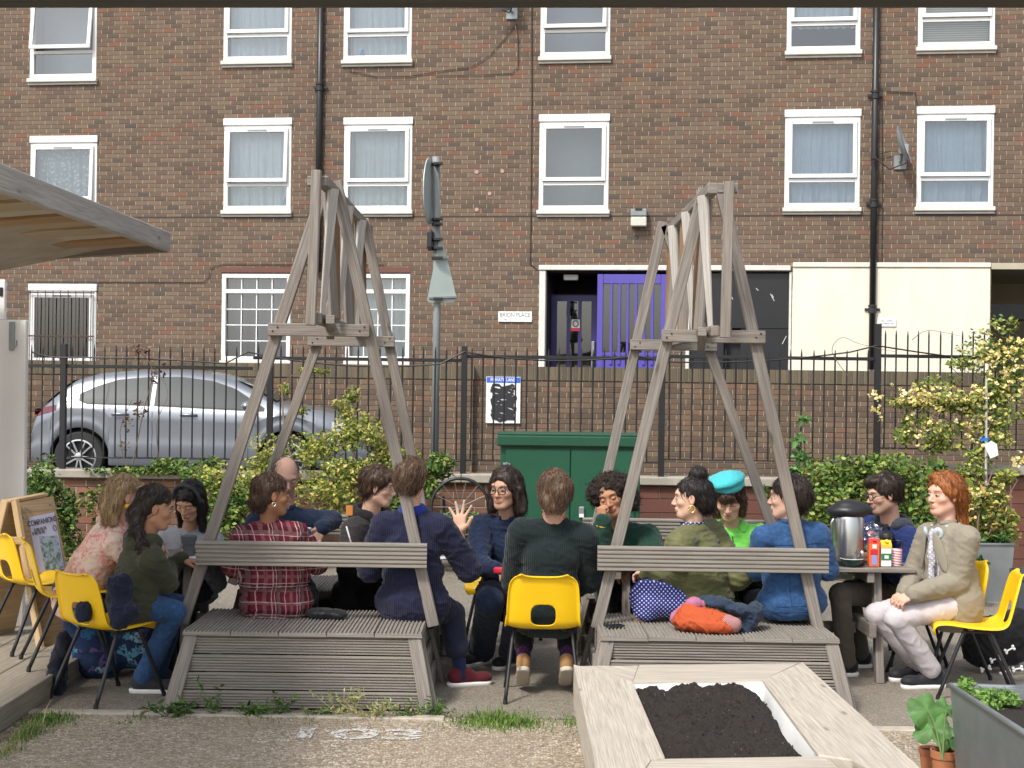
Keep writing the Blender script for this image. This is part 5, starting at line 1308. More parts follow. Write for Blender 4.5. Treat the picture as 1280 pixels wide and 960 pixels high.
def grass(cx_, cy_, rx, n, h, label, cols):
    g = G(cx_, cy_, 0); s_ = F/g.y; t_ = thing('grass_patch', g, label, 'grass', None); t_['kind'] = 'stuff'
    V = []; Fs = []; rr = np.random.default_rng(int(cx_)); m = 0
    for k in range(n):
        x = rr.normal()*rx/s_*.5; y = rr.normal()*.10; a = rr.random()*6.28; hh = h*math.exp(rr.normal()*.35)*max(.3, 1-abs(x)*s_/rx*.5)
        p = np.array([x, y, 0]); l = np.array([math.cos(a), math.sin(a), 0])*hh*rr.uniform(.2, .9); w_ = np.array([-math.sin(a), math.cos(a), 0])*.0028
        V += [p-w_, p+w_, p+l*.4+np.array([0,0,hh*.6])+w_*.7, p+l*.4+np.array([0,0,hh*.6])-w_*.7, p+l+np.array([0,0,hh*.85])]; Fs += [(m,m+1,m+2,m+3),(m+3,m+2,m+4)]; m += 5
    me = bpy.data.meshes.new('blades'); me.from_pydata([tuple(v) for v in V], [], Fs); ca = me.color_attributes.new('Col', 'FLOAT_COLOR', 'POINT')
    pal = np.array(cols); c = np.ones((m, 4)); c[:, :3] = np.repeat(pal[rr.integers(0, len(pal), n)], 5, 0); ca.data.foreach_set('color', c.ravel()); me.materials.append(M['leaf'])
    o = bpy.data.objects.new('blades', me); link(o); o.parent = t_; o['kind'] = 'stuff'
GG = [(.10,.20,.03),(.16,.28,.05),(.07,.14,.02),(.22,.30,.08)]
grass(625, 903, 62, 1500, .035, 'bright grass clump in the joint behind the planter, centre', GG)
grass(60, 900, 40, 600, .03, 'grass growing at the front edge of the timber deck', GG)
grass(36, 918, 18, 400, .05, 'tufted grass clump at the bottom left', GG+DRY)
grass(8, 940, 16, 160, .03, 'thin grass at the lower left corner', GG+DRY)
grass(712, 903, 14, 90, .03, 'small grass sprout beside the raised bed', GG)
grass(170, 898, 22, 80, .02, 'sparse grass in the joint left of the bench', GG)
grass(345, 897, 120, 300, .02, 'sparse grass along the foot of the left bench', GG+DRY)
# trough with garden plants (mid right), terracotta pot, dark pot
def trough(cornersT, cornersB, label, inner=.03, soil=.05):
    t_ = thing('metal_trough', (sum(p[0] for p in cornersB)/4, sum(p[1] for p in cornersB)/4, 0), label, 'metal planter', 'galvanised metal troughs')
    T = [Vector(p) for p in cornersT]; B = [Vector(p) for p in cornersB]; c = sum(T, Vector())/4
    b = MB(); I = [p+(Vector((c.x, c.y, p.z))-p).normalized()*inner for p in T]; I2 = [p-Vector((0,0,.12)) for p in I]
    rows = [B, T, I, I2]; b.grid([[tuple(p) for p in r_] for r_ in rows], closed_u=True); b.build('tub', M['galv'], t_)
    b = MB(); b.tube(T+[T[0], T[1]], .014, 8); b.build('rolled_rim', M['galv'], t_, smooth=True)
    b = MB(); b.add([tuple(p-Vector((0,0,soil))) for p in I], [(0,1,2,3)]); b.build('soil', bpy.data.materials['dark_compost'], t_)
    return t_
DM = 12.9; a0 = W(1195, 680, DM); a1 = W(1268, 681, DM)
trough([(a0.x-.3,DM,a0.z),(a1.x,DM,a1.z),(a1.x,DM+.5,a1.z),(a0.x-.3,DM+.5,a0.z)], [(a0.x-.27,DM+.03,0),(a1.x-.03,DM+.03,0),(a1.x-.03,DM+.46,0),(a0.x-.27,DM+.46,0)], 'square galvanised trough standing behind the terracotta pot')
shrub('potted_herb', 'leafy green plant in the far galvanised trough', 'plant', [(1240,672,13.1,26,8,.12,240)], GR, .05)
def pot(x, ytop, ybot, D, rpx, label, mat, group=None):
    g = W(x, ybot, D); r = rpx*D/F; h = W(x, ytop, D).z-0; t_ = thing('plant_pot', (g.x, D, 0), label, 'plant pot', group)
    b = MB(); b.lathe([(r*.72,0),(r*.92,h*.78),(r*1.0,h*.79),(r*1.04,h),(r*.94,h),(r*.9,h*.88)], (g.x, D, 0), 28, capt=False); b.build('pot', mat, t_, smooth=True, auto=35)
    b = MB(); b.lathe([(r*.9,h*.9),(.001,h*.92)], (g.x, D, 0), 28, capb=False, capt=False); b.build('soil', bpy.data.materials['dark_compost'], t_); return t_
M['terra'] = plain('terracotta', (.42,.165,.075), .8, 0, .15, 8, .3, 60)
pot(1214, 711, 745, 12.6, 15, 'terracotta pot with a leafy plant behind the red haired sitter', M['terra'], 'terracotta pots')
shrub('pot_plant', 'leafy plant growing in the terracotta pot behind the redhead', 'plant', [(1212,695,12.6,14,14,.1,150),(1222,712,12.5,8,10,.05,40)], GR+IV, .05, stems=[((1213,714,12.6),(1213,690,12.6),.006)])
pot(1285, 712, 750, 12.3, 22, 'dark plastic pot cut by the right frame edge', plain('dark_blue_pot', (.05,.06,.08), .6))
# near trough bottom right
ZT = .50; c1 = G(1188, 857, ZT); c2 = G(1330, 862, ZT); c3 = c2+Vector((.12,-1.1,0)); c4 = G(1302, 930, ZT); c4 = c1+(c4-c1)*1.0
c4 = Vector((c4.x, c4.y, ZT)); c3 = c4+(c2-c1)
trough([tuple(c1), tuple(c2), tuple(c3), tuple(c4)], [(c1.x+.03,c1.y-.03,0),(c2.x-.03,c2.y-.03,0),(c3.x-.03,c3.y+.03,0),(c4.x+.03,c4.y+.03,0)], 'large galvanised trough of herbs cut off at the lower right corner')
shrub('trough_herbs', 'fresh green herbs growing in the near galvanised trough', 'herbs', [(1225,868,6.7,24,12,.15,520),(1250,875,6.6,26,10,.15,520),(1205,862,6.75,12,12,.08,160)], [(.16,.30,.06),(.22,.36,.09),(.10,.20,.04)], .022)
pot(1180, 937, 990, 6.9, 17, 'terracotta pot in the bottom right beside the trough', M['terra'], 'terracotta pots'); pot(1163, 935, 985, 7.15, 15, 'terracotta pot behind another at the bottom right, below big leaves', M['terra'], 'terracotta pots')
t_ = thing('squash_plant', tuple(G(1170, 950, .2)), 'broad lobed green leaves of a squash plant beside the near trough', 'plant')
def bigleaf(cx_, cy_, D, rpx, tilt, yaw):
    c = W(cx_, cy_, D); r = rpx*D/F; P = []; nr_ = 6; na = 36
    rm = Matrix.Rotation(yaw, 3, 'Z') @ Matrix.Rotation(tilt, 3, 'X')
    for i in range(nr_+1):
        row = []
        for k in range(na):
            a = 2*math.pi*k/na; rr = r*(1+.10*math.cos(5*a)+.03*math.cos(17*a)-.45*math.exp(-((a-math.pi*1.5)/.25)**2))*i/nr_
            z = .14*r*(i/nr_)**2*math.cos(5*a+.4)-.2*r*(i/nr_)**2
            row.append(c+rm @ Vector((rr*math.cos(a), rr*math.sin(a), z)))
        P.append(row)
    b = MB(); b.grid(P, closed_u=True); o = b.build('squash_leaf', plain('squash_leaf', (.065,.16,.035), .6, 0, .45, 22, .8, 40) if 'squash_leaf' not in bpy.data.materials else bpy.data.materials['squash_leaf'], t_, smooth=True)
    b = MB(); base = G(1178, 950, .25); pts = catmull([tuple(c), tuple((c+base)/2+Vector((0,0,.04))), tuple(base)], 5); b.tube([tuple(p) for p in pts], .004, 6); b.build('stalk', M['greenstem'], t_)
bigleaf(1160, 889, 7.0, 25, .9, .2); bigleaf(1166, 910, 6.95, 25, .7, -.4); bigleaf(1183, 886, 7.1, 15, 1.0, .6); bigleaf(1185, 925, 6.9, 16, .9, .3)
# ================================================================== PEOPLE: implicit surfaces
from mathutils.kdtree import KDTree
def V3(p): return np.array(tuple(p), float)
def caps(a, b, r0, r1=None, k=.03): return ('c', V3(a), V3(b), r0, r0 if r1 is None else r1, k)
def ell(c, r, R=None, k=.03): return ('e', V3(c), np.array(r, float), None if R is None else np.array(R, float), k)
def sub(p, k=.01): return ('-',)+(p,)+(k,)
def prim_d(p, X):
    if p[0] == 'c':
        _, a, b, r0, r1, k = p; ab = b-a; L2 = max(ab@ab, 1e-9); t_ = np.clip(((X-a)@ab)/L2, 0, 1); d = np.linalg.norm(X-(a+t_[..., None]*ab), axis=-1)-(r0+(r1-r0)*t_); return d
    _, c, r, R, k = p; q = X-c
    if R is not None: q = q@R            # columns of R are the axes
    k0 = np.linalg.norm(q/r, axis=-1); k1 = np.linalg.norm(q/(r*r), axis=-1)+1e-9
    return k0*(k0-1)/k1
def prim_bb(p):
    if p[0] == 'c': m = max(p[3], p[4]); return np.minimum(p[1], p[2])-m, np.maximum(p[1], p[2])+m
    m = p[2] if p[3] is None else np.abs(p[3])@p[2]
    return p[1]-m, p[1]+m
def sdf_mesh(prims, h, clip=None):
    adds = [p for p in prims if p[0] != '-']; bb = [prim_bb(p) for p in adds]
    lo = np.min([b_[0] for b_ in bb], 0)-3*h; hi = np.max([b_[1] for b_ in bb], 0)+3*h
    n = np.ceil((hi-lo)/h).astype(int)+1; Fd = np.full(n, 1.0, np.float32)
    ax = [lo[i]+np.arange(n[i])*h for i in range(3)]
    for p in prims:
        neg = p[0] == '-'; q = p[1] if neg else p; kk = p[2] if neg else p[-1]
        a, b_ = prim_bb(q); a = a-kk-3*h; b_ = b_+kk+3*h
        i0 = np.maximum(((a-lo)/h).astype(int), 0); i1 = np.minimum(((b_-lo)/h).astype(int)+2, n)
        if np.any(i1 <= i0): continue
        sl = tuple(slice(i0[i], i1[i]) for i in range(3))
        X = np.stack(np.meshgrid(ax[0][sl[0]], ax[1][sl[1]], ax[2][sl[2]], indexing='ij'), -1)
        d = prim_d(q, X); f = Fd[sl]
        if neg: d = -d; t_ = np.maximum(kk-np.abs(f-d), 0)/kk; Fd[sl] = np.maximum(f, d)+t_*t_*kk*.25
        else: t_ = np.maximum(kk-np.abs(f-d), 0)/kk; Fd[sl] = np.minimum(f, d)-t_*t_*kk*.25
    if clip is not None:
        X = np.stack(np.meshgrid(*ax, indexing='ij'), -1)
        for (pt, nr) in clip: Fd = np.maximum(Fd, (X-V3(pt))@V3(nr))
    return snet(Fd, lo, h)
def snet(Fd, lo, h):
    S = Fd < 0; nx, ny, nz = Fd.shape
    cnt = np.zeros((nx-1, ny-1, nz-1), int)
    cor = [(i, j, k) for i in (0, 1) for j in (0, 1) for k in (0, 1)]
    for (i, j, k) in cor: cnt += S[i:nx-1+i, j:ny-1+j, k:nz-1+k]
    act = (cnt > 0) & (cnt < 8); I = np.argwhere(act); idx = -np.ones(act.shape, int); idx[act] = np.arange(len(I))
    acc = np.zeros((len(I), 3)); w_ = np.zeros(len(I))
    for a in cor:
        for ax_ in range(3):
            if a[ax_] == 1: continue
            b_ = list(a); b_[ax_] = 1
            fa = Fd[I[:, 0]+a[0], I[:, 1]+a[1], I[:, 2]+a[2]]; fb = Fd[I[:, 0]+b_[0], I[:, 1]+b_[1], I[:, 2]+b_[2]]
            m = (fa < 0) != (fb < 0); t_ = np.where(m, fa/(fa-fb+1e-12), 0)
            p = I+np.array(a); q = p.astype(float); q[:, ax_] += t_; acc[m] += q[m]; w_[m] += 1
    V = lo+h*acc/np.maximum(w_, 1)[:, None]
    Q = []
    for ax_ in range(3):
        u, v = (ax_+1) % 3, (ax_+2) % 3
        sl0 = [slice(None)]*3; sl1 = [slice(None)]*3; sl0[ax_] = slice(0, -1); sl1[ax_] = slice(1, None)
        A, B = S[tuple(sl0)], S[tuple(sl1)]; ch = A != B; E = np.argwhere(ch); E = E[(E[:, u] > 0) & (E[:, v] > 0) & (E[:, u] < S.shape[u]-1) & (E[:, v] < S.shape[v]-1)]
        ins = A[E[:, 0], E[:, 1], E[:, 2]]
        def g(du, dv): e = E.copy(); e[:, u] += du; e[:, v] += dv; return idx[e[:, 0], e[:, 1], e[:, 2]]
        q = np.stack([g(-1,-1), g(0,-1), g(0,0), g(-1,0)], 1); q[~ins] = q[~ins][:, ::-1]; Q.append(q)
    return V, np.concatenate(Q)
def vnormals(V, Q):
    n = np.cross(V[Q[:, 2]]-V[Q[:, 0]], V[Q[:, 3]]-V[Q[:, 1]]); N = np.zeros_like(V)
    for c in range(4): np.add.at(N, Q[:, c], n)
    return N/(np.linalg.norm(N, axis=1)[:, None]+1e-12)
def relax(V, Q, it=1, k=.5):
    for _ in range(it):
        A = np.zeros_like(V); c = np.zeros(len(V))
        for a, b_ in ((0,1),(1,2),(2,3),(3,0)):
            np.add.at(A, Q[:, a], V[Q[:, b_]]); np.add.at(A, Q[:, b_], V[Q[:, a]]); np.add.at(c, Q[:, a], 1); np.add.at(c, Q[:, b_], 1)
        V = V+k*(A/np.maximum(c, 1)[:, None]-V)
    return V
def folds(V, N, amp, sc=9, seed=1, aniso=(1,1,1.0), power=2.5):
    q = V*np.array(aniso); wq = q+.07*np.stack([vnoise(q, 5, seed+9), vnoise(q, 5, seed+5), vnoise(q, 5, seed+7)], 1)
    rot = np.array([[.8,0,.6],[0,1,0],[-.6,0,.8]]); w2 = wq@rot*np.array([1,1,1.7])
    r1 = 1-np.abs(2*vnoise(wq, sc, seed)-1); r2 = 1-np.abs(2*vnoise(w2, sc*1.9, seed+3)-1); r3 = 1-np.abs(2*vnoise(w2, sc*4.0, seed+4)-1)
    return V+N*(amp*(.55*(r1**power-.35)+.9*(r2**(power+1.5)-.24)+.35*(r3**3-.3)))[:, None]
def np_mesh(name, V, Q, mats, parent, col=None, mi=None, smooth=True, off=None):
    off = V3(WL[parent.name]) if parent is not None and off is None else (np.zeros(3) if off is None else off)
    me = bpy.data.meshes.new(name); V = V-off
    me.vertices.add(len(V)); me.vertices.foreach_set('co', V.astype(np.float32).ravel()); me.loops.add(len(Q)*4); me.loops.foreach_set('vertex_index', Q.ravel().astype(np.int32))
    me.polygons.add(len(Q)); me.polygons.foreach_set('loop_start', (np.arange(len(Q))*4).astype(np.int32))
    for m in (mats if isinstance(mats, (list, tuple)) else [mats]): me.materials.append(m)
    if mi is not None: me.polygons.foreach_set('material_index', mi.astype(np.int32))
    me.polygons.foreach_set('use_smooth', np.ones(len(Q), bool)); me.update(calc_edges=True)
    if col is not None:
        ca = me.color_attributes.new('Col', 'FLOAT_COLOR', 'POINT'); cc = np.ones((len(V), 4)); cc[:, :3] = col; ca.data.foreach_set('color', cc.ravel())
    me.validate()
    o = bpy.data.objects.new(name, me); link(o)
    if parent is not None: o.parent = parent
    WL[o.name] = Vector(tuple(off)); return o
# ---- materials
t = NT('skin'); at = t.n('Attribute'); at.attribute_name = 'Col'; co = t.coord()
c = t.mix(t.mapr(t.noise(co, 35, 3), .3, .7, 0, .14), at.outputs['Color'], t.mix(1.0, at.outputs['Color'], (1.0,.72,.65), 'MULTIPLY'))
t.set(c, .62); t.b.inputs['Subsurface Weight'].default_value = .18; t.b.inputs['Subsurface Radius'].default_value = (.012,.004,.002); t.b.inputs['Subsurface Scale'].default_value = .6; t.b.inputs['Specular IOR Level'].default_value = .22
t.bump(t.noise(co, 300, 2), .2, .001); M['skin'] = t.m
t = NT('eye'); at = t.n('Attribute'); at.attribute_name = 'Col'; t.set(at.outputs['Color'], .15); M['eye'] = t.m
def hair_mat(name, col, hi=None, curly=False, sc=(90,90,9)):
    t = NT(name); co = t.coord(scale=sc if not curly else (1,1,1)); n1 = t.noise(co, 1.0 if not curly else 130, 3, .6, .8)
    c = t.mix(t.mapr(n1, .35, .7), mul(col, .45), hi or mul(col, 1.8)); t.set(c, .45 if not curly else .8); t.b.inputs['Specular IOR Level'].default_value = .4
    t.bump(n1, .9, .006 if not curly else .012); return t.m
def fabric(name, col, rough=.9, var=.16, kind='weave', col2=None):
    t = NT(name); co = t.coord(); n = t.noise(co, 5, 4, .6); c = t.mix(n, mul(col, 1-var), mul(col, 1+var)); s_ = t.sep(co)
    bmp = t.noise(co, 350, 2); st = .25; ds = .002
    if kind == 'rib':
        wv = t.math('SINE', t.math('MULTIPLY', t.math('ADD', s_[0], t.math('MULTIPLY', t.noise(co, 4, 2), .03)), 2*math.pi/.011)); k = t.mapr(wv, -1, 1)
        c = t.mix(k, mul(col, .55), mul(col, 1.35)); bmp = t.math('ADD', k, t.math('MULTIPLY', t.noise(co, 260, 2), .5)); st = .6; ds = .004
    if kind == 'fleece': n2 = t.noise(co, 120, 4, .7); c = t.mix(t.mapr(n2, .3, .7, 0, .5), c, mul(col, .6)); bmp = n2; st = .7; ds = .006
    if kind == 'denim': n2 = t.noise(co, 40, 5, .7); c = t.mix(t.mapr(n2, .35, .7), mul(col, .72), mul(col, 1.35)); bmp = t.noise(co, 420, 2); st = .3
    if kind == 'check':
        def stripes(v, per, off, wd): q = t.math('FRACT', t.math('DIVIDE', t.math('ADD', v, off+10), per)); return t.math('LESS_THAN', t.math('ABSOLUTE', t.math('SUBTRACT', q, .5)), wd)
        wob = t.math('MULTIPLY', t.math('SUBTRACT', t.noise(co, 3.0, 2), .5), .06)
        xx = t.math('ADD', t.math('ADD', s_[0], t.math('MULTIPLY', s_[1], .6)), wob); zz = t.math('ADD', s_[2], wob)
        w1 = t.math('MAXIMUM', t.math('MAXIMUM', stripes(xx, .085, 0, .036), stripes(xx, .17, .022, .014)), t.math('MAXIMUM', stripes(zz, .10, .02, .030), stripes(zz, .20, .05, .012))); w2 = t.math('MAXIMUM', stripes(xx, .085, .042, .13), stripes(zz, .085, .06, .12))
        dk = t.math('MAXIMUM', stripes(xx, .17, .0, .12), stripes(zz, .17, .0, .12))
        c = t.mix(t.math('MULTIPLY', dk, .55), c, (.02,.005,.01)); c = t.mix(t.math('MULTIPLY', w2, .13), c, (.55,.40,.38)); c = t.mix(t.math('MULTIPLY', w1, t.mapr(t.noise(co, 30, 2), .3, .7, .3, .62)), c, (.60,.50,.46))
    if kind == 'dots':
        def cell(v): return t.math('SUBTRACT', t.math('FRACT', t.math('DIVIDE', t.math('ADD', v, 10.0), .026)), .5)
        u_ = t.math('ADD', s_[0], s_[2]); v_ = t.math('SUBTRACT', s_[0], s_[2]); a = cell(u_); b_ = cell(v_)
        d = t.math('SQRT', t.math('ADD', t.math('MULTIPLY', a, a), t.math('MULTIPLY', b_, b_))); c = t.mix(t.math('LESS_THAN', d, .24), c, col2)
    if kind == 'paisley':
        vo = t.n('TexVoronoi'); t.l(co, vo.inputs['Vector']); vo.inputs['Scale'].default_value = 9; nz = t.noise(co, 14, 4, .7, 1.5)
        c = t.mix(t.mapr(nz, .45, .58), (.66,.52,.42), (.62,.24,.21)); c = t.mix(t.mapr(vo.outputs[0], .25, .12), c, (.50,.13,.12)); c = t.mix(t.mapr(t.noise(co, 60, 3), .5, .62, 0, .5), c, (.72,.62,.52))
    if kind == 'floral':
        vo = t.n('TexVoronoi'); t.l(co, vo.inputs['Vector']); vo.inputs['Scale'].default_value = 16
        c = t.ramp(t.sep(vo.outputs['Color'])[0], [(0,(.02,.04,.10)), (.35,(.03,.12,.25)), (.55,(.10,.28,.40)), (.7,(.25,.40,.50)), (.85,(.12,.08,.22))], 'CONSTANT'); c = t.mix(t.mapr(t.noise(co, 50, 3), .5, .6), c, (.02,.03,.06))
    if kind == 'knitstripe':
        wv = t.math('FRACT', t.math('MULTIPLY', t.math('ADD', t.math('ADD', t.math('MULTIPLY', s_[0], 1.0), t.math('MULTIPLY', s_[2], .8)), 10), 95.0)); k = t.mapr(wv, .2, .6); c = t.mix(k, mul(col, .5), mul(col, 1.1)); bmp = k; st = .7; ds = .004
    t.set(c, rough); t.b.inputs['Specular IOR Level'].default_value = .2
    if kind in ('fleece', 'rib', 'weave', 'denim'): t.b.inputs['Sheen Weight'].default_value = .12
    t.bump(bmp, st, ds); return t.m
# ---- head
def rotm(yaw, pitch=0, tilt=0):
    """columns: head x (person's right), y (forward), z (up). yaw 0 looks to +Y, 90 to +X; pitch>0 looks down; tilt>0 leans to own right"""
    a = R_(yaw); f = np.array([math.sin(a), math.cos(a), 0]); r = np.array([math.cos(a), -math.sin(a), 0]); u = np.array([0, 0, 1.0])
    p = R_(pitch); f2 = f*math.cos(p)-u*math.sin(p); u2 = u*math.cos(p)+f*math.sin(p)
    t_ = R_(tilt); r3 = r*math.cos(t_)-u2*math.sin(t_); u3 = u2*math.cos(t_)+r*math.sin(t_)
    return np.stack([r3, f2, u3], 1)
def head_prims(sex='f', neck=None, jaw=1.0):
    P = [ell((0,-.018,.035), (.076,.096,.086), k=.03), ell((0,.022,-.022), (.062*jaw,.066,.082), k=.04), caps((0,.062,-.094), (0,.058,-.088), .021, k=.03),
         caps((-.044*jaw,.0,-.062), (-.02,.052,-.092), .019, k=.03), caps((.044*jaw,.0,-.062), (.02,.052,-.092), .019, k=.03),
         ell((0,.074,.030), (.050,.015,.013), k=.02), ell((-.042,.056,-.022), (.021,.020,.016), k=.02), ell((.042,.056,-.022), (.021,.020,.016), k=.02)]
    P += [sub(ell((-.032,.094,.006), (.019,.020,.013)), .012), sub(ell((.032,.094,.006), (.019,.020,.013)), .012)]
    P += [caps((0,.078,.016), (0,.103,-.024), .0075, .0105, k=.010), ell((0,.104,-.030), (.0125,.011,.009), k=.006), ell((-.0125,.093,-.033), (.0075,.009,.0065), k=.006), ell((.0125,.093,-.033), (.0075,.009,.0065), k=.006)]
    P += [ell((0,.079,-.060), (.026,.014,.014), k=.012), ell((0,.089,-.0565), (.021,.009,.0045), k=.005), ell((0,.087,-.068), (.018,.009,.0055), k=.005), sub(caps((-.020,.096,-.0622), (.020,.096,-.0622), .0022), .004)]
    P += [ell((-.0320,.076,.005), (.0150,.0125,.0115), k=.004), ell((.0320,.076,.005), (.0150,.0125,.0115), k=.004)]   # lids over the eyeballs
    for s_ in (-1, 1): P += [ell((s_*.079,-.006,-.002), (.008,.017,.028), k=.006), sub(ell((s_*.088,.0,-.002), (.006,.009,.016)), .004), ell((s_*.077,-.004,-.026), (.006,.009,.010), k=.005)]
    r = .058 if sex == 'm' else .050
    nb = (0,-.03,-.17) if neck is None else neck
    P += [caps((0,-.022,-.05), nb, r, r*1.05, k=.03)]
    return P
def eye_piece(skin_closed=False, down=0.0):
    Vs = []; Qs = []; Cs = []; n = 0
    for s_ in (-1, 1):
        c = np.array([s_*.032, .0775, .004]); nu, nv = 20, 12; rr = .0128
        for i in range(nv+1):
            ph = math.pi*i/nv
            for j in range(nu):
                th = 2*math.pi*j/nu; d = np.array([math.sin(ph)*math.cos(th), math.cos(ph), math.sin(ph)*math.sin(th)]); Vs.append(c+d*rr*np.array([1.12,1,.70]))
                a = math.acos(max(-1, min(1, d@np.array([0, .985, -.17-down])/np.linalg.norm([0,.985,-.17-down]))))
                Cs.append((.012,.008,.006) if a < .36 else ((.05,.028,.015) if a < .66 else (.36,.31,.28)))
        for i in range(nv):
            for j in range(nu): Qs.append((n+i*nu+j, n+(i+1)*nu+j, n+(i+1)*nu+(j+1) % nu, n+i*nu+(j+1) % nu))
        n += (nv+1)*nu
    return np.array(Vs), np.array(Qs), np.array(Cs)
def head_cols(V, skin, lip, brow, beard=None, lash=True, sex='f', eyes='open'):
    x, y, z = V[:, 0], V[:, 1], V[:, 2]; C = np.tile(np.array(skin), (len(V), 1)); lip = tuple(.68*a+.32*b_ for a, b_ in zip(lip, skin))
    def blend(m, c): nonlocal C; m = np.clip(m, 0, 1)[:, None]; C = C*(1-m)+np.array(c)*m
    def g(cx_, cz_, rx, rz, soft=.35): q = np.sqrt(((x-cx_)/rx)**2+((z-cz_)/rz)**2); return (1-(q-(1-soft))/soft)*(y > .03)
    blush = mul((skin[0]*1.08, skin[1]*.72, skin[2]*.68), 1)
    for s_ in (-1, 1): blend(.55*g(s_*.042, -.026, .028, .022, 1.0), blush)
    blend(.6*g(0, -.030, .016, .014, .9), blush)
    for s_ in (-1, 1):
        m = np.exp(-(((x-s_*.079)/.012)**2+((y+.006)/.022)**2+((z+.004)/.03)**2)); blend(.5*m, blush)
    if beard is not None:
        m = ((z < -.035) & (y > -.03)).astype(float)*np.clip((-.035-z)/.02, 0, 1)*np.clip((y+.03)/.03, 0, 1)*np.clip((z+.135)/.02, 0, 1); blend(beard[3]*m, beard[:3])
    blend(.92*g(0, -.0570, .0225, .0065), lip); blend(.92*g(0, -.0680, .019, .0075), lip); blend(.9*g(0, -.0622, .021, .0018, .8), mul(lip, .35))
    for s_ in (-1, 1):
        zz = z-(.0285-.22*np.maximum(np.abs(x-s_*.034)-.008, 0)); m = np.clip(1-np.abs((x-s_*.034)/.0205)**4,0,1)*np.clip(1-(zz/.0052)**2,0,1)*(y > .04); blend(.70*np.clip(m*1.5, 0, 1), brow)
        if lash:
            zl = z-(.0130 if eyes == 'open' else -.001)+11.0*(x-s_*.032)**2*(1 if eyes == 'open' else -1.0); m = np.clip(1-np.abs((x-s_*.032)/.0175)**4,0,1)*np.clip(1-(zl/.0026)**2,0,1)*(y > .05); blend((.9 if eyes == 'open' else .55)*np.clip(m*1.6, 0, 1), mul(brow, .5))
            if eyes == 'open': zl = z+.0050-9.0*(x-s_*.032)**2; m = np.clip(1-np.abs((x-s_*.032)/.015)**4,0,1)*np.clip(1-(zl/.0018)**2,0,1)*(y > .05); blend(.45*np.clip(m*1.5, 0, 1), mul(skin, .35))
        blend(.75*g(s_*.007, -.0385, .0045, .0028, .6), mul(skin, .25))
    return C
def make_hand(wr, d, nrm, side, pose='relax', s=1.0):
    """wr wrist, d finger direction, nrm palm normal (out of the palm), side=+1 when thumb lies towards d x nrm"""
    wr, d, nrm = V3(wr), V3(d), V3(nrm); d /= np.linalg.norm(d); nrm -= d*(nrm@d); nrm /= np.linalg.norm(nrm); x = np.cross(d, nrm)*side
    P = []; offs = [.030, .010, -.010, -.028]; ln = [.070, .080, .074, .058]; kn = [.086, .090, .086, .078]
    curl = {'relax': (18, 28, 20), 'spread': (-4, 12, 8), 'fist': (75, 95, 55), 'rest': (30, 45, 30)}[pose]; fan = {'relax': 5, 'spread': 23, 'fist': 1, 'rest': 4}[pose]
    P.append(caps(wr-d*.015, wr+d*.02, .024*s, .024*s, k=.01)); P.append(ell(wr+d*.05*s, (.038*s, .046*s, .014*s), np.stack([x, d, nrm], 1), k=.012))
    for i in range(4):
        k0 = wr+(d*kn[i]+x*offs[i])*s; P.append(caps(wr+d*.02*s+x*offs[i]*.5*s, k0, .0125*s, .0110*s, k=.008))
        a = R_(fan*(1.5-i)); dd = d*math.cos(a)+x*math.sin(a); ang = 0; p = k0
        for j, (sl, cr) in enumerate(zip((.46, .30, .24), curl)):
            ang += R_(cr); v = dd*math.cos(ang)+nrm*math.sin(ang); q = p+v*ln[i]*sl*s; P.append(caps(p, q, (.0092-.0009*j)*s, (.0086-.0009*j)*s, k=.003)); p = q
    t0 = wr+(d*.022+x*.024+nrm*.006)*s; ta = {'relax': .6, 'spread': 1.0, 'fist': .45, 'rest': .6}[pose]; v1 = d*math.cos(ta)+x*math.sin(ta)+nrm*.25; v1 /= np.linalg.norm(v1)
    t1 = t0+v1*.042*s; v2 = v1*.8+d*.5+nrm*(.5 if pose == 'fist' else .1)-(x*.5 if pose == 'fist' else 0); v2 /= np.linalg.norm(v2); t2 = t1+v2*.030*s; t3 = t2+v2*.022*s
    P += [caps(wr+d*.01*s+x*.01*s, t0, .017*s, .015*s, k=.01), caps(t0, t1, .0145*s, .0115*s, k=.008), caps(t1, t2, .0108*s, .0100*s, k=.004), caps(t2, t3, .0098*s, .0086*s, k=.003)]
    return P
HAIRC = {}
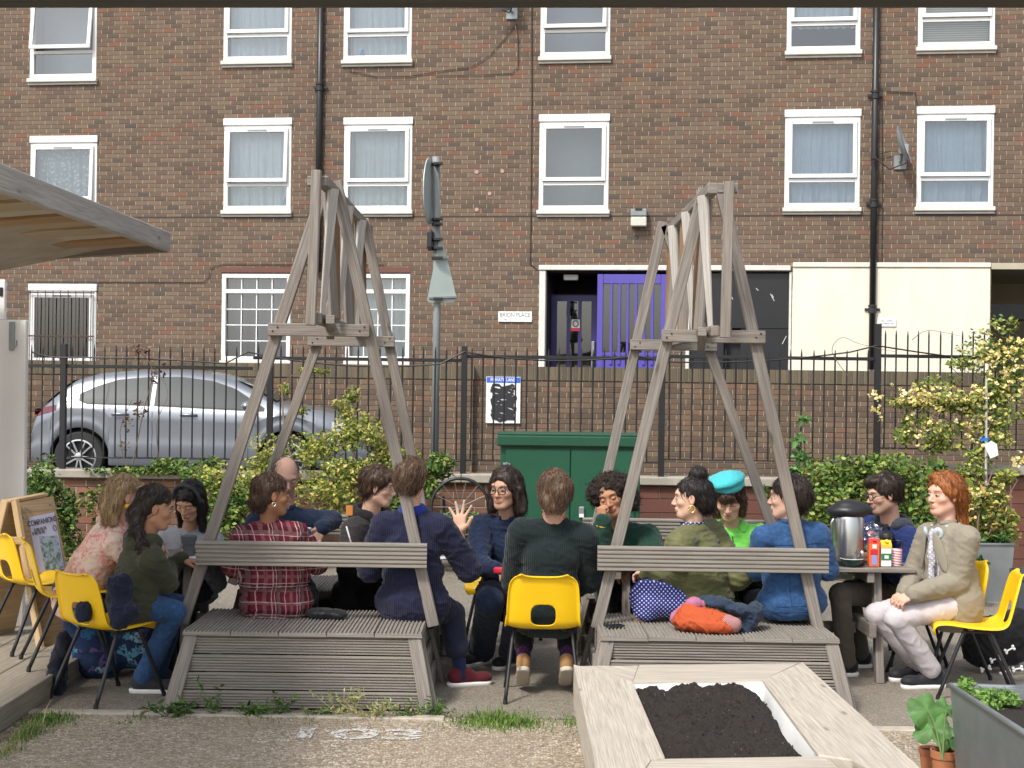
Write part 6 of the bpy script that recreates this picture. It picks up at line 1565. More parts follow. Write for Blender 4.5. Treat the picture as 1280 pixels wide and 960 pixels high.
def person(label, hip, neck, tyaw, hc, hyaw, pitch=0, tilt=0, hs=1.06, skin=(.50,.31,.22), lip=(.42,.14,.12), brow=(.05,.03,.02), sex='f', beard=None, eyes='open',
           arms=(None, None), legs=(None, None), top=None, topb=.02, toph='weave', fold=.007, fsc=9, hipw=.17, hem=.06, sleeve=1.0, trous=None, trb=.012, trlen=1.0, shoes=None, sole=None, socks=None,
           hair=None, hairm=None, hands=('rest','rest'), extra=None, opening=None, under=None, skirt=None, collar=None, aniso=(1,1,1.6), cuffs=None, jaw=1.0, waist=1.2, bare_leg=False, shw=.165):
    """hip/neck/hc and joints are (px,py,D); arms: ((elbow),(wrist),(dir),(palm normal)) for (left,right)"""
    def J(p): return V3(W(*p)) if len(p) == 3 else V3(p[:3])
    H, N_, C = J(hip), J(neck), J(hc); up = (N_-H)/np.linalg.norm(N_-H); a = R_(tyaw); f = np.array([math.sin(a), math.cos(a), 0]); f = f-up*(f@up); f /= np.linalg.norm(f); r = np.cross(f, up)
    T3 = np.stack([r, f, up], 1); TL = np.linalg.norm(N_-H); k_ = TL/.47
    seatz = .44
    root_loc = (H[0], H[1], 0.0)
    Sh = {s_: N_-up*.062+r*s_*shw-f*.005 for s_ in (-1, 1)}
    El, Wr, Hd, Hn = {}, {}, {}, {}
    for s_, ar in zip((-1, 1), arms):
        if ar is None:
            e = Sh[s_]-up*.25+f*.11+r*s_*.05; w_ = e+f*.21-r*s_*.09; w_[2] = max(w_[2], .775); El[s_], Wr[s_] = e, w_; Hd[s_] = f-r*s_*.35; Hn[s_] = np.array([0,0,-1.])
        else:
            El[s_], Wr[s_] = J(ar[0]), J(ar[1]); Hd[s_] = np.array(ar[2], float) if len(ar) > 2 and ar[2] is not None else Wr[s_]-El[s_]; Hn[s_] = np.array(ar[3], float) if len(ar) > 3 else np.array([0,0,-1.])
    Kn, An, Ft = {}, {}, {}
    for s_, lg in zip((-1, 1), legs):
        if lg is None:
            kf = np.array([f[0], f[1], 0]); kf /= np.linalg.norm(kf); kr = np.array([r[0], r[1], 0]); K = H+kf*.40+kr*s_*.10; K[2] = .50; A = K+kf*.03; A[2] = .099; Kn[s_], An[s_], Ft[s_] = K, A, kf
        else: Kn[s_], An[s_] = J(lg[0]), J(lg[1]); Ft[s_] = np.array(lg[2], float)
        if abs(Ft[s_][2]) < .2: An[s_][2] = .099
    Hp = {s_: H+r*s_*.085-up*.0 for s_ in (-1, 1)}
    hs *= .955; HR = rotm(hyaw, pitch, tilt); nl = (HR.T@(N_-up*.01-C))/hs
    # ---------- body: head + torso + limbs, one mesh
    V, Q = sdf_mesh(head_prims(sex, nl, jaw), .0042); col = head_cols(V, skin, lip, brow, beard, sex=sex, eyes=eyes)
    pieces = [(V*hs@HR.T+C, Q, col, 0)]
    if eyes == 'open':
        ve, qe, ce = eye_piece(); pieces.append((ve*hs@HR.T+C, qe, ce, 1))
    def torso(b, hem_=0.0, w=1.0):
        P = [ell(H+up*.01, (hipw-.015+b, .108+b, .105+b*.4), T3, k=.05), ell(H+up*.16*k_, (.122*w+b, .088*w+b, .15), T3, k=.05), ell(H+up*.31*k_, (.150+b*.8, .098+b*.8, .15), T3, k=.05),
             caps(Sh[-1]*.9+Sh[1]*.1, Sh[1]*.9+Sh[-1]*.1, .048+b*.6, k=.04), caps(N_-up*.008, Sh[-1], .044+b*.45, .044+b*.5, k=.035), caps(N_-up*.008, Sh[1], .044+b*.45, .044+b*.5, k=.035)]
        if sex == 'f': P += [ell(H+up*.30*k_+f*.070+r*s_*.065, (.055, .048, .055), T3, k=.04) for s_ in (-1, 1)]
        return P
    Pb = torso(-.012)
    for s_ in (-1, 1): Pb += [caps(Hp[s_], Kn[s_], .075, .054, k=.04), caps(Kn[s_], An[s_], .052, .034, k=.02), caps(Sh[s_], El[s_], .045, .036, k=.03)]
    V, Q = sdf_mesh(Pb, .013); pieces.append((V, Q, np.tile(np.array(skin), (len(V), 1)), 0))
    for s_ in (-1, 1):
        Pa = [caps(El[s_], El[s_]*.5+Wr[s_]*.5, .038, .036, k=.02), caps(El[s_]*.5+Wr[s_]*.5, Wr[s_], .036, .023, k=.02)]
        hsz = 1.0 if sex == 'f' else 1.08
        if hands[0 if s_ < 0 else 1] == 'spread': hsz = 1.16
        sd = s_ if True else s_
        # thumb side: for palm down (normal -z), right hand's thumb lies to the left
        x = np.cross(Hd[s_]/np.linalg.norm(Hd[s_]), Hn[s_]); want = -r*s_; sd = 1 if x@want > 0 else -1
        ar = arms[0 if s_ < 0 else 1]
        if ar is not None and len(ar) > 4: sd = ar[4]
        Pa += make_hand(Wr[s_], Hd[s_], Hn[s_], sd, hands[0 if s_ < 0 else 1], hsz)
        V, Q = sdf_mesh(Pa, .0048); cc = np.tile(np.array(skin), (len(V), 1)); pieces.append((V, Q, cc, 0))
    n = 0; Vs, Qs, Cs, Ms = [], [], [], []
    for (V, Q, c, m) in pieces: Vs.append(V); Qs.append(Q+n); Cs.append(c); Ms.append(np.full(len(Q), m)); n += len(V)
    root = np_mesh('person', np.concatenate(Vs), np.concatenate(Qs), [M['skin'], M['eye']], None, np.concatenate(Cs), np.concatenate(Ms), off=np.array(root_loc))
    root.location = root_loc; WL[root.name] = Vector(root_loc); tag(root, label, 'person', 'people sitting around the tables')
    ctx = dict(H=H, N=N_, C=C, up=up, f=f, r=r, T3=T3, Sh=Sh, El=El, Wr=Wr, Kn=Kn, An=An, Ft=Ft, Hp=Hp, HR=HR, hs=hs, root=root, k=k_)
    def loc(p): return C+HR@(np.array(p, float)*hs)
    ctx['loc'] = loc
    # ---------- top garment
    if top is not None:
        b = topb; P = torso(b, w=waist)
        P += [ell(H-up*.01, (hipw-.008+b, .112+b, hem+.05), T3, k=.04)]
        if opening:
            ow, ot, ob = opening; c0 = H+up*(ot+ob)/2+f*.21; P += [sub(ell(c0, (ow, .145, (ot-ob)/2), T3), .012)]
        for s_ in (-1, 1):
            w_end = El[s_]+(Wr[s_]-El[s_])*(sleeve if sleeve > 0 else 0)
            P += [caps(Sh[s_], El[s_], .052+b*.75, .043+b*.75, k=.022)]
            if sleeve > 0: P += [caps(El[s_], w_end, .042+b*.75, .030+b*.55, k=.016)]
        P += [sub(ell(N_+up*.065, (.050,.056,.05), T3), .01)]
        V, Q = sdf_mesh(P, .0095, clip=[(H-up*(hem+.02), -up)] if hem < .2 else None); Nn = vnormals(V, Q); V = folds(V, Nn, fold, fsc, seed=int(hip[0]) % 97, aniso=aniso); 
        o = np_mesh('top', V, Q, top, root)
        for s_ in (-1, 1):
            if sleeve >= .95:
                d = (Wr[s_]-El[s_]); d /= np.linalg.norm(d); Vc, Qc = sdf_mesh([caps(Wr[s_]-d*.02, Wr[s_]+d*.004, (.031+b*.52) if cuffs is None else .031+b*.30, (.030+b*.5) if cuffs is None else .030+b*.30)], .006); np_mesh('cuff', Vc, Qc, cuffs or top, root)
    if under is not None:
        P = torso(.006); P += [ell(N_-up*.02, (.062,.062,.05), T3, k=.03)]; P += [sub(ell(N_+up*.05+f*.03, (.045,.055,.055), T3), .01)]
        V, Q = sdf_mesh(P, .010); V = folds(V, vnormals(V, Q), .003, 14, seed=3); np_mesh('shirt', V, Q, under, root)
    if collar is not None:
        kind, cm = collar
        if kind == 'crew': P = [ell(N_+up*.052, (.072,.074,.026), T3), sub(ell(N_+up*.085, (.052,.056,.05), T3), .006)]
        elif kind == 'scarf': P = [ell(N_+up*.048, (.080,.084,.036), T3), ell(N_+up*.025+f*.02, (.092,.085,.03), T3), sub(ell(N_+up*.095, (.050,.055,.05), T3), .01)]
        elif kind == 'shirt': P = [ell(N_+up*.038, (.070,.074,.032), T3), sub(ell(N_+up*.070, (.054,.060,.05), T3), .006), sub(ell(N_+up*.04+f*.075, (.028,.04,.06), T3), .008)]
        elif kind == 'hood': P = [ell(N_-f*.075-up*.005, (.115,.062,.072), T3, k=.03), ell(N_+up*.02+r*.07, (.05,.07,.05), T3, k=.03), ell(N_+up*.02-r*.07, (.05,.07,.05), T3, k=.03), sub(ell(N_+up*.08-f*.02, (.07,.075,.085), T3), .02)]
        V, Q = sdf_mesh(P, .006); V = folds(V, vnormals(V, Q), .004 if kind != 'shirt' else .0015, 16, seed=8); np_mesh('hood' if kind == 'hood' else ('scarf' if kind == 'scarf' else 'collar'), V, Q, cm, root)
    if trous is not None:
        b = trb; P = [ell(H, (hipw-.02+b*.4, .110+b*.4, .10), T3, k=.04)]
        for s_ in (-1, 1):
            e = Kn[s_]+(An[s_]-Kn[s_])*trlen; P += [caps(Hp[s_], Kn[s_], .078+b, .056+b*.9, k=.02), caps(Kn[s_], e, .054+b*.9, .042+b*1.3, k=.015)]
        V, Q = sdf_mesh(P, .010); V = folds(V, vnormals(V, Q), .005, 10, seed=int(hip[1]) % 89, aniso=(1,1,.8)); np_mesh('trousers', V, Q, trous, root)
    if skirt is not None:
        V, Q = sdf_mesh(skirt[1](ctx), .010); V = folds(V, vnormals(V, Q), .006, 8, seed=4); np_mesh('skirt', V, Q, skirt[0], root)
    if socks is not None:
        for s_ in (-1, 1):
            d = (Kn[s_]-An[s_])/np.linalg.norm(Kn[s_]-An[s_]); V, Q = sdf_mesh([caps(An[s_]-d*.03, An[s_]+d*.12, .040, .044)], .007); np_mesh('sock', V, Q, socks, root)
    if shoes is not None:
        for s_ in (-1, 1):
            F_ = Ft[s_]/np.linalg.norm(Ft[s_]); A = An[s_].copy(); upf = np.array([0,0,1.])-F_*F_[2]; upf /= np.linalg.norm(upf); sdv = np.cross(F_, upf); R3 = np.stack([sdv, F_, upf], 1)
            base = A-upf*.060; P = [ell(base-F_*.035+upf*.03, (.036,.045,.048), R3, k=.03), caps(base-F_*.02+upf*.01, base+F_*.15+upf*.005, .036, .038, k=.03), ell(base+F_*.155+upf*.008, (.044,.055,.030), R3, k=.02), caps(A, base+F_*.05+upf*.04, .038, .034, k=.03)]
            P += [sub(ell(A+upf*.055, (.034,.036,.05), R3), .01)]
            pl = base-upf*.012; V, Q = sdf_mesh(P, .0065, clip=[(pl, -upf)]); sh = np_mesh('shoe', V, Q, shoes, root)
            P = [caps(base-F_*.045-upf*.018, base+F_*.165-upf*.018, .040, .043, k=.03)]; V, Q = sdf_mesh(P, .0065, clip=[(pl+upf*.002, upf), (pl-upf*.026, -upf)]); np_mesh('sole', V, Q, sole or M['whitepaint'], sh)
            if max(sh.bound_box, key=lambda c: 0) is None: pass
    if hair is not None:
        V, Q = sdf_mesh(hair['p'], .0048); Nn = vnormals(V, Q)
        if hair.get('curly'): V = V+Nn*((vnoise(V, 38, 2)-.5)*hair['curly']+(vnoise(V, 90, 5)-.5)*hair['curly']*.6)[:, None]
        else: V = V+Nn*((vnoise(V*np.array([1,1,.25])+.02*np.stack([vnoise(V, 14, 1)]*3, 1), 70, 2)-.5)*.010+(vnoise(V, 22, 6)-.5)*.016)[:, None]
        HV = V*hs@HR.T+C; ho = np_mesh('hair', HV, Q, hairm, root)
        hn = vnormals(HV, Q); rg = np.random.default_rng(int(hip[0])); ns = hair.get('strands', 1000); tree = KDTree(len(HV))
        for i_, p_ in enumerate(HV): tree.insert(p_, i_)
        tree.balance(); b = MB(); cur = hair.get('curly', 0)
        for i_ in rg.integers(0, len(HV), ns):
            p = HV[i_]+hn[i_]*.0015; pts = [p]; d = -HR[:, 2]*.9-HR[:, 1]*.35+rg.normal(size=3)*(.28 if not cur else 1.0); stp = rg.uniform(.010, .020)
            for q_ in range(4):
                _, j_, _ = tree.find(p); nn = hn[j_]; dd = d-nn*(d@nn)*.92+rg.normal(size=3)*(.10 if not cur else .8); dd /= np.linalg.norm(dd)+1e-9; p = p+dd*stp+nn*(rg.uniform(-.0006, .0022)); pts.append(p)
            b.tube([Vector(tuple(x)) for x in pts], [.0013,.0013,.0012,.001,.0005], 3, cap=False)
        so = b.build('hair_strand', hairm, ho, smooth=True); so['kind'] = 'stuff'
    if extra: extra(ctx)
    return ctx
# ---- hair shapes in head space
def H_cap(front=.0, low=-.03, bulk=0., fr=.072, fore=False):
    """scalp hair leaving the face free"""
    return [ell((0,-.024,.044), (.084+bulk,.103+bulk,.092+bulk), k=.02), ell((0,-.05,-.005), (.078+bulk,.068+bulk,.08), k=.03), sub(ell((0,.095+front,-.028), (fr,.075,.088)), .012), sub(ell((0,.02,-.095), (.12,.075,.06)), .012)]+([sub(ell((0,.104,.030), (.060,.050,.050)), .016), sub(ell((0,.055,-.035), (.10,.040,.050)), .014)] if fore else [])
def loops(name, ctx, pts, r, mat, n=8):
    b = MB(); b.tube([Vector(tuple(ctx['loc'](p))) for p in pts], r, n); return b.build(name, mat, ctx['root'], smooth=True)
def glasses(ctx, mat, w_=.030, h_=.022, round_=3.0):
    b = MB()
    for s_ in (-1, 1):
        pts = []
        for k in range(25):
            a = 2*math.pi*k/24; c_, s2 = math.cos(a), math.sin(a); q = (abs(c_)**round_+abs(s2)**round_)**(-1/round_); pts.append((s_*.034+w_*.98*c_*q*.85, .104-.16*abs(s_*.034+w_*c_*q*.85-0)**1.6, .002+h_*s2*q))
        b.tube([Vector(tuple(ctx['loc'](p))) for p in pts], .0031, 5)
        b.tube([Vector(tuple(ctx['loc'](p))) for p in ((s_*.062,.093,.008),(s_*.076,.06,.008),(s_*.082,-.005,.012))], .0028, 5)
    b.tube([Vector(tuple(ctx['loc'](p))) for p in ((-.010,.104,.006),(0,.108,.008),(.010,.104,.006))], .0026, 5)
    b.build('glasses', mat, ctx['root'], smooth=True)
def earring(ctx, s_, r, mat, th=.0022, z=-.048):
    pts = [(s_*.082, -.004+r*math.cos(a), z+r*math.sin(a)) for a in np.linspace(0, 6.283, 22)]; b = MB(); b.tube([Vector(tuple(ctx['loc'](p))) for p in pts], th, 6); b.build('earring', mat, ctx['root'], smooth=True)

from mathutils.bvhtree import BVHTree
def seam(ctx, part, paths, r=.0016, mat=None, name='seam'):
    o = [k for k in kids(ctx['root']) if k.name.split('.')[0] == part][0]; off = WL[o.name]; me = o.data
    bv = BVHTree.FromPolygons([v.co+off for v in me.vertices], [tuple(p.vertices) for p in me.polygons])
    for (p0, p1, dr) in paths:
        pts = []; p0, p1, dr = np.array(p0, float), np.array(p1, float), np.array(dr, float); T = ctx['T3']; D_ = Vector(tuple(T@dr)).normalized()
        for q in np.linspace(0, 1, 16):
            w_ = Vector(tuple(ctx['H']+T@(p0*(1-q)+p1*q))); hit = bv.ray_cast(w_-D_*.5, D_)
            if hit[0] is not None: pts.append(hit[0]-D_*r*.35)
        if len(pts) > 3: b = MB(); b.tube(pts, r, 5); b.build(name, mat, ctx['root'], smooth=True)
M['gold'] = plain('gold_metal', (.75,.50,.16), .25, .9, .05); M['silver'] = plain('silver_metal', (.75,.72,.66), .25, .9, .05)
M['frameblack'] = plain('black_spectacle_frame', (.02,.015,.012), .3)
HM = dict(blond=hair_mat('blond_hair', (.42,.26,.12), (.62,.44,.24)), black=hair_mat('black_hair', (.010,.008,.008), (.03,.024,.022)), brown=hair_mat('brown_hair', (.045,.024,.014), (.11,.06,.035)),
          dark=hair_mat('dark_brown_hair', (.022,.013,.010), (.055,.035,.025)), red=hair_mat('copper_hair', (.27,.075,.016), (.46,.16,.04)), lightbrown=hair_mat('light_brown_hair', (.085,.048,.026), (.20,.12,.07)),
          afro=hair_mat('curly_black_hair', (.020,.013,.011), (.05,.034,.027), curly=True), stubble=hair_mat('grey_stubble_hair', (.16,.12,.11), (.32,.26,.24), curly=True))
LIGHT = (.60,.38,.28); TAN = (.52,.31,.20); MID = (.33,.17,.095); MEDT = (.42,.235,.145)
trn = fabric('navy_trouser_cloth', (.018,.022,.045)); trb_ = fabric('black_trouser_cloth', (.010,.010,.012)); jean = fabric('blue_jean_cloth', (.030,.075,.17), kind='denim')
shoe_b = fabric('black_shoe', (.015,.015,.017), .6); sole_w = M['whitepaint']; sole_b = M['rubber']
up_ = np.array([0,0,1.])
# 1 ---- blond
def ex1(c):
    b = MB(); p = c['loc']((-.082,-.004,-.052)); b.lathe([(.0,-.014),(.012,-.012),(.016,0),(.010,.012),(0,.014)], tuple(p), 12); 
    p = c['loc']((.084,-.002,-.050)); b2 = MB(); b2.lathe([(.001,-.014),(.012,-.012),(.016,0),(.010,.012),(.001,.014)], tuple(p), 12); b2.build('earring', M['yellow'], c['root'], smooth=True)
def sk1(c):
    H, r, f = c['H'], c['r'], c['f']; P = [ell(H, (.18,.15,.11), c['T3'], k=.05)]
    for s_ in (-1, 1): P += [caps(c['Hp'][s_], c['Kn'][s_], .10, .095, k=.06), caps(c['Kn'][s_], c['An'][s_]+up_*.04-f*.06, .095, .115, k=.08)]
    P.append(caps(H-up_*.05, H+f*.15-up_*.34, .12, .15, k=.1)); return P
person('blond person in pink patterned blouse with yellow earring leaning to the table, left', (97,742,9.12), (148,655,9.05), 68, (157,620,9.02), 62, 8, 4, skin=LIGHT, brow=(.30,.18,.10), lip=(.5,.2,.16),
  arms=(None, ((182,716,8.93),(205,705,9.2))), top=fabric('pink_paisley_cloth', (.6,.3,.25), kind='paisley'), topb=.035, hem=.12, fold=.009,
  skirt=(fabric('blue_floral_cloth', (.05,.12,.25), kind='floral'), sk1), shoes=shoe_b,
  hair=dict(p=H_cap()+[ell((0,-.075,-.05), (.075,.045,.085), k=.04), caps((.045,-.055,-.02), (.058,-.05,-.15), .036, .022, k=.03), caps((-.045,-.055,-.02), (-.05,-.05,-.14), .036, .022, k=.03), ell((0,.072,.070), (.062,.026,.020), k=.015), caps((0,-.085,0), (0,-.09,-.15), .045, .03, k=.04)]), hairm=HM['blond'], extra=ex1)
# 2 ---- green hooded jacket
person('person in olive green hooded jacket and blue jeans with long dark ponytail, front left', (166,750,8.62), (184,677,8.60), 62, (196,635,8.58), 80, 12, 0, skin=MEDT, brow=(.015,.01,.01), lip=(.36,.12,.10),
  arms=(None, ((208,728,8.62),(212,708,8.86))), top=fabric('olive_green_cotton', (.050,.052,.030)), topb=.030, hem=.10, fold=.009, fsc=8, collar=('hood', fabric('olive_hood', (.048,.05,.030))),
  legs=(((221,757,8.85),(196,842,8.9),(.9,.3,0)), ((218,765,8.62),(180,846,8.72),(.95,.1,-.02))), trous=jean, shoes=fabric('charcoal_trainer', (.035,.035,.04), .7), sole=M['whitepaint'], socks=fabric('pale_ankle', (.36,.2,.13)),
  hair=dict(p=H_cap(fr=.074, fore=True)+[ell((0,-.10,-.045), (.052,.040,.05), k=.03), caps((.0,-.11,-.05), (.05,-.075,-.15), .040, .036, k=.04), caps((.05,-.075,-.15), (.12,.0,-.24), .036, .030, k=.03), caps((.12,.0,-.24), (.10,.07,-.33), .030, .016, k=.03)]), hairm=HM['dark'], extra=lambda c: seam(c, 'top', [((-.15,0,.34),(.15,0,.34),(0,1,0)), ((0,0,.34),(0,0,-.04),(0,1,0)), ((.3,-.05,.30),(.3,.10,.30),(-1,0,0))], .0016, plain('olive_seam', (.018,.02,.012), .9)))
# 3 ---- headband
def ex3(c):
    b = MB(); pts = [c['loc']((.090*math.cos(a), .018-.03*math.sin(a)*0+.006, .050+.092*math.sin(a))) for a in np.linspace(-.25, math.pi+.25, 26)]; b.tube([Vector(tuple(p)) for p in pts], .011, 8); b.build('headband', fabric('grey_headband', (.05,.055,.06)), c['root'], smooth=True)
person('black haired person with grey headband and pale grey sweater looking down', (238,738,9.98), (236,664,9.86), 184, (237,627,9.74), 197, 30, -4, skin=TAN, brow=(.015,.01,.01), lip=(.40,.13,.11), eyes='down',
  top=fabric('pale_grey_knit', (.36,.37,.40), kind='fleece'), topb=.022, opening=(.065,.45,.0), under=fabric('black_vest', (.012,.012,.013)), trous=trb_,
  hair=dict(p=H_cap(bulk=.004, fr=.066)+[caps((-.070,.0,-.01), (-.072,.025,-.18), .032, .024, k=.03), caps((.070,.0,-.01), (.075,.025,-.20), .034, .026, k=.03), ell((0,-.07,-.08), (.08,.04,.12), k=.04)]), hairm=HM['black'], extra=ex3)
# 4 ---- plaid
def ex4(c): seam(c, 'top', [((-.15,0,.37),(.15,0,.37),(0,1,0)), ((0,0,.37),(0,0,-.04),(0,1,0))], .0014, plain('maroon_seam', (.05,.008,.014), .9)); earring(c, 1, .011, M['silver'])
person('person in maroon checked shirt seen from behind on the left bench, face turned right', (345,752,8.93), (336,657,8.90), 6, (341,619,8.86), 72, 2, 0, skin=MID, brow=(.02,.012,.01), lip=(.28,.10,.085),
  arms=(((292,708,8.93),(318,706,9.25)), ((396,704,8.98),(372,704,9.3))), top=fabric('maroon_check_cloth', (.125,.014,.028), kind='check'), topb=.032, waist=1.55, hem=.10, hipw=.195, fold=.009, shw=.168, trous=trb_,
  hair=dict(p=H_cap(fr=.078, fore=True)+[ell((0,-.085,-.035), (.062,.048,.048), k=.03), ell((-.03,-.06,-.06), (.04,.04,.035), k=.02)]), hairm=HM['brown'], extra=ex4)
# 5 ---- bald man
person('balding man in navy jacket and pale blue shirt under the left easel', (357,736,10.1), (357,640,10.02), 172, (357,596,9.98), 158, 26, 0, hs=1.1, skin=(.42,.26,.20), brow=(.06,.04,.03), lip=(.38,.15,.13), sex='m', beard=(.16,.11,.10,.45), eyes='down',
  arms=(((414,650,10.18),(402,660,9.98),(-.25,-.35,-.55),(.2,-.8,.2)), ((300,690,9.9),(320,700,9.7))), top=fabric('navy_jacket_cotton', (.014,.024,.052)), topb=.034, opening=(.055,.50,-.02), under=fabric('pale_blue_tee', (.20,.27,.36)), collar=('shirt', fabric('navy_collar', (.014,.022,.05))), trous=trn, hands=('rest','rest'), shw=.185,
  hair=dict(p=[ell((0,-.030,.034), (.0775,.093,.085), k=.02), sub(ell((0,.060,.03), (.07,.078,.10)), .015), sub(ell((0,.02,-.095), (.12,.085,.075)), .012), sub(ell((0,.0,.125), (.035,.06,.045)), .01)]), hairm=HM['stubble'])
# 6 ---- black hooded jacket
def ex6(c):
    p = W(437, 638, 9.50); b = MB(); b.box(p.x-.022, p.y-.010, p.z-.032, p.x+.022, p.y+.0, p.z+.032, 0, .004); b.build('arm_patch', plain('orange_patch', (.60,.22,.05), .7), c['root'])
    b = MB(); b.tube([W(442,690,9.5), W(437,672,9.48), W(433,658,9.52)], .005, 5); b.build('zip', M['whitepaint'], c['root'])
person('person in black hooded jacket with orange arm patch, profile beside easel leg', (447,742,9.98), (462,645,9.82), 118, (474,609,9.76), 100, 8, 0, hs=1.08, skin=LIGHT, brow=(.06,.03,.02), lip=(.46,.18,.15), sex='m',
  arms=(None, ((436,700,9.62),(468,706,9.5))), top=fabric('black_shell_cloth', (.028,.024,.026), .75), topb=.045, fold=.007, collar=('hood', fabric('black_hood_cloth', (.014,.013,.015))), trous=trb_,
  hair=dict(p=H_cap(bulk=.008)+[ell((0,.06,.085), (.055,.035,.025), k=.02), ell((.06,.02,.04), (.03,.04,.04), k=.02)]), hairm=HM['brown'], extra=ex6)
# 7 ---- navy jumper, raised hand
def ex7(c): pass
person('person in navy ribbed jumper and blue scarf, right hand raised with spread fingers', (516,752,8.93), (516,645,8.88), 10, (514,600,8.84), 18, 0, 0, hs=1.08, skin=LIGHT, brow=(.1,.06,.04), sex='f',
  arms=(((462,712,8.95),(480,706,9.25)), ((586,712,8.96),(574,666,8.95),(.02,.05,1.0),(-.45,-.9,.1),1)), hands=('rest','spread'), top=fabric('navy_rib_knit', (.014,.016,.042), kind='rib'), topb=.040, hem=.13, fold=.010, fsc=7, shw=.175, hipw=.19, sleeve=.55,
  collar=('scarf', fabric('royal_blue_scarf', (.020,.035,.24))), legs=(None, ((565,766,9.08),(575,845,9.03),(.85,.35,0))), trous=trn, trlen=.62, trb=.022, socks=fabric('navy_sock', (.012,.018,.06)), shoes=fabric('maroon_trainer', (.085,.010,.016), .8), sole=M['whitepaint'],
  hair=dict(p=H_cap(bulk=.006)+[ell((0,-.085,.03), (.060,.05,.055), k=.03), ell((.01,-.095,-.01), (.035,.03,.05), k=.02), sub(ell((0,-.05,-.115), (.12,.09,.045)), .015)]), hairm=HM['lightbrown'], extra=ex7)
# 8 ---- boiler suit, glasses
def ex8(c):
    dk = plain('dark_seam', (.006,.008,.016), .9); seam(c, 'top', [((0,0,.42),(0,0,-.02),(0,-1,0)), ((-.10,0,.30),(-.04,0,.30),(0,-1,0)), ((.04,0,.30),(.10,0,.30),(0,-1,0)), ((-.10,0,.30),(-.10,0,.21),(0,-1,0)), ((-.12,0,.06),(.12,0,.06),(0,-1,0))], .0022, dk)
    glasses(c, M['frameblack']); earring(c, -1, .022, M['silver'], .003); earring(c, 1, .022, M['silver'], .003)
    p = W(624, 713, 9.14); b = MB(); b.box(p.x-.035, p.y-.02, p.z-.02, p.x+.03, p.y+.02, p.z+.02, 0, .01); b.build('red_pouch', plain('red_cloth', (.6,.02,.05), .7), c['root'])
bs = fabric('navy_boiler_suit', (.016,.026,.060), kind='denim')
person('person in navy boiler suit with black glasses and hoop earrings facing the camera, centre', (632,745,9.82), (634,652,9.66), 196, (631,612,9.58), 208, 2, 0, hs=1.12, skin=(.55,.32,.22), brow=(.02,.014,.012), lip=(.45,.13,.12),
  arms=(((672,712,9.55),(652,716,9.35)), ((598,706,9.42),(620,713,9.24))), top=bs, topb=.036, hem=.12, fold=.010, shw=.178, opening=None, collar=('shirt', bs),
  legs=(((648,768,9.28),(640,806,9.7),(-.5,-.8,0)), ((612,752,9.20),(602,812,9.75),(-.6,-.7,0))), trous=bs, trb=.034, shoes=shoe_b, hands=('rest','rest'),
  hair=dict(p=H_cap(bulk=.010, fr=.068)+[sub(ell((0,.108,.036), (.046,.045,.046)), .014), caps((-.078,-.02,.0), (-.10,-.02,-.12), .040, .034, k=.04), caps((.078,-.02,.0), (.092,-.01,-.12), .036, .030, k=.04), ell((0,-.08,-.08), (.10,.055,.09), k=.05)]), hairm=HM['dark'], extra=ex8)
# 9 ---- man from behind on the yellow chair
person('person from behind in dark green jumper with orange collar on central yellow chair', (682,772,8.84), (692,655,8.80), 0, (693,618,8.78), 4, 4, 0, hs=1.12, skin=(.55,.34,.25), sex='m',
  arms=(((642,725,8.92),(660,738,9.16)), ((738,725,8.92),(716,738,9.16))), top=fabric('dark_green_rib_knit', (.011,.019,.020), kind='rib'), topb=.038, hem=.08, fold=.008, fsc=7, shw=.192, collar=('crew', plain('rust_orange_collar', (.45,.13,.04), .8)),
  legs=(((656,765,9.15),(654,824,8.84),(.0,.86,-.5)), ((710,765,9.15),(708,824,8.84),(.0,.86,-.5))), trous=trb_, trlen=.72, socks=fabric('dark_patterned_sock', (.03,.02,.06), kind='dots', col2=(.2,.02,.05)), shoes=fabric('tan_suede', (.36,.20,.08), .85), sole=plain('cream_sole', (.52,.46,.38), .8, bump=.8, bscale=120),
  hair=dict(p=H_cap(bulk=.008, fr=.07)+[ell((0,-.09,-.03), (.07,.045,.08), k=.04), ell((.06,-.04,.02), (.035,.045,.05), k=.03), ell((-.02,-.10,.06), (.05,.035,.04), k=.03), ell((.025,-.125,.02), (.045,.030,.045), k=.015), sub(ell((0,-.07,-.135), (.13,.10,.045)), .012)]), hairm=HM['lightbrown'])
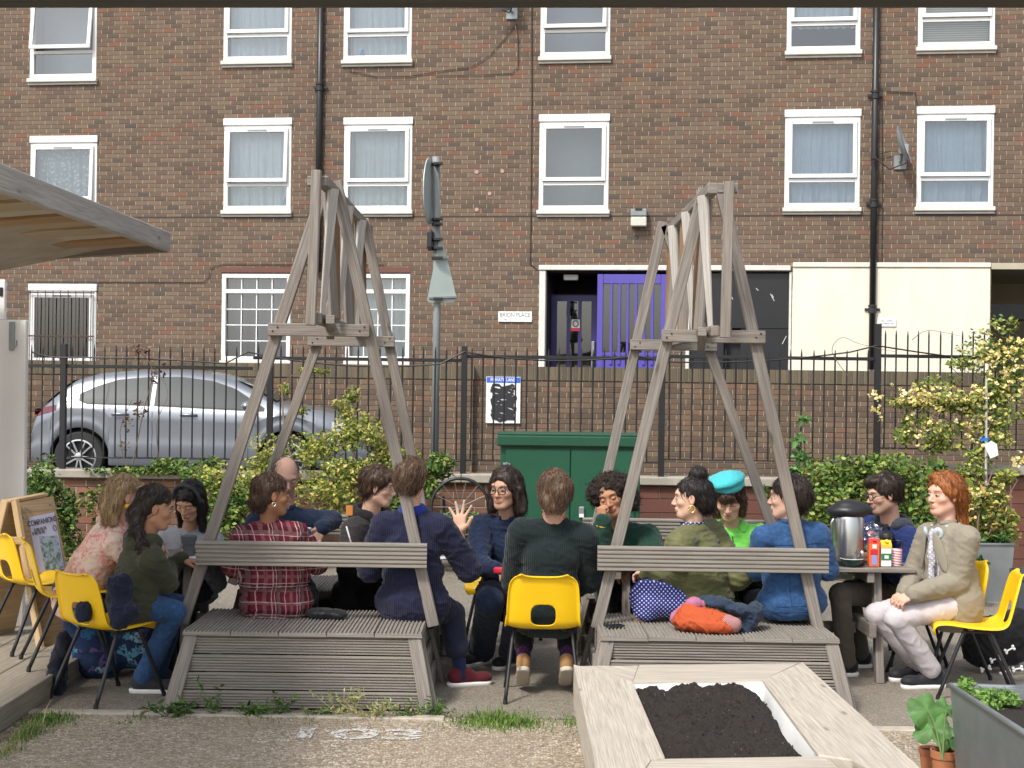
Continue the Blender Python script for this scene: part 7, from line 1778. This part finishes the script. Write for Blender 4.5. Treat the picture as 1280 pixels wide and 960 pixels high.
# 10 ---- afro
def ex10(c):
    earring(c, -1, .026, M['silver'], .003, -.06); 
    for dz in (0, .014):
        a, b_ = c['Wr'][1], c['El'][1]; d = (b_-a)/np.linalg.norm(b_-a); q = MB(); p = a+d*(.03+dz); x = np.cross(d, (0,1,0)); x /= np.linalg.norm(x); y = np.cross(d, x)
        q.tube([Vector(tuple(p+(x*math.cos(k)+y*math.sin(k))*.050)) for k in np.linspace(0, 6.3, 20)], .006, 6); q.build('cuff_stripe', M['yellow'], c['root'], smooth=True)
person('person with big curly black hair and dark green fleece resting chin on fist', (782,740,9.95), (776,662,9.78), 188, (764,620,9.58), 196, 14, 16, hs=1.12, skin=(.42,.22,.13), brow=(.02,.012,.01), lip=(.42,.10,.10), eyes='down',
  arms=(((818,700,9.62),(790,712,9.45)), ((744,712,9.44),(754,652,9.43),(-.15,.12,1.0),(.6,.5,.2),1)), hands=('rest','fist'), top=fabric('bottle_green_fleece', (.014,.048,.034), kind='fleece'), topb=.045, fold=.008, shw=.175, opening=(.05,.42,-.02), under=fabric('black_shirt', (.01,.01,.011)), trous=trb_,
  hair=dict(p=[ell((0,-.03,.050), (.112,.105,.088), k=.03), ell((-.085,-.03,.02), (.065,.075,.075), k=.04), ell((.085,-.03,.02), (.065,.075,.075), k=.04), ell((-.10,-.03,-.06), (.055,.06,.06), k=.04), ell((.0,-.06,-.03), (.10,.07,.09), k=.04), sub(ell((0,.100,-.032), (.066,.085,.088)), .008)], curly=.026), hairm=HM['afro'], extra=ex10)
# 11 ---- olive bomber, bun
def sk11(c):
    P = [caps(c['Hp'][-1], c['Kn'][-1], .105, .095, k=.05), caps(c['Hp'][1], c['Kn'][1], .10, .09, k=.05), caps(c['Kn'][-1], c['Kn'][-1]-up_*.07, .085, .08, k=.04)]; return P
def ex11(c): earring(c, -1, .019, M['gold'], .0045, -.055)
oli = fabric('olive_quilted_nylon', (.115,.118,.048), .55)
person('person in puffy olive bomber jacket with curly top bun and gold hoop, facing left', (879,754,9.02), (866,662,9.0), -52, (864,623,8.97), -82, 2, 0, hs=1.10, skin=(.62,.40,.30), brow=(.02,.012,.01), lip=(.5,.16,.15),
  arms=(((848,716,8.93),(812,716,9.08)), ((922,720,9.05),(880,728,9.3))), top=oli, topb=.055, hem=.12, fold=.010, fsc=8, aniso=(.8,.8,2.2), shw=.178, collar=('shirt', fabric('navy_dot_collar', (.02,.03,.16), kind='dots', col2=(.7,.7,.75))),
  legs=(((808,745,8.90),(792,775,9.05),(-1,0,0)), ((830,740,9.2),(815,800,9.3),(-1,.2,0))), skirt=(fabric('blue_polka_dot_cloth', (.030,.045,.26), kind='dots', col2=(.72,.72,.78)), sk11), shoes=None,
  hair=dict(p=H_cap(fr=.076, bulk=-.002, fore=True)+[ell((0,-.045,.140), (.048,.050,.042), k=.012), ell((0,-.085,-.02), (.06,.045,.06), k=.04)]), hairm=HM['black'], extra=ex11)
# 12 ---- beret
def ex12(c):
    P = [ell((.014,-.018,.120), (.118,.122,.040), rotm(0, -10, 10)), ell((.0,-.016,.098), (.098,.108,.036), k=.02)]; V, Q = sdf_mesh(P, .005); V = folds(V, vnormals(V, Q), .003, 14, seed=2)
    np_mesh('beret', V*c['hs']@c['HR'].T+c['C'], Q, fabric('turquoise_felt', (.06,.42,.46), .95), c['root'])
    b = MB(); b.tube([c['N']+c['f']*.085-c['up']*.0+0, c['N']+c['f']*.155-c['up']*.10, c['N']+c['f']*.168-c['up']*.2], .0035, 5); b.build('zip', M['iron'], c['root'])
lime = fabric('lime_fleece', (.20,.66,.11), .95, .08, kind='fleece')
person('person in lime green fleece hoodie and turquoise beret looking down', (918,742,10.0), (914,664,9.86), 184, (911,624,9.76), 192, 26, 3, hs=1.16, skin=(.60,.37,.27), brow=(.05,.03,.02), lip=(.5,.17,.15), eyes='down',
  top=lime, topb=.058, fold=.007, shw=.18, collar=('hood', lime), trous=trb_,
  hair=dict(p=H_cap(bulk=.006, fr=.064)+[ell((0,.085,.048), (.052,.018,.030), k=.012), caps((-.070,.01,.0), (-.074,.02,-.085), .030, .024, k=.03), caps((.070,.01,.0), (.074,.02,-.085), .030, .024, k=.03), ell((0,-.06,-.05), (.08,.05,.06), k=.04)]), hairm=hair_mat('bob_hair', (.035,.016,.010), (.10,.05,.03)), extra=ex12)
# 13 ---- denim jacket
def ex13(c):
    dk = plain('denim_seam', (.012,.035,.10), .9)
    seam(c, 'top', [((-.15,0,.36),(.15,0,.36),(0,1,0)), ((-.07,0,.355),(-.05,0,.0),(0,1,0)), ((.07,0,.355),(.05,0,.0),(0,1,0)), ((-.14,0,-.035),(.14,0,-.035),(0,1,0)), ((-.14,0,-.0),(.14,0,-.0),(0,1,0))], .0022, dk)
den = fabric('mid_blue_denim', (.026,.072,.175), kind='denim')
person('person in blue denim shirt seen from behind on the right bench, face turned left', (990,752,8.92), (988,658,8.90), -8, (984,622,8.88), -68, 2, 0, hs=1.10, skin=LIGHT, brow=(.06,.035,.02), lip=(.5,.2,.16),
  arms=(((946,712,8.98),(962,704,9.28)), ((1034,712,8.98),(1010,704,9.28))), top=den, topb=.032, hem=.075, fold=.0065, fsc=7, shw=.172, hipw=.185, collar=('shirt', den), trous=trb_, trb=.02,
  hair=dict(p=H_cap(fr=.078, bulk=.0, fore=True)+[ell((.035,-.115,.005), (.034,.034,.042), k=.015), ell((0,-.08,.0), (.06,.045,.06), k=.04)]), hairm=HM['dark'], extra=ex13)
# 14 ---- man with glasses, navy
def ex14(c): glasses(c, M['frameblack'], .028, .020)
person('man with dark hair and thin glasses in navy jacket behind the steel flask, facing left', (1108,742,9.95), (1114,656,9.86), -128, (1104,618,9.78), -104, 10, 0, hs=1.12, skin=(.56,.35,.26), brow=(.03,.02,.015), lip=(.45,.18,.15), sex='m', beard=(.14,.09,.07,.40),
  top=fabric('navy_twill', (.014,.026,.105)), topb=.034, fold=.008, shw=.185, collar=('hood', fabric('grey_hood', (.04,.045,.06))), trous=fabric('brown_grey_trouser', (.09,.075,.06)), shoes=shoe_b,
  legs=(((1050,742,9.45),(1058,825,9.5),(-1,-.2,0)), ((1062,738,9.75),(1075,815,9.8),(-1,-.1,0))),
  hair=dict(p=H_cap(bulk=.004, fr=.072)+[ell((0,.055,.095), (.060,.045,.028), k=.02), sub(ell((0,-.07,-.10), (.12,.08,.06)), .012)]), hairm=HM['dark'], extra=ex14)
# 15 ---- redhead blazer
def ex15(c):
    N_, f, r, up, T3 = c['N'], c['f'], c['r'], c['up'], c['T3']
    # lapels, headphones, scarf
    for s_, ff, rr in ((1, .098, .068), (-1, .100, -.052)):
        c1 = N_+f*ff+r*rr-up*.018; ax = f*.75+r*s_*.65-up*.1; ax /= np.linalg.norm(ax); a2 = np.cross(ax, up); a2 /= np.linalg.norm(a2); R3 = np.stack([a2, ax, np.cross(a2, ax)], 1)
        V, Q = sdf_mesh([ell(c1, (.034,.018,.040), R3, k=.01), sub(ell(c1+ax*.022, (.018,.012,.022), R3), .004)], .004); np_mesh('headphone_cup', V, Q, plain('pale_grey_plastic', (.40,.45,.47), .4) if s_ > 0 else bpy.data.materials['pale_grey_plastic'], c['root'])
        V, Q = sdf_mesh([ell(c1+ax*.006, (.020,.008,.024), R3, k=.01)], .004); np_mesh('ear_pad', V, Q, M['polegrey'], c['root'])
    for s_ in (-1, 1):
        ctr = N_-up*.13+f*.125+r*s_*.082; d1 = up*.95-r*s_*.30; d1 /= np.linalg.norm(d1); n1 = f*.9+r*s_*.45; n1 -= d1*(n1@d1); n1 /= np.linalg.norm(n1); R3 = np.stack([np.cross(d1, n1), n1, d1], 1)
        V, Q = sdf_mesh([ell(ctr, (.034,.010,.13), R3, k=.01)], .005); np_mesh('lapel', V, Q, bl, c['root'])
    b = MB(); b.tube([Vector(tuple(N_+r*math.sin(a)*.085+f*math.cos(a)*.085+up*.018)) for a in np.linspace(.9, 2*math.pi-.9, 20)], .010, 8); b.build('headphone_band', bpy.data.materials['pale_grey_plastic'], c['root'], smooth=True)
    P = [ell(N_+f*.09-up*.06+r*.01, (.030,.03,.07), T3, k=.03), ell(N_+f*.13-up*.16-r*.005, (.022,.025,.08), T3, k=.03), ell(N_+f*.145-up*.27, (.016,.02,.06), T3, k=.02)]; V, Q = sdf_mesh(P, .006); V = folds(V, vnormals(V, Q), .006, 22, seed=3); np_mesh('neck_scarf', V, Q, fabric('lilac_scarf', (.42,.40,.46), kind='dots', col2=(.66,.64,.68)), c['root'])
bl = fabric('sage_grey_wool', (.240,.215,.165), .95)
person('red haired person in sage blazer and pale trousers with headphones round neck', (1192,752,9.22), (1182,660,9.22), -112, (1180,619,9.20), -116, 0, 0, hs=1.12, skin=(.64,.38,.28), brow=(.30,.12,.05), lip=(.55,.18,.16),
  arms=(((1196,728,9.08),(1142,742,8.98),(-.9,-.1,-.45),(-.3,.3,-.9)), ((1143,716,9.42),(1132,740,9.22),(-.8,-.5,-.4),(.2,.3,-.9))), top=bl, topb=.042, hem=.16, fold=.0065, fsc=7, shw=.18, opening=(.070,.49,.05), under=fabric('white_shirt_cloth', (.66,.66,.68)), collar=('shirt', bl), cuffs=fabric('white_cuff', (.62,.62,.62)),
  legs=(((1120,772,9.02),(1166,846,9.16),(-.97,-.15,0)), ((1096,768,9.30),(1150,838,9.38),(-.97,-.1,0))), trous=fabric('pale_lilac_grey_trouser', (.52,.48,.50), .85, .05), trb=.016, trlen=.93, shoes=fabric('black_running_shoe', (.02,.02,.024), .6), sole=M['whitepaint'], socks=fabric('dark_sock', (.02,.02,.025)),
  hair=dict(p=H_cap(bulk=.006, fr=.076, fore=True)+[ell((0,-.085,-.02), (.075,.05,.07), k=.04), caps((.0,-.10,-.05), (-.02,-.12,-.20), .052, .034, k=.04), caps((-.02,-.12,-.20), (-.03,-.10,-.27), .03, .012, k=.03), ell((.02,.040,.108), (.055,.040,.022), k=.02), ell((-.070,-.005,.04), (.022,.040,.045), k=.02), ell((.070,-.005,.04), (.022,.040,.045), k=.02)]), hairm=HM['red'], extra=ex15)
# ================================================================== SMALL THINGS
def sdf_thing(name, label, cat, prims, mat, h=.006, fold=.006, fsc=14, seed=3, group=None, part='body'):
    V, Q = sdf_mesh(prims, h); V = folds(V, vnormals(V, Q), fold, fsc, seed=seed); lo, hi = V.min(0), V.max(0)
    t_ = thing(name, ((lo[0]+hi[0])/2, (lo[1]+hi[1])/2, lo[2]), label, cat, group); np_mesh(part, V, Q, mat, t_); return t_
ZT_ = .727
def onT(x, D, z=ZT_): p = W(x, 600, D); return Vector((p.x, D, z))
def H_(y, D): return W(640, y, D).z
M['steel'] = plain('brushed_steel', (.55,.55,.54), .28, .95, .06); M['blackplastic'] = plain('matt_black_plastic', (.018,.018,.02), .4)
# flask
p = onT(1061, 9.42); t_ = thing('vacuum_flask', p, 'large steel pump flask with black lid on the right table', 'flask')
zt = W(1061, 645, 9.42).z-ZT_; b = MB(); b.lathe([(.088,0),(.095,.004),(.098,.02),(.098,zt*.5),(.097,zt-.02),(.090,zt)], tuple(p), 40); b.build('body', M['steel'], t_, smooth=True, auto=35)
b = MB(); b.lathe([(.101,0),(.103,.005),(.103,.03),(.099,.034)], tuple(p), 40); b.build('base_ring', M['blackplastic'], t_, smooth=True, auto=35)
c_ = np.array(p)+np.array([0,0,zt]); V, Q = sdf_mesh([ell(c_+[-.005,-.01,.035], (.105,.100,.052), k=.03), ell(c_+[.075,-.02,.045], (.075,.05,.040), k=.05), ell(c_+[-.075,.0,.028], (.06,.07,.035), k=.04), ell(c_+[-.01,-.01,.075], (.07,.06,.03), k=.03)], .006, clip=[(c_-[0,0,.004], (0,0,-1))]); np_mesh('lid', V, Q, M['blackplastic'], t_)
b = MB(); q = p+Vector((-.115, -.03, zt-.16)); b.tube([p+Vector((-.09,-.03,zt)), q+Vector((0,0,.12)), q], .008, 8); b.build('handle', M['steel'], t_, smooth=True)
# cafetiere
p = onT(1109, 9.72); t_ = thing('cafetiere', p, 'glass cafetiere with black domed lid on the right table', 'coffee press'); zt = W(1109, 672, 9.72).z-ZT_
b = MB(); b.lathe([(.045,0),(.046,.01),(.046,zt)], tuple(p), 24, capt=False); b.build('glass', M['glassdark'], t_, smooth=True, auto=30)
b = MB(); b.lathe([(.042,.003),(.042,zt*.6)], tuple(p), 24); b.build('coffee', plain('coffee_liquid', (.03,.015,.008), .2), t_, smooth=True, auto=30)
b = MB(); b.lathe([(.052,zt),(.052,zt+.012),(.045,zt+.03),(.02,zt+.045),(.006,zt+.048),(.006,zt+.065),(.013,zt+.07),(.013,zt+.085),(.004,zt+.092)], tuple(p), 24); b.build('lid', M['blackplastic'], t_, smooth=True, auto=35)
b = MB(); b.tube([p+Vector((.045,-.01,zt*.9)), p+Vector((.095,-.02,zt*.85)), p+Vector((.095,-.02,.05)), p+Vector((.048,-.01,.03))], .008, 8); b.build('handle', M['blackplastic'], t_, smooth=True)
# cartons
def carton(x0, x1, ytop, D, label, cols, cat='carton'):
    a, c = W(x0, 700, D).x, W(x1, 700, D).x; zt = W((x0+x1)/2, ytop, D).z; t_ = thing('drink_carton', ((a+c)/2, D, ZT_), label, cat); w_ = c-a; h = zt-ZT_
    b = MB(); b.box(a, D-.03, ZT_, c, D+.03, ZT_+h*.84, 0, .004); m_ = (a+c)/2
    b.add([(a,D-.03,ZT_+h*.841),(c,D-.03,ZT_+h*.841),(c,D+.03,ZT_+h*.841),(a,D+.03,ZT_+h*.841),(a,D,zt),(c,D,zt)], [(0,1,5,4),(2,3,4,5),(1,2,5),(3,0,4)], 1)
    b.build('box', [cols[0], cols[1]], t_)
    for i, (m, z0, z1, xa, xb) in enumerate(cols[2]):
        b = MB(); b.box(a+w_*xa, D-.0325-.0004*i, ZT_+h*z0, a+w_*xb, D-.0302, ZT_+h*z1); b.build('printed_panel', m, t_)
    b = MB(); q = (m_, D-.018, ZT_+h*.93); b.tube([Vector(q), Vector(q)+Vector((0,-.014,.010))], .011, 10); b.build('cap', cols[1], t_); return t_
C_ = lambda n, c, r=.45: plain(n, c, r, var=.04)
carton(1085, 1098, 673, 9.36, 'orange red juice carton standing left of the yellow topped carton', (C_('orange_card', (.70,.13,.04)), C_('red_card', (.60,.04,.03)), [(C_('blue_panel', (.25,.28,.60)), .08, .42, .25, .72), (C_('white_panel', (.8,.78,.75)), .66, .80, .3, .7), (C_('darkred_panel', (.55,.02,.03)), .45, .62, .1, .8)]))
carton(1100, 1113, 675, 9.38, 'white milk carton with yellow top and green band', (C_('white_card', (.78,.76,.70)), C_('yellow_card', (.85,.48,.03)), [(C_('green_band', (.03,.16,.06)), .25, .50, 0.0, 1.0), (C_('yellow_panel', (.85,.50,.05)), .72, .84, .0, 1.0), (C_('white_mark', (.78,.78,.74)), .31, .43, .3, .7)]))
p = onT(1120, 9.42); t = NT('red_white_stripes'); s_ = t.sep(t.coord()); wv = t.math('FRACT', t.math('MULTIPLY', t.math('ADD', s_[2], t.math('MULTIPLY', s_[0], .12)), 62.0)); t.set(t.mix(t.mapr(wv, .45, .55), (.80,.78,.76), (.62,.16,.22)), .5); rs = t.m
def cup(x, D, r, h, label, mat, cat='cup', prof=None, z=ZT_, inner=None):
    p = onT(x, D, z); t_ = thing('cup', p, label, cat); pr = prof or [(r*.86,0),(r*.9,.004),(r,h),(r*.93,h),(r*.8,.01)]
    b = MB(); b.lathe([(a, c) for a, c in pr], tuple(p), 28, capt=False); b.build('vessel', mat, t_, smooth=True, auto=35)
    if inner: b = MB(); b.lathe([(r*.88, h*.7), (.0005, h*.7)], tuple(p), 28, capb=False, capt=False); b.build('contents', inner, t_)
    return t_
cup(1121, 9.42, .040, .105, 'red and white striped paper cup at the right end of the table things', rs)
cup(1072, 9.52, .040, .075, 'terracotta coloured cup between the flask and the orange carton', plain('terracotta_glaze', (.52,.20,.11), .5))
cup(1047, 9.5, .034, .085, 'dark glass of cutlery just left of the flask base', M['glassdark'])
cup(1036, 9.44, .038, .078, 'dark green enamel mug beside the right end of the backrest', plain('green_enamel', (.01,.05,.04), .25, coat=.5))
p = onT(1066, 9.33); t_ = thing('bowl', p, 'dark green enamel bowl in front of the flask', 'bowl')
b = MB(); b.lathe([(.038,0),(.042,.005),(.066,.03),(.074,.052),(.071,.052),(.062,.03),(.03,.010),(.001,.008)], tuple(p), 32, capt=False); b.build('bowl_shell', bpy.data.materials['green_enamel'], t_, smooth=True, auto=40)
b = MB(); b.lathe([(.0735,.0505),(.0745,.053),(.0725,.054)], tuple(p), 32, capb=False, capt=False); b.build('rim', M['signwhite'], t_, smooth=True)
def spoon(p0, p1, label):
    t_ = thing('spoon', p0, label, 'spoon'); b = MB(); b.tube([p0, p1], .0035, 6); b.build('stem', M['steel'], t_)
    V, Q = sdf_mesh([ell(np.array(p1), (.016,.010,.022))], .003); np_mesh('spoon_bowl', V, Q, M['steel'], t_)
spoon(onT(1049, 9.5, ZT_+.01), onT(1045, 9.44, ZT_+.135), 'steel spoon standing bowl up in the dark glass')
spoon(onT(1068, 9.33, ZT_+.03), onT(1079, 9.30, ZT_+.085), 'steel spoon resting in the green enamel bowl')
p = onT(1036, 9.66); t_ = thing('food_packet', p, 'red and yellow food packet behind the blue denim shirt', 'packet'); z1 = W(1036, 668, 9.66).z
b = MB(); b.box(p.x-.035, 9.64, ZT_, p.x+.03, 9.68, z1, 0, .006); b.build('pack', C_('red_pack', (.6,.03,.03)), t_); b = MB(); b.box(p.x-.034, 9.636, ZT_+.01, p.x+.006, 9.641, ZT_+(z1-ZT_)*.7); b.build('printed_panel', C_('yellow_pack', (.65,.55,.22)), t_)
# clear carrier bag with coloured things
p0, p1 = onT(1076, 9.8), onT(1112, 9.8); zt = W(1094, 656, 9.8).z; cx_, cz_ = (p0.x+p1.x)/2, (ZT_+zt)/2
t_ = thing('plastic_bag', (cx_, 9.8, ZT_), 'clear plastic bag of groceries behind the cartons', 'bag')
V, Q = sdf_mesh([ell((cx_, 9.8, cz_), (.105,.06,(zt-ZT_)/2), k=.02), ell((cx_, 9.8, zt-.02), (.105,.035,.03), k=.03)], .007, clip=[((0,0,ZT_+.001), (0,0,-1))]); V = folds(V, vnormals(V, Q), .010, 12, seed=5); np_mesh('film', V, Q, M['clear'], t_)
for (dx, dz, r, m) in ((-.04,.05,.035,C_('green_food', (.06,.20,.07))), (.0,.12,.03,C_('pale_food', (.6,.62,.62))), (.04,.06,.035,C_('white_food', (.66,.68,.70))), (-.02,.16,.022,C_('pink_food', (.6,.2,.25)))):
    V, Q = sdf_mesh([ell((cx_+dx, 9.8, ZT_+dz), (r*1.4, .035, r))], .007); np_mesh('packet', V, Q, m, t_)
# left table
cup(237, 9.42, .048, .135, 'grey reusable cup on the left table', plain('grey_silicone', (.10,.11,.12), .7), prof=[(.034,0),(.038,.075),(.046,.078),(.048,.098),(.050,.1),(.052,.13),(.046,.133),(.0,.133)])
def paper(x, D, w_, d_, rz, label, z=ZT_):
    p = onT(x, D, z+.001); t_ = thing('paper_sheet', p, label, 'paper'); P = []
    for i in range(5): P.append([Vector(p)+Matrix.Rotation(rz, 3, 'Z') @ Vector((w_*(j/4-.5), d_*(i/4-.5), .004*math.sin(j*1.3+i))) for j in range(5)])
    b = MB(); b.grid(P); b.grid([[q+Vector((0,0,-.0015)) for q in reversed(r_)] for r_ in P]); b.build('sheet', C_('white_paper', (.78,.78,.80)), t_); return t_
paper(240, 9.34, .21, .12, .2, 'white paper sheet on the left table below the grey cup'); paper(752, 9.4, .2, .14, -.1, 'white paper sheet at the left end of the right table')
paper(560, 9.5, .2, .16, .3, 'white paper sheet at the right end of the left table')
p = onT(387, 9.4); t_ = thing('water_bottle', p, 'blue drinking bottle beside the maroon check shirt', 'bottle')
b = MB(); b.lathe([(.030,0),(.032,.01),(.032,.12),(.014,.15),(.014,.165)], tuple(p), 20); b.build('bottle_body', plain('sky_blue_plastic', (.05,.36,.55), .3), t_, smooth=True, auto=40); b = MB(); b.lathe([(.017,.166),(.017,.19),(.013,.195)], tuple(p), 16); b.build('cap', C_('pale_blue_cap', (.4,.5,.6)), t_)
# bench things
def S(x, y, D): return np.array(W(x, y, D))
blk = fabric('black_leather', (.012,.012,.013), .45)
sdf_thing('handbag', 'small black leather bag lying on the left bench seat', 'bag', [ell((W(405,760,8.86).x, 8.86, .466), (.115,.07,.028), k=.02), ell((W(425,762,8.86).x, 8.84, .458), (.05,.05,.018), k=.03)], blk, .006, .005)
p = G(768, 783, .441); t_ = thing('phone', p, 'black phone lying at the left corner of the right bench seat', 'phone'); b = MB(); b.beam((p.x-.05, p.y-.02, .445), (p.x+.05, p.y+.03, .445), .065, .008, c=.003); b.build('case', M['frameblack'], t_); b = MB(); b.beam((p.x-.046, p.y-.018, .4497), (p.x+.046, p.y+.028, .4497), .058, .001, c=.0003); b.build('screen', plain('phone_glass', (.02,.03,.05), .08), t_)
orange = fabric('orange_rib_knit', (.50,.095,.035), kind='knitstripe')
x0 = W(845, 770, 8.56).x; x1 = W(915, 770, 8.56).x
t_ = sdf_thing('knitted_bundle', 'rolled orange knit with pink collar on the right bench seat', 'knitwear', [caps((x0+.07, 8.58, .515), (x1-.03, 8.52, .492), .070, .046, k=.04), ell(((x0+x1)/2-.02, 8.56, .49), (.16,.10,.055), k=.04), ell(((x0+x1)/2+.05, 8.5, .475), (.13,.07,.04), k=.03)], orange, .006, .012, 11, 4)
V, Q = sdf_mesh([caps((x0+.015, 8.62, .50), (x0+.11, 8.60, .588), .045, .036, k=.03), caps((x0+.10, 8.60, .588), (x0+.16, 8.60, .585), .032, .02, k=.02)], .006); V = folds(V, vnormals(V, Q), .006, 18, seed=9); np_mesh('pink_collar', V, Q, fabric('pink_knit', (.36,.13,.22), kind='weave'), t_)
V, Q = sdf_mesh([caps((x1-.03, 8.50, .487), (x1+.0, 8.49, .485), .055, .046, k=.02)], .006); np_mesh('striped_end', V, Q, fabric('red_white_rib', (.40,.20,.20), kind='knitstripe'), t_)
dn2_ = fabric('dark_denim', (.020,.034,.060), kind='denim')
sdf_thing('denim_jacket', 'crumpled dark denim jacket draped over the orange knit bundle', 'jacket', [ell(S(893,752,8.62), (.085,.075,.022), rotm(80,0,8), k=.04), ell(S(922,762,8.60), (.10,.08,.035), rotm(60,12,0), k=.05), caps(S(940,768,8.58), S(932,790,8.56), .042, .034, k=.04), ell(S(944,766,8.66), (.04,.08,.06), k=.05), caps(S(875,750,8.64), S(905,756,8.60), .018, .02, k=.03)], dn2_, .006, .012, 13, 6)
nav = fabric('navy_cotton', (.012,.016,.032))
sdf_thing('navy_jacket', 'navy jacket hung over the frontmost yellow chair seat', 'jacket', [ell(S(153,740,8.30), (.055,.055,.11), rotm(60,0,12), k=.05), ell(S(160,766,8.27), (.085,.06,.05), rotm(60,0,-18), k=.05), caps(S(143,728,8.30), S(150,775,8.24), .042, .05, k=.04), ell(S(94,768,8.25)+[.02,.10,0], (.05,.03,.06), k=.03)], nav, .0065, .012, 12, 5)
sdf_thing('rucksack', 'dark navy rucksack slumped on the ground under the frontmost yellow chair', 'bag', [ell((W(72,840,8.65).x, 8.65, .12), (.055,.08,.14), k=.04), ell((W(80,810,8.65).x, 8.65, .27), (.040,.06,.10), k=.04)], fabric('black_navy_nylon', (.008,.010,.018), .8), .009, .014, 9, 7)
sdf_thing('black_bag', 'black bag standing on the ground between jeans and left bench', 'bag', [ell((W(204,835,9.0).x, 9.0, .16), (.075,.09,.18), k=.05), ell((W(210,800,9.0).x, 9.02, .30), (.05,.07,.08), k=.05)], fabric('black_nylon', (.012,.012,.014), .7), .009, .009, 9, 2)
bx = W(1250, 812, 9.75)
t_ = sdf_thing('tote_bag', 'black bag printed with white bones under the empty right yellow chair', 'bag', [ell((bx.x, 9.75, .20), (.24,.10,.17), rotm(90,0,0)@np.eye(3) if False else None, k=.05), ell((bx.x+.12, 9.72, .30), (.12,.08,.12), k=.06), ell((bx.x-.12, 9.72, .13), (.13,.09,.10), k=.05)], fabric('black_canvas', (.010,.010,.011), .8), .009, .012, 8, 3)
for (x, y, a) in ((1244,824,.35),(1262,812,.5),(1232,836,.3),(1272,836,.2),(1256,840,.6)):
    c = S(x, y, 9.62); d = np.array([math.cos(a), 0, math.sin(a)])*.028; n_ = np.array([-math.sin(a), 0, math.cos(a)])*.010
    V, Q = sdf_mesh([caps(c-d, c+d, .006, k=.006)]+[ell(c+s1*d+s2*n_, (.010,.010,.010), k=.004) for s1 in (-1, 1) for s2 in (-1, 1)], .003); np_mesh('bone_print', V, Q, M['signwhite'], t_)
# pads, papers on laps: white tabletop panel seen under the left table
